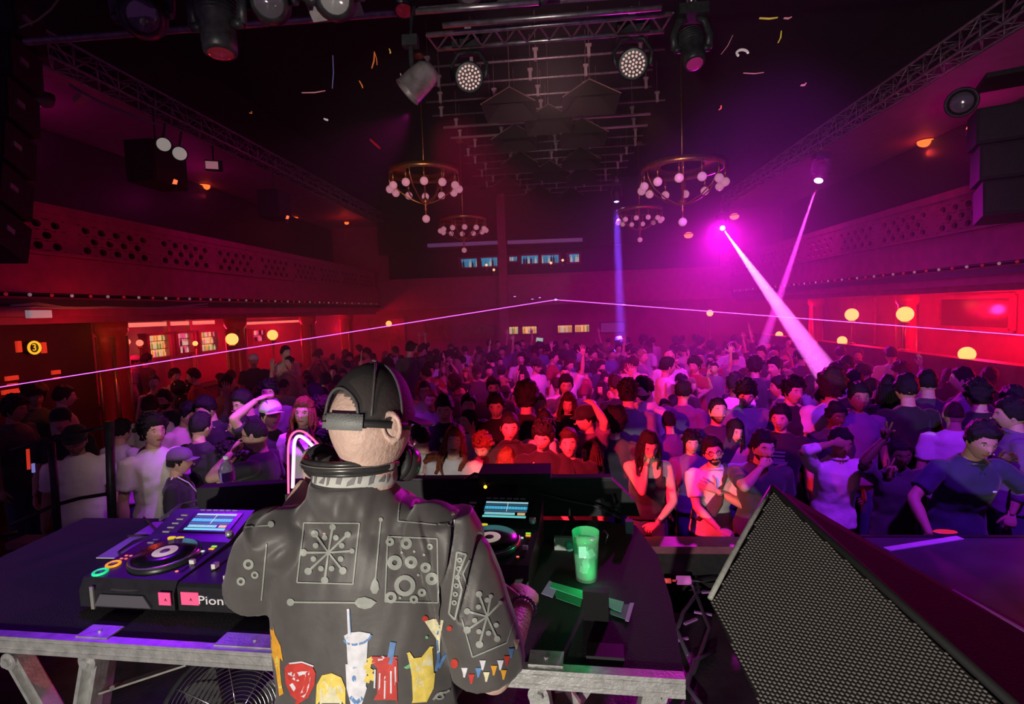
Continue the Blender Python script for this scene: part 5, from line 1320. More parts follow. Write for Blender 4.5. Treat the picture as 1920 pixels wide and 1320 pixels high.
# arm presets (given for the left arm, x mirrored for the right): wrist, elbow pole, finger dir, back-of-hand normal, hand pose
ARM = {
 'down': ((.27, -.04, .86), (.3, 1, 0), (0, -.1, -1), (1, 0, 0), 'relaxed'),
 'rail': ((.2, -.36, 1.03), (1, .6, -.3), (-.3, -1, -.1), (0, 0, 1), 'flat'),
 'lean': ((.38, -.34, 1.0), (1, .5, 0), (-.4, -1, -.2), (0, -.2, 1), 'flat'),
 'cross': ((-.04, -.25, 1.12), (1, .1, -.4), (-1, -.15, 0), (0, -.9, .3), 'grip'),
 'low': ((.02, -.34, 1.0), (1, .3, -.2), (-.8, -.5, -.2), (0, -.3, 1), 'grip'),
 'chin': ((.02, -.17, 1.46), (.6, -.4, -1), (-.05, .15, 1), (.6, -.8, 0), 'fist'),
 'mouth': ((.035, -.2, 1.5), (1, -.5, -.7), (-.7, .3, .5), (.3, -1, 0), 'fist'),
 'eyes': ((.1, -.22, 1.64), (1, -.3, .1), (-1, .1, -.1), (0, -1, .2), 'flat'),
 'chest': ((-.02, -.21, 1.3), (1, -.1, -.5), (-.8, 0, .45), (0, -1, 0), 'open'),
 'peace': ((.24, -.32, 1.6), (1, -.1, -1), (.15, -.15, 1), (0, 1, 0), 'peace'),
 'peacehigh': ((.2, -.2, 1.78), (1, -.2, -.6), (.1, -.25, 1), (0, 1, .2), 'peace'),
 'peacelow': ((.3, -.3, 1.38), (1, .1, -1), (.1, -.15, 1), (0, 1, 0), 'peace'),
 'high': ((.3, -.1, 1.95), (1, 0, -.2), (0, -.1, 1), (0, 1, 0), 'open'),
 'out': ((-.58, -.34, 1.5), (.2, -.2, -1), (-.9, -.3, .3), (0, 1, .3), 'claw'),
 'sideout': ((.56, -.36, 1.62), (.5, -.2, -1), (.8, -.3, .5), (0, 1, 0), 'claw'),
 'drink': ((.14, -.3, 1.26), (1, .2, -.8), (-.6, -.8, .25), (.5, -.5, .6), 'grip'),
 'hair': ((.1, .0, 1.78), (1, -.2, .2), (-.9, .1, .2), (0, 0, 1), 'flat'),
 'phone': ((.06, -.3, 1.36), (1, .1, -1), (-.4, -.6, .6), (.3, -.7, -.3), 'grip'),
}
def person(lbl, loc, h=1.75, yaw=0, L='down', Rr='down', lean=0, head=(0, 0, 0), skin='light', top='tee', tc='black', hair='short', hc='black', beard=None, female=False, extras=(), leg='denim', vox=.016, det=1, group=None, seed=None, name='person'):
    """yaw 0 faces the stage (-y); positive turns towards the picture's right"""
    rnd = random.Random(seed if seed is not None else sum(map(ord, lbl)) % 1000); sd = rnd.randint(0, 99)
    t = empty(name, lbl, 'person', loc, R(yaw), group); s_ = h / 1.75; t.scale = (s_, s_, s_)
    sw = .165 if female else .19                         # shoulder joint half width
    def bend(v):
        v = Vector(v)
        if v.z > .95:
            a = R(lean) * min(1, (v.z - .95) / .3)
            q = v - Vector((0, 0, .95)); v = Vector((0, 0, .95)) + Matrix.Rotation(a, 3, 'X') @ q if False else Vector((v.x, math.cos(a) * q.y - math.sin(a) * q.z, .95 + math.sin(a) * q.y + math.cos(a) * q.z))
        return v
    def bm(b, i=0): b.v[i:] = [tuple(bend(v)) for v in b.v[i:]]
    arms = []
    for side, pz in ((1, L), (-1, Rr)):
        w, pl_, fd, nn_, hp = ARM[pz] if isinstance(pz, str) else pz
        mx_ = lambda v: Vector((v[0] * side, v[1], v[2]))
        S = bend((side * sw, .01, 1.405))
        E, W = ik(S, mx_(w), mx_(pl_))
        arms.append((side, S, E, W, mx_(fd), mx_(nn_), hp))
    # ---- torso + limbs, one skin
    b = MB(); k = .9 if female else 1.
    b.loft([(0, .0, .84, .11, .08), (0, .0, .90, .165 * (1.02 if female else 1), .105), (0, 0, 1.0, .15 * k, .1), (0, 0, 1.08, .135 * k, .095), (0, -.005, 1.2, .152 * k, .108), (0, -.008, 1.3, .165 * k, .115 if not female else .12), (0, .0, 1.38, .165 * k, .1), (0, .01, 1.44, .13, .075), (0, .015, 1.475, .07, .058)], 18)
    b.cap((0, .02, 1.43), (0, .0, 1.555), .058 if not female else .05, .053 if not female else .045, 12)
    bm(b)
    for side, S, E, W, fd, nn_, hp in arms:
        b.cap(S, E, .052 if not female else .044, .038 if not female else .034, 12)
        b.sphere(S + Vector((-side * .02, 0, .0)), .058 if not female else .05, 12, 8)
        b.tube([E, E.lerp(W, .3), E.lerp(W, .75), W], [.038, .042 if not female else .037, .03, .025] if not female else [.034, .036, .026, .022], 12)
    for side in (-1, 1):
        b.cap((side * .085, 0, .88), (side * .1, -.01, .49), .085, .055, 12); b.cap((side * .1, -.01, .49), (side * .105, .03, .09), .052, .036, 12); b.cap((side * .105, .06, .05), (side * .115, -.1, .04), .036, .032, 10)
    V, F = voxelize(b, vox, 3)
    b = MB(); b.v = [tuple(v) for v in V]; b.f = F; b.m = [0] * len(F)
    for side, S, E, W, fd, nn_, hp in arms:
        hand_geom(b, W, fd, nn_, hp, side, 1 if not female else .9)
    # ---- head
    hb = MB(); head_geom(hb, female, beard, det)
    Hm = Matrix.Translation(bend((0, -.022, 1.515))) @ Matrix.Rotation(R(lean), 4, 'X').inverted().inverted() @ Matrix.Rotation(R(head[0]), 4, 'Z') @ Matrix.Rotation(R(head[1]), 4, 'X') @ Matrix.Rotation(R(head[2]), 4, 'Y') @ Matrix.Translation((0, -.002, .108))
    hb.xform(Hm); o_ = len(b.v); b.v += hb.v; b.f += [tuple(i + o_ for i in f) for f in hb.f]; b.m += hb.m
    b.build('body', [SKIN[skin], M_lip, HAIR[hc], M_eye, M_iris, M_stub], t, True)
    # ---- hair
    if hair != 'none':
        hg = hair_geom(hair, sd, female).xform(Hm); hg.build('hair', HAIR[hc], t, True)
    # ---- top
    b = MB(); e = .016; hem = .84 if top in ('tee', 'shirt', 'sweater') else .95
    shd = {'tank': 1.36, 'cami': 1.31}.get(top)
    rings = [(0, .0, hem, .196, .142), (0, .0, hem + .1, .184 * (k + .03), .134), (0, 0, 1.08, .155 * k + .005, .115), (0, -.005, 1.2, .168 * k + .004, .124), (0, -.008, 1.3, .18 * k, .132 if not female else .137)]
    if shd: rings += [(0, -.0, shd, .17 * k, .118)]
    else: rings += [(0, .0, 1.38, .182 * k, .118), (0, .01, 1.43, .15, .092), (0, .012, 1.468, .1, .076), (0, .012, 1.492, .075, .066)]
    b.loft(rings, 22); bm(b)
    if shd:
        for side in (-1, 1):
            w_ = .022 if top == 'tank' else .008; i = len(b.v)
            b.tube([(side * .1, -.105, shd - .03), (side * .1, -.1, 1.4), (side * .105, -.04, 1.475), (side * .1, .05, 1.46), (side * .09, .1, 1.38), (side * .08, .1, shd - .03)], w_, 8, flat=.5); b.v[i:] = [tuple(bend(v)) for v in b.v[i:]]
    else:
        for side, S, E, W, fd, nn_, hp in arms:
            b.sphere(S + Vector((-side * .02, 0, -.004)), (.066 if not female else .058), 14, 10)
            if top in ('tee', 'polo'):
                q = S.lerp(E, .72); dd = (E - S).normalized()
                b.tube([S - dd * .03, S + dd * .05, q - dd * .01, q], [.062, .066, .068, .062] if not female else [.053, .056, .057, .052], 14)
            else:
                q = E.lerp(W, .9 if top == 'sweater' else .55)
                b.tube([S - (E - S).normalized() * .03, S.lerp(E, .3), S.lerp(E, .85), E.lerp(W, .1), q], [.062, .066, .058, .055, .044], 14)
    V, F = voxelize(b, vox * .9, 3)
    # soft folds
    am = .014 if det else .008
    for i in range(len(V)):
        v = V[i]; n1 = noise.noise(Vector((v[0] * 5 + sd, v[1] * 5, v[2] * 9))) + .6 * noise.noise(Vector((v[0] * 16 + sd, v[1] * 12, v[2] * 14)))
        c = Vector((v[0], v[1], 0)); L_ = math.hypot(v[0], v[1]) + 1e-6
        V[i][0] += v[0] / L_ * am * n1; V[i][1] += v[1] / L_ * am * n1
    b = MB(); b.v = [tuple(v) for v in V]; b.f = F; b.m = [0] * len(F)
    nm = {'tee': 't_shirt', 'polo': 'polo_shirt', 'shirt': 'shirt', 'sweater': 'sweater', 'tank': 'tank_top', 'cami': 'strap_top'}[top]
    so = b.build(nm, CL[tc], t, True)
    if top in ('polo', 'shirt'):
        c = MB(); c.torus((0, -.002, 1.487), .068, .014, 24, 8, Matrix.Rotation(R(-14), 3, 'X')); bm(c); c.build('collar', CL[tc], so, True)
    # ---- trousers and shoes
    b = MB(); b.loft([(0, .0, .80, .14, .1), (0, 0, .86, .178, .122), (0, 0, .98, .158, .108)], 18)
    for side in (-1, 1): b.tube([(side * .088, 0, .88), (side * .1, -.01, .5), (side * .106, .03, .1)], [.095, .07, .06], 12)
    V, F = voxelize(b, .026, 2); b = MB(); b.v = [tuple(v) for v in V]; b.f = F; b.m = [0] * len(F); b.build('trousers', CL[leg], t, True)
    for side in (-1, 1):
        b = MB(); b.tube([(side * .106, .11, .045), (side * .106, .06, .05), (side * .11, -.04, .048), (side * .117, -.13, .035), (side * .118, -.165, .03)], [.03, .046, .045, .042, .02], 10, flat=.95); b.build('shoe', M_dark, t, True)
    # ---- extras
    for ex in extras:
        if ex in ('cap', 'capwhite', 'cappurple', 'capback', 'capstripe'):
            m_ = {'cap': CL['black'], 'capwhite': CL['white'], 'cappurple': CL['purple'], 'capback': CL['black'], 'capstripe': CL['white']}[ex]; sg = 1 if ex != 'capback' else -1
            b = MB(); b.loft([(0, .0, .035, .088, .107), (0, .0, .06, .089, .108), (0, .0, .095, .083, .1), (0, .0, .125, .062, .075), (0, .0, .14, .03, .035), (0, 0, .143, .003, .003)], 26)
            b.xform(Matrix.Rotation(R(6), 4, 'X')); 
            vs = []; 
            for u in range(9):
                an = R(-62) + R(124) * u / 8
                for r_ in (0, 1): vs.append((math.sin(an) * (.086 + .0 * r_), -sg * (.1 * math.cos(an) + (.075 * math.cos(an * .9) if r_ else 0)), .04 - .012 * r_ - .012 * abs(math.sin(an))))
            b.add(vs + [(x, y, z - .004) for x, y, z in vs], [(2 * u, 2 * u + 1, 2 * u + 3, 2 * u + 2) for u in range(8)] + [(18 + 2 * u, 18 + 2 * u + 2, 18 + 2 * u + 3, 18 + 2 * u + 1) for u in range(8)] + [(2 * u + 1, 18 + 2 * u + 1, 18 + 2 * u + 3, 2 * u + 3) for u in range(8)])
            b.xform(Hm); co = b.build('cap', m_, t, True)
            if ex == 'capstripe':
                c = MB()
                for a_ in (-.5, 0, .5): c.tube([Matrix.Rotation(R(90), 3, 'Z') @ Vector((math.cos(q) * .092, a_ * .1, .03 + math.sin(q) * .112)) for q in [PI * j / 8 for j in range(9)]], .006, 6)
                c.xform(Hm); c.build('stripe', CL['purple'], co, True)
        elif ex in ('glasses', 'sunglasses'):
            b = MB()
            for q in (-1, 1): b.torus((q * .031, -.1, .004), .0195, .0022, 20, 6, Matrix.Rotation(PI / 2, 3, 'X')); b.tube([(q * .05, -.1, .008), (q * .075, -.05, .008), (q * .083, .01, .0)], .002, 6)
            b.tube([(-.012, -.105, .006), (0, -.108, .009), (.012, -.105, .006)], .002, 6); b.xform(Hm); go = b.build('glasses', M_iris, t, True)
            if ex == 'sunglasses': b = MB(); [b.lathe((q * .031, -.104, .003), [(0, .001), (.0195, 0)], 16, Matrix.Rotation(PI / 2, 3, 'X')) for q in (-1, 1)]; b.xform(Hm); b.build('lens', M_iris, go)
        elif ex == 'bag':
            b = MB(); b.tube([(.1, .02, 1.5), (.07, -.09, 1.43), (0.0, -.15, 1.3), (-.07, -.15, 1.12), (-.15, -.1, 1.0), (-.18, 0, .97), (-.1, .13, 1.1), (.03, .14, 1.3), (.1, .1, 1.42), (.1, .02, 1.5)], .02, 8, flat=.35); bm(b); bo = b.build('bag_strap', CL['charcoal'], t, True)
            b = MB(); b.tube([(.03, -.15, 1.32), (-.01, -.165, 1.24), (-.06, -.17, 1.12), (-.1, -.16, 1.03)], [.03, .07, .075, .04], 14, flat=.45); bm(b); b.build('cross_body_bag', CL['charcoal'], t, True)
        elif ex == 'strap':
            b = MB(); b.tube([(-.08, -.02, 1.5), (-.06, -.1, 1.43), (.02, -.15, 1.3), (.1, -.14, 1.12), (.17, -.05, .98), (.15, .08, 1.0), (.05, .14, 1.2), (-.05, .12, 1.4), (-.08, .02, 1.5)], .013, 6, flat=.35); bm(b); b.build('bag_strap', CL['white' if tc in ('black', 'charcoal') else 'black'], t, True)
        elif ex in ('watchL', 'watchR'):
            a_ = arms[0 if ex[-1] == 'L' else 1]; d_ = (a_[3] - a_[2]).normalized(); c_ = a_[3] - d_ * .035
            b = MB(); b.torus(c_, .031, .006, 20, 6, aimz(d_)); wo = b.build('watch_strap', mat('chrome'), t, True); b = MB(); b.lathe(c_ + a_[5].normalized() * .03, [(0, .008), (.017, .008), (.018, 0)], 18, aimz(a_[5])); b.build('watch_face', mat('watch_face', (.5, .5, .5), .2, .4), wo, True)
        elif ex == 'print':
            b = MB()
            for i in range(5): b.box((-.02 + .004 * i, -.142, 1.33 - i * .035), (.12 - .012 * (i % 3), .004, .018))
            b.box((-.02, -.142, 1.24), (.16, .004, .012)); bm(b); b.build('shirt_print', CL['grey'], so)
        elif ex == 'logo':
            b = MB(); b.sphere((.085, -.137, 1.31), (.016, .006, .009), 8, 5); bm(b); b.build('chest_emblem', CL['white'], so, True)
        elif ex == 'necklace':
            b = MB(); b.torus((0, -.015, 1.452), .068, .003, 28, 5, Matrix.Rotation(R(-30), 3, 'X')); bm(b); b.build('necklace', mat('chrome'), t, True)
        elif ex in ('braceR', 'braceL'):
            a_ = arms[0 if ex[-1] == 'L' else 1]; d_ = (a_[3] - a_[2]).normalized(); b = MB(); b.torus(a_[3] - d_ * .03, .027, .004, 18, 6, aimz(d_)); b.torus(a_[3] - d_ * .042, .028, .003, 18, 6, aimz(d_)); b.build('bracelet', mat('chrome'), t, True)
        elif ex in ('beerR', 'beerL'):
            a_ = arms[0 if ex[-1] == 'L' else 1]
            M_ = t.matrix_basis.copy(); p_ = Matrix.Translation(loc) @ Matrix.Rotation(R(yaw), 4, 'Z') @ Matrix.Diagonal((s_, s_, s_, 1)) @ (a_[3] + a_[4].normalized() * .075 - a_[5].normalized() * .03)
            ct = empty('plastic_cup', 'clear plastic cup held by ' + lbl.split(',')[0].replace('person ', 'the one ', 1)[:70], 'cup', p_)
            b = MB(); b.lathe((0, 0, 0), [(0, -.06), (.028, -.06), (.036, .06), (.034, .06), (.027, -.055)], 18); b.build('cup', mat('cup_plastic', (.8, .75, .85), .2, alpha=.45), ct, True)
            b = MB(); b.lathe((0, 0, 0), [(0, -.052), (.027, -.052), (.033, .02), (0, .02)], 16); b.build('drink', mat('beer', (.6, .35, .12), .2), ct, True)
    return t
# ------------------------------------------------------------------ the crowd, front rows one by one
SPOTS = []
def place(px, py, hpx, lean=0, yaw=0, hmin=1.56, hmax=1.95, base=0):
    a = R(lean); fac = (.95 + .8 * math.cos(a)) / 1.75
    P = at_d(px, py, 256 / hpx); z = min(hmax, max(hmin, P.z - .01 - base)); P = at_z(px, py, z + base)
    h = z / fac / 1.012; f = R(yaw); o = .8 * math.sin(a) * h / 1.75
    loc = Vector((P.x - math.sin(f) * o, P.y + math.cos(f) * o, base))
    SPOTS.append((loc.x, loc.y)); return loc, h
def hero(px, py, hpx, lbl, **k):
    loc, h = place(px, py, hpx, k.get('lean', 0), k.get('yaw', 0), k.pop('hmin', 1.56), k.pop('hmax', 1.95), k.pop('base', 0))
    if 'head' not in k and k.get('yaw', 0) < 60 and k.get('yaw', 0) > -60: k['head'] = (random.uniform(-12, 12), random.uniform(-12, 2), random.uniform(-5, 5))
    return person('person ' + lbl, loc, h=h, **k)
W_, B__ = 'white', 'black'
# --- front right
hero(1342, 818, 60, 'with round glasses in white t-shirt, black cross-body bag, hand on chest', tc=W_, hair='quiff', hc='black', beard='full', L='chest', Rr='low', extras=('glasses', 'bag', 'watchL', 'necklace'), head=(-6, -16, -10), lean=10)
hero(1216, 800, 60, 'with long black hair in black tank top, hand at chin, beside the tumbler side', tc=B__, top='tank', female=True, hair='long', hc='black', L='low', Rr='chin', extras=('braceL', 'braceR'), head=(5, 6, 0), lean=12)
hero(1430, 806, 63, 'in dark t-shirt with fist before mouth, just above the speaker tip', tc='charcoal', hair='crop', beard='stubble', Rr='mouth', L='down', head=(8, -10, 5), lean=8)
hero(1464, 755, 52, 'tall with cropped hair in black t-shirt with pale print, looking down left', tc=B__, hair='crop', yaw=-22, head=(-12, 0, 0), extras=('print',), hmax=2.0)
hero(1578, 800, 60, 'in open white shirt covering eyes with one hand, other hand in victory sign', tc=W_, top='shirt', hair='crop', skin='tan', Rr='eyes', L='peacelow', lean=10, head=(0, -8, 0))
hero(1690, 818, 62, 'with dark skin in dark t-shirt, one hand in high victory sign, other arm out', tc='charcoal', hair='short', skin='dark', Rr='peacehigh', L='sideout', head=(-15, 0, -5), lean=6)
hero(1842, 788, 70, 'in dark t-shirt with small pale chest emblem leaning hands on side deck', tc='navy', hair='crop', skin='mid', Rr='lean', L='lean', head=(-6, -6, 5), lean=16, yaw=0, extras=('logo', 'necklace'))
hero(1790, 748, 54, 'in pleated white t-shirt turned away, behind the outstretched arm', tc=W_, hair='buzz', skin='mid', yaw=160, hc='brown')
hero(1905, 745, 58, 'in violet-lit shirt cut by the right edge of the picture', tc='purple', top='shirt', hair='crop', yaw=-120)
hero(1372, 783, 50, 'with long dark hair and half-shaded face behind the glasses wearer', tc=W_, top='cami', female=True, hair='wavylong', hc='black', skin='light', head=(14, 5, 8))
hero(1344, 742, 50, 'with short dark hair in dark t-shirt, behind the glasses wearer, facing stage', tc='charcoal', hair='short', beard='stubble')
hero(1296, 806, 44, 'faint with dark hair beside glasses wearer, left, violet top', tc='purple', hair='curly', hmin=1.5)
hero(1397, 708, 46, 'in pale open-collar shirt looking down, behind the dark-haired stage-facing one', tc='grey', top='shirt', hair='curly', head=(-15, 20, 0))
hero(1482, 706, 46, 'with bushy dark hair in black top right of the pale shirt wearer', tc=B__, hair='curly', yaw=20)
hero(1560, 700, 48, 'with reddish curly hair in white top where the pink beam lands', tc=W_, hair='afro', hc='brown', yaw=150)
hero(1588, 664, 36, 'silhouetted with short hair below the low globe lamp', tc='charcoal', hair='short', yaw=150)
hero(1603, 690, 44, 'dark silhouette with short hair right of where the beam lands', tc=B__, hair='short', yaw=170)
hero(1608, 716, 50, 'with thick dark hair facing stage, third row right', tc='purple', hair='crop', skin='tan')
hero(1667, 700, 46, 'with long dark hair seen from behind at the right', tc=B__, female=True, hair='long', yaw=160, top='tee')
hero(1703, 701, 50, 'broad dark silhouette with short hair, seen from behind under the large globe', tc=B__, hair='crop', yaw=175)
hero(1741, 690, 48, 'dark silhouette facing away next to the broad one', tc='charcoal', hair='short', yaw=165)
hero(1812, 685, 44, 'in pale rim-lit shirt turned left below the lowest globe lamp', tc='purple', hair='short', yaw=-130)
hero(1838, 712, 52, 'dark silhouette with bushy hair right of the rim-lit shirt', tc=B__, hair='curly', yaw=180)
hero(1905, 722, 54, 'dark silhouette at the right picture edge, back row', tc=B__, hair='crop', yaw=170)
hero(1565, 752, 50, 'with dark face and black hair between the tall cropped one and the open shirt', tc='charcoal', hair='crop', skin='dark')
hero(1522, 764, 46, 'with round dark hairstyle right of the tall cropped one', tc=B__, hair='curly', skin='tan')
hero(1640, 765, 46, 'in grey-violet top behind the victory sign, turned away', tc='purple', hair='crop', yaw=170)
hero(1545, 720, 44, 'in dark top left of the thick-haired one in third row right', tc=B__, hair='short', yaw=40)
# --- front centre, lit red
hero(848, 797, 58, 'with long reddish hair and moustache in white t-shirt, looking at camera', tc=W_, hair='wavylong', hc='red', beard='moustache', head=(8, -12, 8), L='down', Rr='low')
hero(905, 806, 54, 'with curly ginger hair looking down, pink top', tc='pink', female=True, hair='curly', hc='ginger', head=(-10, 14, 0), lean=8, top='tee')
hero(946, 840, 46, 'with long curly red hair seen from behind, front row', tc='red', female=True, hair='wavylong', hc='red', yaw=150, hmin=1.5)
hero(955, 768, 54, 'broad in black polo with short hair looking down left', tc=B__, top='polo', hair='short', head=(8, 6, 0), Rr='cross', L='down')
hero(1017, 784, 57, 'with curly quiff smiling down in black t-shirt, hand on chest', tc=B__, hair='curly', head=(-14, 10, 6), Rr='phone', L='chest')
hero(1067, 802, 57, 'in black t-shirt with brown quiff looking at camera, front row', tc=B__, hair='quiff', hc='brown', head=(0, -10, -3), Rr='low')
hero(1112, 824, 54, 'with long brown hair and bare shoulders in strap top, turned left', tc='red', top='cami', female=True, hair='long', hc='brown', yaw=-75, hmin=1.5)
hero(790, 792, 54, 'with short dark hair beside performer, white shirt collar, looking left', tc=W_, top='shirt', hair='short', yaw=-110)
hero(815, 850, 48, 'with red-brown hair low beside the performer shoulder', tc='red', female=True, hair='wavylong', hc='red', yaw=-60, hmin=1.5)
hero(833, 737, 48, 'with black hair in black t-shirt behind the long-haired one, facing stage', tc=B__, hair='crop', head=(6, 8, 0))
hero(880, 765, 48, 'with slicked dark hair and white collar turned left, second row', tc=W_, top='shirt', hair='short', yaw=-55)
hero(877, 737, 42, 'with dark tousled hair, eyes shaded, grey top, third row', tc='grey', hair='crop')
hero(930, 732, 46, 'with dark cropped hair in black t-shirt behind the polo wearer', tc=B__, hair='crop', head=(0, 10, 0))
hero(807, 727, 40, 'with short ginger hair near the performer cap visor', tc='grey', hair='short', hc='ginger')
hero(797, 712, 36, 'with glasses beside the cap visor, looking right', tc=W_, hair='short', extras=('glasses',), yaw=20)
hero(1012, 734, 42, 'with ginger cropped hair, red lit face, third row centre', tc='purple', hair='short', hc='ginger', yaw=15)
hero(1021, 765, 50, 'in white t-shirt with black hair seen from behind, second row centre', tc=W_, hair='short', yaw=175)
hero(1064, 733, 42, 'with dark wavy hair and soft face, green-grey top, third row', tc='green', female=True, hair='wavylong', hc='brown', head=(-10, 5, 5))
hero(1102, 757, 50, 'in dark cap with hand raised to forehead, turned left', tc='purple', hair='short', yaw=-60, L='hair', extras=('cap',))
hero(1214, 703, 43, 'with beard and dark hair in white sweater turned left', tc=W_, top='sweater', hair='crop', beard='full', yaw=-62, head=(0, 10, 0), hmax=1.92)
hero(1177, 712, 46, 'with thick black hair in grey t-shirt seen from behind', tc='grey', hair='curly', yaw=170)
hero(1145, 800, 48, 'with dark hair low behind the bare-shouldered one', tc=B__, female=True, hair='long', yaw=160, hmin=1.5)
hero(1152, 770, 50, 'bulky with dark curly hair seen from behind, left of hand at chin', tc='charcoal', hair='afro', yaw=170)
hero(1255, 770, 44, 'with short dark hair right of the long black hair, dark violet top', tc='purple', hair='short', yaw=-160)
hero(985, 722, 46, 'with large dark hairstyle seen from behind, centre', tc=B__, hair='afro', yaw=165)
hero(1060, 700, 38, 'with dark hair and striped grey shirt, hands near face, fourth row', tc='grey', hair='crop', Rr='phone')
hero(1280, 712, 42, 'with dark hair in dark violet shirt right of white sweater', tc='purple', hair='crop', yaw=150)
hero(1247, 745, 40, 'with short hair looking up right of the white sweater', tc='charcoal', hair='short', skin='tan', head=(0, -12, 0))
# --- left, violet and pale
hero(140, 793, 54, 'in big white t-shirt and black cap at the left rail', tc=W_, hair='short', beard='stubble', extras=('cap',), yaw=35, head=(0, 8, 0), skin='tan')
hero(113, 722, 46, 'in cream t-shirt with dark hair behind the capped one', tc='cream', hair='crop', yaw=140)
hero(62, 722, 44, 'with curly hair in dark green shirt at far left', tc='green', hair='afro', hc='brown', yaw=60, skin='tan')
hero(20, 742, 44, 'in dark shirt cut by the left edge', tc='charcoal', hair='curly', yaw=100, skin='tan')
hero(222, 786, 46, 'in white t-shirt seen from behind, right of the capped one', tc=W_, hair='crop', yaw=170)
hero(283, 776, 56, 'with black curls in white t-shirt looking right, chin up', tc=W_, hair='curly', yaw=65, head=(0, -8, 0))
hero(273, 836, 52, 'with long dark wavy hair in white top seen from behind', tc=W_, female=True, hair='wavylong', hc='black', yaw=150, hmin=1.5, top='tee')
hero(328, 838, 56, 'in faded violet cap and black top with patterned shoulder strap', tc=B__, hair='short', yaw=115, extras=('cappurple', 'strap'), hmin=1.5)
hero(370, 770, 52, 'with cropped black hair in black t-shirt seen from behind, left crowd', tc=B__, hair='short', yaw=165)
hero(352, 752, 44, 'in pale t-shirt leaning to a neighbour behind the cropped one', tc='cream', hair='crop', yaw=80, lean=12)
hero(392, 738, 44, 'with dark fringe facing stage, next to the pale t-shirt wearer', tc=B__, hair='crop', head=(-20, 15, 0))
hero(482, 780, 58, 'with fade haircut and thin sunglasses in black t-shirt, turned left, smoking hand', tc=B__, hair='buzz', yaw=-85, extras=('sunglasses',), L='mouth')
hero(452, 772, 48, 'pale face turned left behind the sunglasses wearer', tc='grey', hair='short', yaw=-75, Rr='drink')
hero(503, 748, 50, 'in white striped cap held by one hand, looking right', tc=B__, hair='short', extras=('capstripe',), yaw=55, Rr='hair')
hero(462, 727, 46, 'with dark hair and stubble in black t-shirt, looking down left', tc=B__, hair='crop', beard='stubble', yaw=-25, head=(0, 12, 0))
hero(566, 743, 54, 'with long reddish hair smiling, white top and dark strap', tc=W_, female=True, hair='wavylong', hc='red', yaw=18, extras=('strap',), top='tee')
hero(425, 815, 52, 'with messy dark hair bent down, violet-lit face', tc=B__, hair='curly', yaw=20, head=(10, 30, 0), lean=20, hmin=1.5)
hero(470, 868, 52, 'with dark hair bent low near the table, reddish face', tc='charcoal', hair='curly', yaw=50, head=(0, 25, 0), lean=22, hmin=1.45)
hero(518, 884, 44, 'in patterned pink shirt bent low behind the table', tc='pink', hair='none', yaw=60, lean=50, head=(0, 30, 0), hmin=1.3, top='shirt')
hero(604, 800, 50, 'with dark hair just left of the performer head', tc=B__, hair='curly', yaw=-30)
hero(604, 745, 44, 'with thick brown hair left of the performer cap', tc='red', hair='curly', hc='brown', yaw=160)
hero(420, 700, 40, 'with short dark hair in orange-red lit t-shirt, turned away', tc='tan', hair='short', yaw=140)
hero(500, 712, 42, 'with dark curls and grey hood collar behind the striped cap', tc='grey', hair='curly', yaw=30)
hero(286, 700, 34, 'in red sleeveless top with dark bun by the thick column', tc='red', female=True, top='tank', hair='bun', yaw=50, base=.45)
hero(250, 665, 26, 'with white headwear by the first bottle bay', tc='grey', hair='short', extras=('capwhite',), yaw=130, base=.45)
hero(272, 662, 26, 'with dark hair right below the first bottle bay', tc='charcoal', hair='crop', yaw=160, base=.45)
hero(325, 690, 32, 'in pale red-lit t-shirt behind the balloons', tc='cream', hair='crop', yaw=70, base=.45)
hero(365, 690, 32, 'with dark hair in red top below the third bottle bay', tc='red', hair='crop', yaw=-60, base=.45)
hero(474, 662, 28, 'in white cap below the bright left globe lamps', tc='charcoal', hair='short', extras=('capwhite',), yaw=40, base=.45)
hero(533, 646, 28, 'in pale shirt standing tall by the second left bar, looking right', tc='cream', hair='short', yaw=60, base=.45)
hero(541, 665, 28, 'with hands raised to face beside the tall pale shirt', tc='cream', female=True, hair='bun', Rr='mouth', L='mouth', base=.45)
hero(622, 684, 26, 'in red-lit t-shirt left of the performer cap top', tc='red', hair='short', yaw=20)
hero(768, 638, 24, 'standing with red-lit pale trousers near the far left corner', tc='charcoal', hair='short', leg='grey', hmax=2.2, yaw=170)
hero(1255, 652, 30, 'bald in pale shirt lit violet near the blue beam foot', tc=W_, top='shirt', hair='bald', hmax=2.05)
hero(1200, 653, 26, 'with pale blue-lit hair beside the blue beam', tc='grey', hair='short', hc='fair', yaw=60)
hero(1248, 668, 34, 'in pale long shirt edge-lit white, raised hand, back rows right', tc=W_, top='sweater', hair='crop', yaw=100)
hero(1455, 668, 34, 'in pinkish pale shirt between the crossing beams', tc='pink', hair='crop', yaw=-60)
hero(1415, 668, 34, 'with dark spiky hair where the fainter beam lands', tc='charcoal', hair='curly', yaw=160)
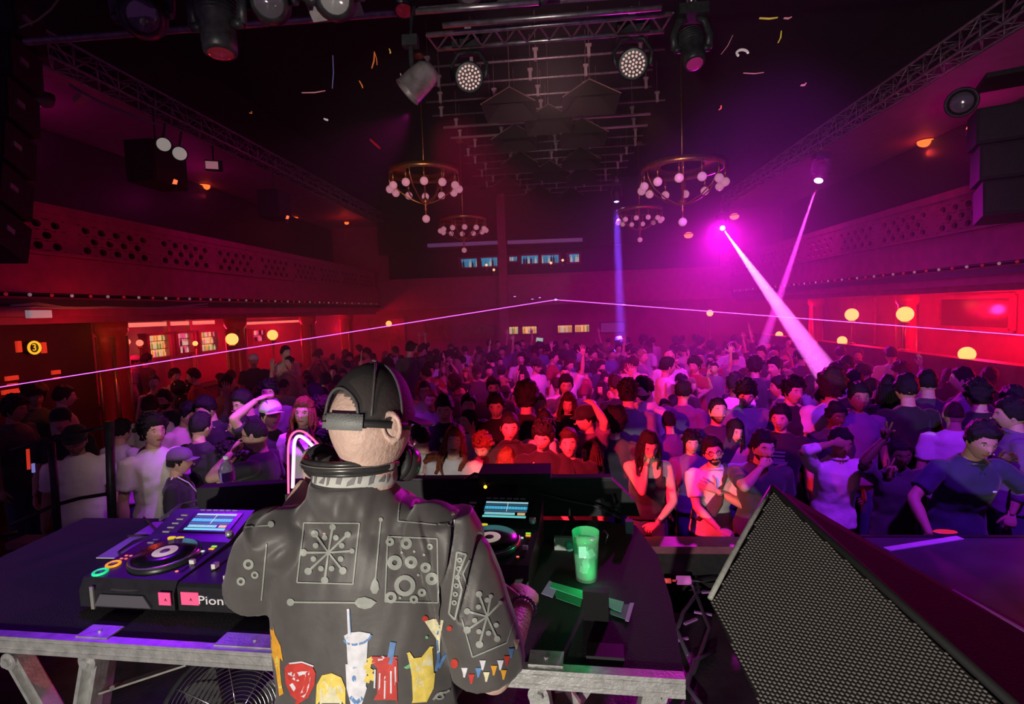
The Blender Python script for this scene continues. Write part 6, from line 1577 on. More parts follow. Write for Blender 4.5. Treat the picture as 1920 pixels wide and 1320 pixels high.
# --- the deeper crowd: a few builds, copied one by one
PROTO = []
for k, kw in enumerate((dict(hair='short'), dict(hair='crop', Rr='drink'), dict(hair='curly', L='phone'), dict(hair='long', female=True), dict(hair='quiff', beard='full'), dict(hair='wavylong', female=True, Rr='drink'), dict(hair='buzz', L='high'), dict(hair='afro', skin='tan'), dict(hair='bun', female=True, top='tank'), dict(hair='crop', hc='brown', top='shirt'), dict(hair='short', skin='dark', Rr='chest'), dict(hair='short', extras=('cap',)), dict(hair='wavylong', female=True, hc='fair', top='cami', L='peacehigh'), dict(hair='quiff', hc='brown', head=(20, 10, 0)))):
    kw.setdefault('top', 'tee')
    PROTO.append((person('person', (0, 0, 0), vox=.026, det=0, seed=100 + k, **kw), kw, []))
HT = {'short': 'short hair', 'crop': 'cropped hair', 'curly': 'curly hair', 'long': 'long straight hair', 'quiff': 'swept-up hair', 'wavylong': 'long wavy hair', 'buzz': 'shaved head', 'afro': 'bushy hair', 'bun': 'hair bun'}
TOPS = ['black', 'black', 'black', 'charcoal', 'charcoal', 'white', 'white', 'grey', 'purple', 'red', 'navy', 'cream', 'blue']
CN = {'charcoal': 'charcoal', 'black': 'black', 'white': 'white', 'grey': 'grey', 'purple': 'violet', 'red': 'red', 'navy': 'navy', 'cream': 'cream', 'blue': 'blue'}
TN = {'tee': 't-shirt', 'shirt': 'shirt', 'tank': 'tank top', 'cami': 'strap top'}
LMK = ((0, 'by the left edge'), (150, 'near the thick left column'), (290, 'below the left bottle bays'), (430, 'below the left globe lamps'), (560, 'left of the performer cap'), (690, 'behind the performer cap'), (800, 'right of the performer cap'), (900, 'below the yellow shelves left end'), (1000, 'below the rear bar screen'), (1090, 'below the yellow shelves right end'), (1150, 'under the blue beam'), (1220, 'right of the blue beam'), (1310, 'below the small right globe'), (1400, 'under the crossing beams'), (1500, 'right of the beam crossing'), (1620, 'below the terrace lamps'), (1760, 'by the lowest globe lamp'))
ORD = 'first second third fourth fifth sixth seventh eighth ninth tenth eleventh twelfth'.split()
rnd = random.Random(11)
cand = []
y = 5.2; r_ = 0
while y < 18.6:
    x = -7.0 + rnd.uniform(0, .3) + (.35 if r_ % 2 else 0)
    while x < 5.9:
        cx, cy = x + rnd.uniform(-.16, .16), y + rnd.uniform(-.16, .16)
        if y < 6.4 and cx < -1.5 and rnd.random() < .35: x += .74; continue
        if all((cx - a) ** 2 + (cy - c) ** 2 > .42 ** 2 for a, c in SPOTS) and not (abs(cx - (XL - .25)) < .6):
            q = proj((cx, cy, 1.65))
            if -30 < q[0] < 1950: cand.append((cx, cy, q)); SPOTS.append((cx, cy))
        x += .74
    y += .66 + .012 * y; r_ += 1
print('FILL', len(cand))
cand.sort(key=lambda c: c[1])
used = {}; meta = []
for (cx, cy, q) in cand[:214]:
    pk = rnd.randrange(len(PROTO)); pr_, kw, _ = PROTO[pk]
    pale = rnd.random()
    tc = rnd.choice(TOPS); back = rnd.random() < .38
    yw = rnd.uniform(150, 210) if back else rnd.uniform(-50, 50) if rnd.random() < .7 else rnd.choice((-90, 90)) + rnd.uniform(-20, 20)
    h = rnd.uniform(1.6, 1.86) if not kw.get('female') else rnd.uniform(1.55, 1.72)
    if not used.get(pk): root = pr_; used[pk] = 1
    else:
        root = pr_.copy(); col.objects.link(root)
        for ch in list(pr_.children):
            c = ch.copy(); col.objects.link(c); c.parent = root
            for g in ch.children:
                d_ = g.copy(); col.objects.link(d_); d_.parent = c
    root.location = (cx, cy, 0); root.rotation_euler = (0, 0, R(yw)); s_ = h / 1.75; root.scale = (s_,) * 3
    for c in root.children:
        if c.name.split('.')[0] in ('t_shirt', 'shirt', 'tank_top', 'strap_top'):
            c.material_slots[0].link = 'OBJECT'; c.material_slots[0].material = CL[tc]
    zone = [n for x0, n in LMK if q[0] >= x0 or x0 == 0][-1]
    face = 'seen from behind' if back else ('facing the stage' if abs(yw) < 51 else ('turned left' if yw < 0 else 'turned right'))
    meta.append((root, zone, q[0], cy, '%s %s' % (CN[tc], TN[kw['top']]), HT[kw['hair']] if 'cap' not in kw.get('extras', ()) else 'dark cap', face))
from collections import defaultdict
zz = defaultdict(list)
for m_ in meta: zz[m_[1]].append(m_)
for zone, ms in zz.items():
    ms.sort(key=lambda m_: m_[3]); seen = defaultdict(int)
    for i, m_ in enumerate(ms):
        ln = 'person, %s, %s, %s, %s' % (m_[4], m_[5], m_[6], zone)
        seen[ln] += 1; m_[0]['_k'] = seen[ln]
    for m_ in ms:
        ln = 'person, %s, %s, %s, %s' % (m_[4], m_[5], m_[6], zone)
        if seen[ln] > 1: ln = 'person, %s, %s, %s %s, %s' % (m_[4], m_[5], ORD[m_[0]['_k'] - 1], 'nearest such', zone)
        m_[0]['label'] = ln; m_[0]['group'] = 'dancers in the deeper crowd'; m_[0]['category'] = 'person'; del m_[0]['_k']
for k, (pr_, kw, _) in enumerate(PROTO):
    if not used.get(k):
        for c in list(pr_.children_recursive): bpy.data.objects.remove(c)
        bpy.data.objects.remove(pr_)
# ------------------------------------------------------------------ the performer
SD = .85
def pj(px, py, D): return at_d(px, py, D)
HC = pj(694, 798, 1.24)
Ft = Vector((HC.x - .0, HC.y + .02, .85))
dj = empty('person', 'person at the booth from behind in printed black jacket, mesh cap, headphones round neck', 'person', Ft)
Ti = Matrix.Translation(-Ft)
def dbuild(b, nm, m, par=dj, smooth=True):
    if par is dj or True: b.xform(Ti)
    o = b.build(nm, m, par, smooth); return o
neck = pj(664, 912, 1.24)
SLp, SRp = pj(516, 1008, 1.26), pj(842, 1000, 1.22)
ELp, ERp = pj(474, 1112, 1.34), pj(925, 1262, 1.24)
WLp, WRp = pj(578, 905, 1.5), pj(985, 1132, 1.5)
mid = (SLp + SRp) / 2
cx0 = pj(672, 1100, 1.27)
b = MB()
def tr(py, rx, ry, dx=0, D=1.27, k=.35):
    c = pj(675 + dx, py, D); return (c.x, c.y + ry * k, c.z, rx, ry)
# body: torso, neck, arms, legs in one skin
zf = lambda py: pj(675, py, 1.27).z
hipc = pj(690, 1380, 1.27)
b.loft([(hipc.x, hipc.y + .03, 1.62, .15, .1), (hipc.x, hipc.y + .03, 1.74, .17, .11), (hipc.x - .005, hipc.y + .02, 1.85, .165, .11), tr(1180, .17, .11), tr(1060, .185, .12), tr(980, .175, .11), tr(935, .11, .08, -5)], 20)
b.cap((neck.x + .008, neck.y + .02, neck.z - .08), (HC.x + .005, HC.y + .01, HC.z - .04), .064, .06, 16)
for S, E, W in ((SLp, ELp, WLp), (SRp, ERp, WRp)):
    b.cap(S, E, .06, .046, 14); b.tube([E, E.lerp(W, .3), E.lerp(W, .8), W], [.046, .047, .033, .028], 16)
for q in (-1, 1):
    kn = Vector((hipc.x + q * .1, hipc.y + .0, 1.32)); an = Vector((hipc.x + q * .12, hipc.y + .03, .94))
    b.cap((hipc.x + q * .085, hipc.y + .03, 1.7), kn, .088, .06, 14); b.cap(kn, an, .056, .04, 14); b.cap(an + Vector((0, -.02, -.045)), an + Vector((q * .02, .16, -.055)), .036, .03, 10)
V, F = voxelize(b, .009, 4)
b = MB(); b.v = [tuple(v) for v in V]; b.f = F; b.m = [0] * len(F)
hand_geom(b, WRp, Vector((-.04, 1, -.12)), Vector((.5, -.05, 1)), ([(10, 22), (2, 26), (-5, 30), (-11, 36)], (42, 16)) and 'relaxed', -1, 1.02, 12)
hand_geom(b, WLp, Vector((.28, -.12, 1)), Vector((-.6, -.8, .1)), 'grip', 1, 1.0, 12)
# head
hb = MB(); head_geom(hb, False, None, 1)
Hm = Matrix.Translation(HC) @ Matrix.Rotation(R(148), 4, 'Z') @ Matrix.Rotation(R(14), 4, 'X') @ Matrix.Rotation(R(5), 4, 'Y') @ Matrix.Diagonal((1.06, 1.03, 1.04, 1))
for q in (-1, 1):    # ears with rim and lobe
    hb.mi = 0; Rm = Matrix.Rotation(q * .45, 3, 'Z') @ Matrix.Rotation(-.25, 3, 'X')
    hb.torus(Vector((q * .0835, .012, -.002)), .021, .0055, 20, 8, Rm @ Matrix.Rotation(PI / 2, 3, 'Y') @ Matrix.Diagonal((1.35, .85, 1)).to_3x3()); hb.sphere((q * .081, .002, -.028), (.007, .011, .012), 10, 7); hb.sphere((q * .0815, .010, -.002), (.005, .019, .027), 12, 8, Rm)
hb.xform(Hm); o_ = len(b.v); b.v += hb.v; b.f += [tuple(i + o_ for i in f) for f in hb.f]; b.m += hb.m
M_skd = mat('skin_performer', (.66, .45, .36), .5, var=.1, scale=30, bump=.25, bscale=90)
dbuild(b, 'body', [M_skd, M_lip, HAIR['brown'], M_eye, M_iris, M_stub])
# trousers and shoes
b = MB(); b.loft([(hipc.x, hipc.y + .03, 1.6, .15, .11), (hipc.x, hipc.y + .03, 1.7, .185, .13), (hipc.x, hipc.y + .025, 1.84, .178, .125)], 20)
for q in (-1, 1): b.tube([(hipc.x + q * .088, hipc.y + .03, 1.7), (hipc.x + q * .1, hipc.y, 1.32), (hipc.x + q * .12, hipc.y + .03, .96)], [.098, .078, .07], 14)
V, F = voxelize(b, .018, 3); b = MB(); b.v = [tuple(v) for v in V]; b.f = F; b.m = [0] * len(F); dbuild(b, 'trousers', CL['black'])
for q in (-1, 1):
    b = MB(); a = Vector((hipc.x + q * .12, hipc.y + .03, .9)); b.tube([a + Vector((0, -.06, 0)), a, a + Vector((q * .01, .1, -.005)), a + Vector((q * .02, .19, -.018))], [.03, .047, .045, .025], 12); dbuild(b, 'shoe', M_dark)
# jacket
b = MB()
b.loft([(hipc.x, hipc.y + .02, 1.66, .225, .15), (hipc.x, hipc.y + .02, 1.76, .228, .15), tr(1300, .234, .152, 12), tr(1220, .236, .154, 3), tr(1130, .233, .155, -6), tr(1060, .230, .155, -6), tr(1010, .222, .140, -6), tr(975, .19, .118, -8), tr(942, .135, .1, -10, k=.05), tr(912, .102, .092, -12, k=-.12), tr(893, .094, .088, -12, k=-.15)], 40)
for S, E, W, u in ((SLp, ELp, WLp, 0), (SRp, ERp, WRp, 1)):
    dd = (E - S).normalized()
    b.sphere(S + Vector((.03 if u == 0 else -.03, 0, -.004)), .078, 18, 12)
    if u: b.tube([S - dd * .04, S.lerp(E, .3), S.lerp(E, .7), E - dd * .05, E - dd * .01], [.074, .085, .09, .086, .082], 22)
    else: b.tube([S - dd * .03, S.lerp(E, .4), E - dd * .02, E, E.lerp(W, .2)], [.074, .08, .08, .076, .068], 22)
V, F = voxelize(b, .0062, 5)
Vn = V.copy()
for i in range(len(V)):
    v = Vector(V[i]); c = Vector((cx0.x, cx0.y + .1, v.z)); n = (v - c); n.z *= .2; n.normalize()
    # slanting tension folds from the shoulders, deep vertical folds by the right arm, low waves below
    p = proj(v); u = (p[0] - 660) / 200; w_ = (p[1] - 950) / 300
    up = math.exp(-((w_ - .05) / .28) ** 2)
    f1 = noise.noise(Vector((v.x * 13 + v.z * 7, 3, v.z * 5))) * .019 * up
    f2 = noise.noise(Vector((v.x * 9 + 4, v.y * 5, v.z * 5))) * .008
    f3 = noise.noise(Vector((v.x * 36 - v.z * 9, v.y * 8, v.z * 6))) * .006 * (.3 + up)
    r_ = 0
    for (x0, y0, x1, y1, wd, dp) in ((862, 985, 835, 1170, 9, .022), (905, 1010, 868, 1160, 7, .016), (790, 950, 845, 1150, 11, .014), (835, 1150, 870, 1320, 8, .02), (560, 930, 600, 1010, 12, .01), (500, 1040, 560, 1000, 10, .01)):
        t_ = max(0, min(1, ((p[0] - x0) * (x1 - x0) + (p[1] - y0) * (y1 - y0)) / ((x1 - x0) ** 2 + (y1 - y0) ** 2)))
        d_ = math.hypot(p[0] - x0 - t_ * (x1 - x0), p[1] - y0 - t_ * (y1 - y0)); r_ -= dp * math.exp(-(d_ / wd) ** 2)
    Vn[i] = v + n * (f1 + f2 + f3 + (r_ if v.y < cx0.y + .12 else 0))
b = MB(); b.v = [tuple(v) for v in Vn]; b.f = F; b.m = [0] * len(F)
bvh = BVHTree.FromPolygons([Vector(v) for v in b.v], b.f)
M_jk = mat('jacket_satin', (.085, .078, .073), .5, spec=.45, var=.12, scale=25, bump=.03, bscale=70, sheen=.3)
jk = dbuild(b, 'jacket', M_jk)
# ---- flat prints laid on the cloth
M_ln = mat('print_grey', (.32, .34, .3), .5, var=.12, scale=60)
def fl(px, py):
    r_ = ray(px, py).normalized(); h = bvh.ray_cast(CAM, r_)
    if h[0] is None or (h[0] - CAM).length > 1.75: return None
    n = h[1] if h[1].dot(r_) < 0 else -h[1]
    return h[0] - r_ * .0022 + n * .0006
class PR:
    def __init__(s): s.b = MB()
    def poly(s, pts, fine=7, inner=None):
        """filled outline as a fan of small cells that follow the folds"""
        n = len(pts); cx_ = sum(p[0] for p in pts) / n; cy_ = sum(p[1] for p in pts) / n
        rad = max(math.hypot(p[0] - cx_, p[1] - cy_) for p in pts); m = max(1, int(rad / fine)); rings = []
        a0 = inner if inner else 0
        for k in range(m + 1):
            q = a0 + (1 - a0) * k / m
            rings.append([fl(cx_ + (p[0] - cx_) * q, cy_ + (p[1] - cy_) * q) for p in pts])
        for k in range(m):
            for i in range(n):
                j = (i + 1) % n; q = [rings[k][i], rings[k][j], rings[k + 1][j], rings[k + 1][i]]
                if None in q or max((q[0] - x).length for x in q) > .05: continue
                s.b.add(q if (k or inner) else q[1:], [(0, 1, 2, 3)] if (k or inner) else [(0, 1, 2)])
    def line(s, a, c, w_=2.0, w2=None):
        w_ *= 1.4; w2 = w2 * 1.4 if w2 else None; L = math.hypot(c[0] - a[0], c[1] - a[1]); n = max(1, int(L / 6)); nx, ny = -(c[1] - a[1]) / L, (c[0] - a[0]) / L; prev = None
        for k in range(n + 1):
            t_ = k / n; w = (w_ + ((w2 or w_) - w_) * t_) / 2; x, y = a[0] + (c[0] - a[0]) * t_, a[1] + (c[1] - a[1]) * t_
            q = (fl(x - nx * w, y - ny * w), fl(x + nx * w, y + ny * w))
            if None in q: prev = None; continue
            if prev and (prev[0] - q[0]).length < .05: s.b.add([prev[0], prev[1], q[1], q[0]], [(0, 1, 2, 3)])
            prev = q
    def path(s, pts, w_=2.0, closed=False):
        for i in range(len(pts) - (0 if closed else 1)): s.line(pts[i], pts[(i + 1) % len(pts)], w_)
    def disc(s, x, y, r, ry=None, n=16, inner=None): s.poly([(x + r * math.cos(2 * PI * k / n), y + (ry or r) * math.sin(2 * PI * k / n)) for k in range(n)], 6, inner)
    def done(s, nm, m): return dbuild(s.b, nm, m, jk, False)
p = PR(); p.path([(570, 980), (674, 981), (662, 1095), (557, 1092)], 1.8, True)
cx_, cy_ = 616, 1036
for (x, y, r_) in ((624, 988, 6), (652, 1002, 6), (660, 1033, 5), (643, 1070, 7), (609, 1088, 7), (578, 1071, 7), (569, 1036, 7), (590, 1001, 7)): p.line((cx_, cy_), (x, y), 2.2, 3.4); p.disc(x, y, r_)
for (x, y) in ((609, 1008), (630, 1008), (592, 1023), (641, 1023), (588, 1048), (639, 1048), (602, 1066), (622, 1066)): p.disc(x, y, 5.4)
p.done('starburst_print', M_ln)
p = PR(); p.path([(727, 1006), (820, 1010), (822, 1130), (722, 1128)], 1.8, True)
for (x, y, r_, q) in ((762, 1019, 11, .38), (740, 1055, 14, .35), (771, 1054, 12, .33), (798, 1064, 10, .35), (759, 1098, 20, .55), (810, 1085, 12, .3), (791, 1111, 8, .3), (733, 1120, 11, .4), (731, 1016, 8, .3), (776, 1124, 8, .35), (806, 1025, 6, .3)):
    p.disc(x, y, r_, n=22, inner=q)
for (x, y) in ((753, 1036), (777, 1034), (784, 1078), (750, 1121), (795, 1040)): p.disc(x, y, 2.6, n=10)
p.done('ring_pattern_print', M_ln)
p = PR(); p.disc(545, 1129, 7); p.line((551, 1129), (670, 1130), 2.2); 
p.poly([(664, 1130), (672, 1121), (684, 1119), (696, 1123), (706, 1129), (696, 1139), (684, 1142), (672, 1139)], 6)
p.done('arrow_print', M_ln)
p = PR(); p.line((714, 975), (704, 1085), 2.0); p.poly([(703, 1082), (709, 1092), (711, 1104), (706, 1113), (699, 1113), (694, 1104), (697, 1092)], 6); p.disc(714, 974, 4); p.done('drop_print', M_ln)
p = PR(); p.path([(748, 942), (746, 977), (818, 984)], 1.6); p.path([(822, 983), (850, 987), (857, 950)], 1.6); p.path([(440, 990), (508, 985)], 1.8); p.disc(508, 983, 6); p.path([(500, 1020), (490, 1126)], 1.8)
for (x, y, r_) in ((466, 1058, 10), (478, 1078, 7), (452, 1090, 8)): p.disc(x, y, r_, inner=.45)
p.done('line_print', M_ln)
p = PR(); p.path([(866, 1160), (886, 1232), (950, 1205), (975, 1130)], 1.8)
cx_, cy_ = 913, 1156
for (x, y, r_) in ((898, 1114, 6), (876, 1146, 6), (876, 1181, 7), (899, 1208, 7), (932, 1198, 6), (920, 1118, 4), (938, 1130, 4)): p.line((cx_, cy_), (x, y), 2.4, 3); p.disc(x, y, r_)
for (x, y) in ((897, 1138), (890, 1163), (898, 1184), (916, 1187), (930, 1172), (913, 1125)): p.disc(x, y, 5)
p.path([(857, 1035), (842, 1150), (853, 1162), (866, 1105), (858, 1080), (874, 1040), (857, 1035)], 2.6); p.path([(880, 1050), (868, 1075), (876, 1100)], 2)
for k in range(6): p.disc(862 - k * 2, 1050 + k * 16, 5, inner=.4)
p.done('sleeve_print', M_ln)
# cocktail prints near the hem
def cm(nm, c): return mat('print_' + nm, c, .55, var=.15, scale=50)
PW, PYl, PO, PRd, PB, PG, PC = cm('white', (.72, .72, .76)), cm('yellow', (.8, .62, .12)), cm('orange', (.8, .38, .04)), cm('red', (.55, .05, .04)), cm('blue', (.12, .25, .5)), cm('green', (.2, .5, .25)), cm('cream', (.75, .7, .45))
def pp(nm, m, *fs):
    q = PR()
    for kind, *a in fs: getattr(q, kind)(*a)
    q.done(nm, m)
pp('tall_glass_print', PW, ('poly', [(645, 1192), (655, 1186), (675, 1184), (695, 1188), (692, 1245), (688, 1290), (678, 1322), (658, 1322), (650, 1290), (648, 1245)]), ('poly', [(650, 1142), (655, 1141), (659, 1195), (652, 1196)], 5))
pp('glass_rim_print', PB, ('path', [(645, 1200), (650, 1206), (664, 1209), (682, 1205), (693, 1197), (696, 1190)], 3), ('path', [(646, 1198), (655, 1190)], 3), ('disc', 664, 1272, 4, 6), ('disc', 665, 1252, 4, 2), ('path', [(657, 1306), (668, 1318), (680, 1308)], 5), ('path', [(655, 1143), (658, 1190)], 1.2))
pp('red_glass_print', PRd, ('poly', [(694, 1240), (704, 1234), (735, 1232), (745, 1238), (746, 1280), (748, 1325), (694, 1325)]), ('path', [(697, 1233), (745, 1233)], 3))
pp('straw_print', PB, ('path', [(737, 1204), (730, 1245)], 8))
pp('foam_print', PW, ('poly', [(708, 1233), (718, 1229), (726, 1238), (722, 1250), (710, 1248)]), ('path', [(703, 1255), (702, 1290)], 2.4), ('path', [(712, 1262), (711, 1300)], 2), ('path', [(722, 1268), (721, 1310)], 2), ('path', [(733, 1258), (733, 1300)], 2.2), ('path', [(741, 1250), (742, 1296)], 1.8), ('path', [(735, 1206), (728, 1243)], 2))
pp('lemon_twist_print', PYl, ('path', [(700, 1236), (690, 1241), (688, 1256), (698, 1262), (694, 1275), (684, 1272)], 9))
pp('citrus_print', PYl, ('poly', [(594, 1284), (604, 1266), (622, 1262), (640, 1270), (648, 1290), (648, 1324), (592, 1324)]))
pp('citrus_inner_print', PC, ('poly', [(599, 1290), (608, 1276), (622, 1272), (638, 1280), (643, 1296), (640, 1324), (600, 1324)]))
pp('pineapple_glass_print', PYl, ('poly', [(762, 1225), (768, 1222), (776, 1234), (790, 1232), (806, 1212), (813, 1212), (816, 1262), (813, 1290), (800, 1316), (772, 1318), (770, 1270)]))
pp('pineapple_inner_print', PC, ('poly', [(764, 1228), (770, 1227), (777, 1240), (790, 1238), (804, 1222), (810, 1240), (811, 1282), (798, 1300), (776, 1302), (772, 1262)]), )
pp('pineapple_ribs_print', PYl, *[('path', [(778 + 6 * k, 1250), (779 + 5.6 * k, 1296)], 1.8) for k in range(6)])
pp('leaf_print', PG, ('poly', [(757, 1251), (768, 1244), (770, 1252), (762, 1254)]), ('disc', 800, 1195, 3))
pp('orange_bottle_print', PO, ('poly', [(499, 1172), (504, 1169), (512, 1173), (516, 1190), (526, 1210), (531, 1240), (532, 1300), (524, 1305), (518, 1260), (508, 1225), (497, 1200)]))
pp('orange_highlight_print', PYl, ('path', [(504, 1178), (507, 1200), (519, 1235), (526, 1290)], 4.5))
pp('pale_cup_print', PW, ('poly', [(489, 1222), (496, 1219), (506, 1230), (513, 1262), (516, 1300), (508, 1296), (495, 1262), (488, 1240)]), ('disc', 516, 1312, 10))
pp('red_bowl_print', PRd, ('poly', [(534, 1252), (542, 1243), (566, 1243), (586, 1250), (592, 1262), (590, 1284), (578, 1308), (562, 1318), (546, 1304), (536, 1282)]), ('path', [(558, 1314), (558, 1324)], 5))
pp('bowl_highlight_print', PW, ('path', [(542, 1244), (566, 1241), (588, 1249)], 2), ('path', [(540, 1260), (552, 1266), (566, 1262), (580, 1262)], 5), ('path', [(578, 1266), (574, 1290), (566, 1306)], 7), ('path', [(546, 1282), (556, 1298)], 5), ('path', [(549, 1272), (561, 1276)], 3))
pp('cocktail_print', PC, ('poly', [(796, 1165), (812, 1160), (832, 1163), (829, 1178), (826, 1196), (824, 1225), (819, 1226), (818, 1198), (808, 1184)]))
pp('cocktail_stem_print', PB, ('path', [(821, 1200), (822, 1235), (817, 1258)], 4), ('path', [(836, 1226), (822, 1252)], 4), ('path', [(820, 1190), (824, 1175)], 2.4))
pp('cherry_print', PRd, ('disc', 797, 1160, 5.5), ('disc', 843, 1178, 5), ('disc', 852, 1244, 7, 9))
pp('hem_shell_print', M_ln, ('path', [(812, 1312), (822, 1300), (836, 1298), (850, 1290)], 3), ('disc', 824, 1306, 9, 6, 14, .5))
for k, (x, y) in enumerate(((871, 1258), (884, 1270), (897, 1258), (912, 1266), (926, 1254), (938, 1244), (950, 1236), (958, 1222), (968, 1205), (944, 1262), (905, 1244))):
    mm = (PW, PRd, PB, PC, PO)[k % 5]
    pp('small_drink_print', mm, ('poly', [(x - 6, y - 6), (x + 6, y - 6), (x + 3, y + 5), (x + 1, y + 12), (x - 2, y + 12), (x - 3, y + 4)]))
# collar band, headphones
nc = pj(655, 900, 1.23)
Rc = Matrix.Rotation(R(-10), 3, 'X')
b = MB(); b.lathe(nc + Vector((0, .035, -.012)), [(.094, -.01), (.1005, .004), (.097, .03), (.091, .03), (.091, -.01)], 48, Rc @ Matrix.Diagonal((1, .85, 1)).to_3x3()); co = dbuild(b, 'collar', mat('collar_white', (.55, .56, .5), .7, var=.1), dj)
b = MB()
for k in range(26):
    a = 2 * PI * k / 26; a2 = a + .07 + .05 * (k % 3); q = Rc @ Matrix.Diagonal((1, .85, 1)).to_3x3()
    pt = lambda an, z: nc + Vector((0, .035, -.012)) + q @ Vector((.1012 * math.cos(an), .1012 * math.sin(an), z + .004))
    b.add([pt(a, -.006 + .006 * (k % 2)), pt(a2, -.002), pt(a2 + .04, .018), pt(a + .03, .02 - .008 * (k % 3))], [(0, 1, 2, 3)])
dbuild(b, 'collar_print', mat('print_mid_grey', (.2, .19, .19), .6), co)
hp = empty('headphones', 'black headphones resting round the performer\'s neck', 'headphones', nc)
Th = Matrix.Translation(-nc)
def hbuild(b, nm, m, par=hp): b.xform(Th); return b.build(nm, m, par, True)
hc = nc + Vector((-.008, .055, .028)); Rh = Matrix.Rotation(R(-6), 3, 'X') @ Matrix.Rotation(R(1), 3, 'Y')
M_hp = mat('headphone_black', (.05, .048, .045), .3, .2, spec=.6, var=.2, scale=40)
b = MB()
for (r_, z_, t_) in ((.112, .0, .0085), (.111, .012, .007), (.109, -.011, .0055)): b.torus(hc + Rh @ Vector((0, 0, z_)), r_, t_, 44, 10, Rh, R(190), R(350))
hbuild(b, 'headband', M_hp)
b = MB(); b.torus(hc + Rh @ Vector((0, 0, .006)), .1195, .0018, 44, 6, Rh, R(195), R(345)); hbuild(b, 'band_seam', mat('seam_grey', (.3, .28, .25), .35, .5))
for q in (-1, 1):
    c = hc + Rh @ Vector((q * .106, .05, -.012)); Rq = aimz(Rh @ Vector((q * .5, .8, -.25)))
    b = MB(); b.lathe(c, [(0, .03), (.03, .03), (.042, .02), (.045, .0), (.042, -.012), (.034, -.018), (0, -.016)], 26, Rq); hbuild(b, 'ear_cup', M_hp)
    b = MB(); b.torus(c - (Rq @ Vector((0, 0, .018))), .033, .012, 26, 10, Rq); hbuild(b, 'ear_pad', mat('pad_black', (.02, .02, .02), .6))
    b = MB(); b.sphere(hc + Rh @ Vector((q * .103, -.045, .0)), .011, 12, 8); hbuild(b, 'hinge_knob', mat('hinge_silver', (.5, .48, .44), .3, .7))
b = MB(); a = hc + Rh @ Vector((-.13, .06, -.02)); b.tube([a, a + Vector((-.03, .03, -.08)), a + Vector((-.05, .1, -.2)), Vector((a.x - .02, a.y + .3, TZ + .02))], .0035, 6); hbuild(b, 'cord', M_hp)
# cap
M_mesh = bpy.data.materials.new('cap_mesh'); M_mesh.use_nodes = True; nt = M_mesh.node_tree; bs = nt.nodes['Principled BSDF']
bs.inputs['Base Color'].default_value = (.035, .033, .033, 1); bs.inputs['Roughness'].default_value = .6
tc = nt.nodes.new('ShaderNodeTexCoord'); ck = nt.nodes.new('ShaderNodeTexChecker'); ck.inputs['Scale'].default_value = 420
ma = nt.nodes.new('ShaderNodeMath'); ma.operation = 'MULTIPLY_ADD'; ma.inputs[1].default_value = 0; ma.inputs[2].default_value = .8
nt.links.new(tc.outputs['Object'], ck.inputs['Vector']); nt.links.new(ck.outputs['Fac'], ma.inputs[0]); nt.links.new(ma.outputs[0], bs.inputs['Alpha'])
cap = empty('cap', 'black mesh-backed cap worn on the performer\'s head', 'cap', HC); cap.parent = None
bpy.data.objects.remove(cap)
capm = Hm
def cpt(a, t_, off=.008):
    d_ = Vector((math.sin(a) * math.cos(t_), math.sin(a) * math.sin(t_), math.cos(a)))
    s_ = head_surface(d_); n_ = Vector((s_.x / .077 ** 2, s_.y / .097 ** 2, s_.z / .12 ** 2)).normalized()
    up = .012 * max(0, d_.z) + (.018 * max(0, -d_.y) * max(0, d_.z))
    return s_ + n_ * off + Vector((0, 0, up))
NA, NT = 30, 96; amax = R(90)
grid = [[cpt(amax * (j + .15) / NA - (R(11) * max(0, -math.sin(2 * PI * k / NT)) * (j / NA)), 2 * PI * k / NT) for k in range(NT)] for j in range(NA + 1)]
mesh_b, foam_b = MB(), MB()
vs = [v for row in grid for v in row]
def arch(j, k):
    t_ = 2 * PI * (k + .5) / NT - PI / 2
    while t_ > PI: t_ -= 2 * PI
    v = grid[j][k]; z_ = v.z
    return abs(t_) < R(42) and ((t_ / R(40)) ** 2 + ((z_ - .012) / .055) ** 2) < 1 and z_ > .0
fm, ff = [], []
for j in range(NA):
    for k in range(NT):
        k2 = (k + 1) % NT; f = (j * NT + k, j * NT + k2, (j + 1) * NT + k2, (j + 1) * NT + k)
        tt_ = 2 * PI * (k + .5) / NT
        if arch(j, k): continue
        (ff if -math.sin(tt_) > .25 else fm).append(f)
for (fb, nm, m) in ((fm, 'mesh_panels', M_mesh), (ff, 'front_panel', mat('cap_black', (.014, .013, .015), .7, bump=.2, bscale=200))):
    b = MB(); b.add(vs, fb + ([tuple(range(NT))] if nm == 'front_panel' else [])); b.xform(Hm)
    if nm == 'mesh_panels': capo = dbuild(b, 'cap', m, dj)
    else: dbuild(b, nm, m, capo)
b = MB()
for tq in (PI / 2 - R(56), PI / 2 + R(56), 0 + R(-8), PI + R(8)):      # seams
    b.tube([cpt(amax * u / 12, tq, .0095) for u in range(1, 12)], .0026, 6)
arc = []
for q in range(21):
    t_ = -R(41) + R(82) * q / 20; zz_ = .012 + .056 * math.sqrt(max(0, 1 - (t_ / R(41)) ** 2))
    a_ = math.acos(max(-1, min(1, zz_ / .128))); arc.append(cpt(a_, t_ + PI / 2, .0095))
b.tube(arc, .0035, 6); b.tube([cpt(0.02, 0, .012), cpt(0.01, 0, .016)], .008, 10)
b.xform(Hm); dbuild(b, 'seam_piping', mat('seam_dark', (.09, .088, .085), .5), capo)
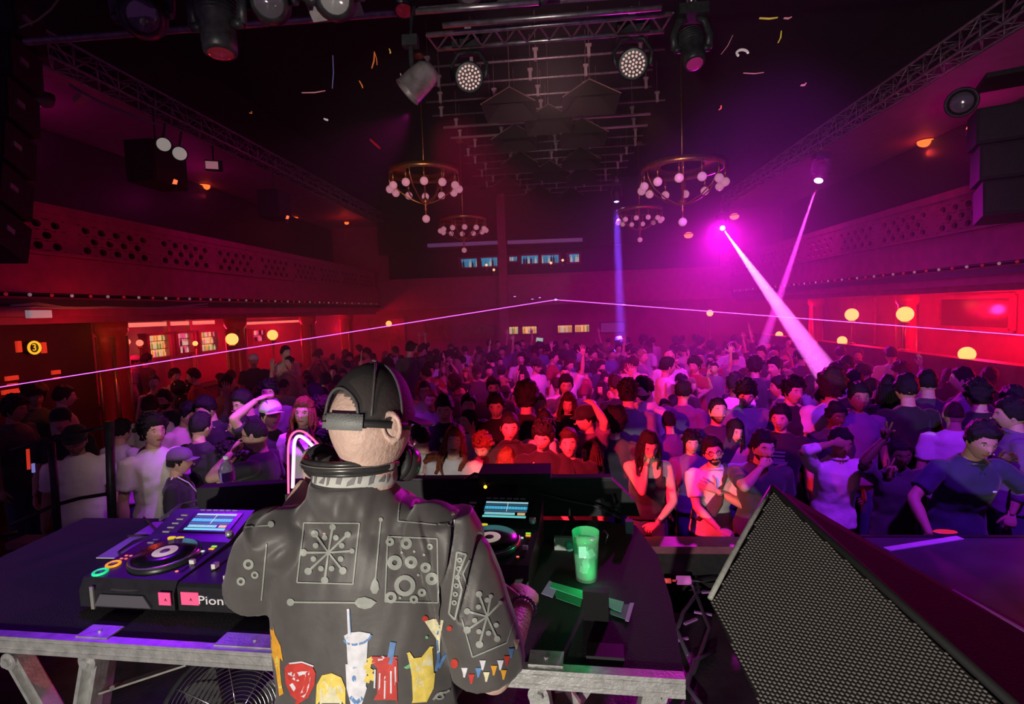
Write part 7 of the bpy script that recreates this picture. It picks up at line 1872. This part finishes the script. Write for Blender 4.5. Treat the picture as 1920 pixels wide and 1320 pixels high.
# sweatband edge and strap with holes
def band(t0, t1, z0, z1, off, nm, m, n=30):
    b = MB(); vs = []
    for q in range(n + 1):
        t_ = t0 + (t1 - t0) * q / n
        for z_, o2 in ((z0, off), (z1, off), (z1, off - .003), (z0, off - .003)):
            a_ = math.acos(max(-1, min(1, z_ / .122))); vs.append(cpt(a_, t_ + PI / 2, o2))
    fs = []
    for q in range(n):
        for i in range(4): fs.append((q * 4 + i, q * 4 + (i + 1) % 4, (q + 1) * 4 + (i + 1) % 4, (q + 1) * 4 + i))
    b.add(vs, fs); b.xform(Hm); return dbuild(b, nm, m, capo)
M_st2 = mat('strap_grey', (.22, .225, .21), .5, var=.1, bump=.2, bscale=200)
band(-R(120), R(120), -.006, .008, .0095, 'sweatband', mat('band_black', (.03, .03, .03), .6), 60)
band(-R(46), R(46), -.010, .014, .012, 'strap', M_st2)
band(R(-4), R(46), -.013, .017, .0155, 'strap_overlap', M_st2)
b = MB()
for q in range(4):
    t_ = -R(8 + 8 * q); a_ = math.acos(.003 / .122); c = cpt(a_, t_ + PI / 2, .013); b.sphere(c, (.0022, .0022, .0022), 8, 6)
b.xform(Hm); dbuild(b, 'strap_holes', mat('hole_black', (.003, .003, .003), .9), capo)
# visor
b = MB(); vs = []
for u in range(15):
    an = R(-66) + R(132) * u / 14
    for r_ in (0, .5, 1):
        vs.append((math.sin(an) * (.085 + .003 * r_), -(.104 * math.cos(an) + .075 * math.cos(an * .95) * r_) , .030 - .010 * r_ - .016 * abs(math.sin(an)) ** 2))
n_ = len(vs)
b.add(vs + [(x, y, z - .005) for x, y, z in vs], [f for u in range(14) for r_ in (0, 1) for f in ((3 * u + r_, 3 * u + r_ + 1, 3 * u + r_ + 4, 3 * u + r_ + 3), (n_ + 3 * u + r_, n_ + 3 * u + r_ + 3, n_ + 3 * u + r_ + 4, n_ + 3 * u + r_ + 1))] + [(3 * u + 2, n_ + 3 * u + 2, n_ + 3 * u + 5, 3 * u + 5) for u in range(14)])
b.xform(Hm); dbuild(b, 'visor', mat('cap_black'), capo)
# beaded bracelet on the right wrist
b = MB(); d_ = (WRp - ERp).normalized(); Rb = aimz(d_); c = WRp - d_ * .02
for k in range(22):
    a = 2 * PI * k / 22; b.sphere(c + Rb @ Vector((.034 * math.cos(a), .034 * math.sin(a), 0)), .0055, 8, 6)
tag(dbuild(b, 'bracelet', mat('bead_grey', (.3, .3, .3), .25, .5)), 'beaded bracelet')
bpy.data.scenes.remove(TMP)
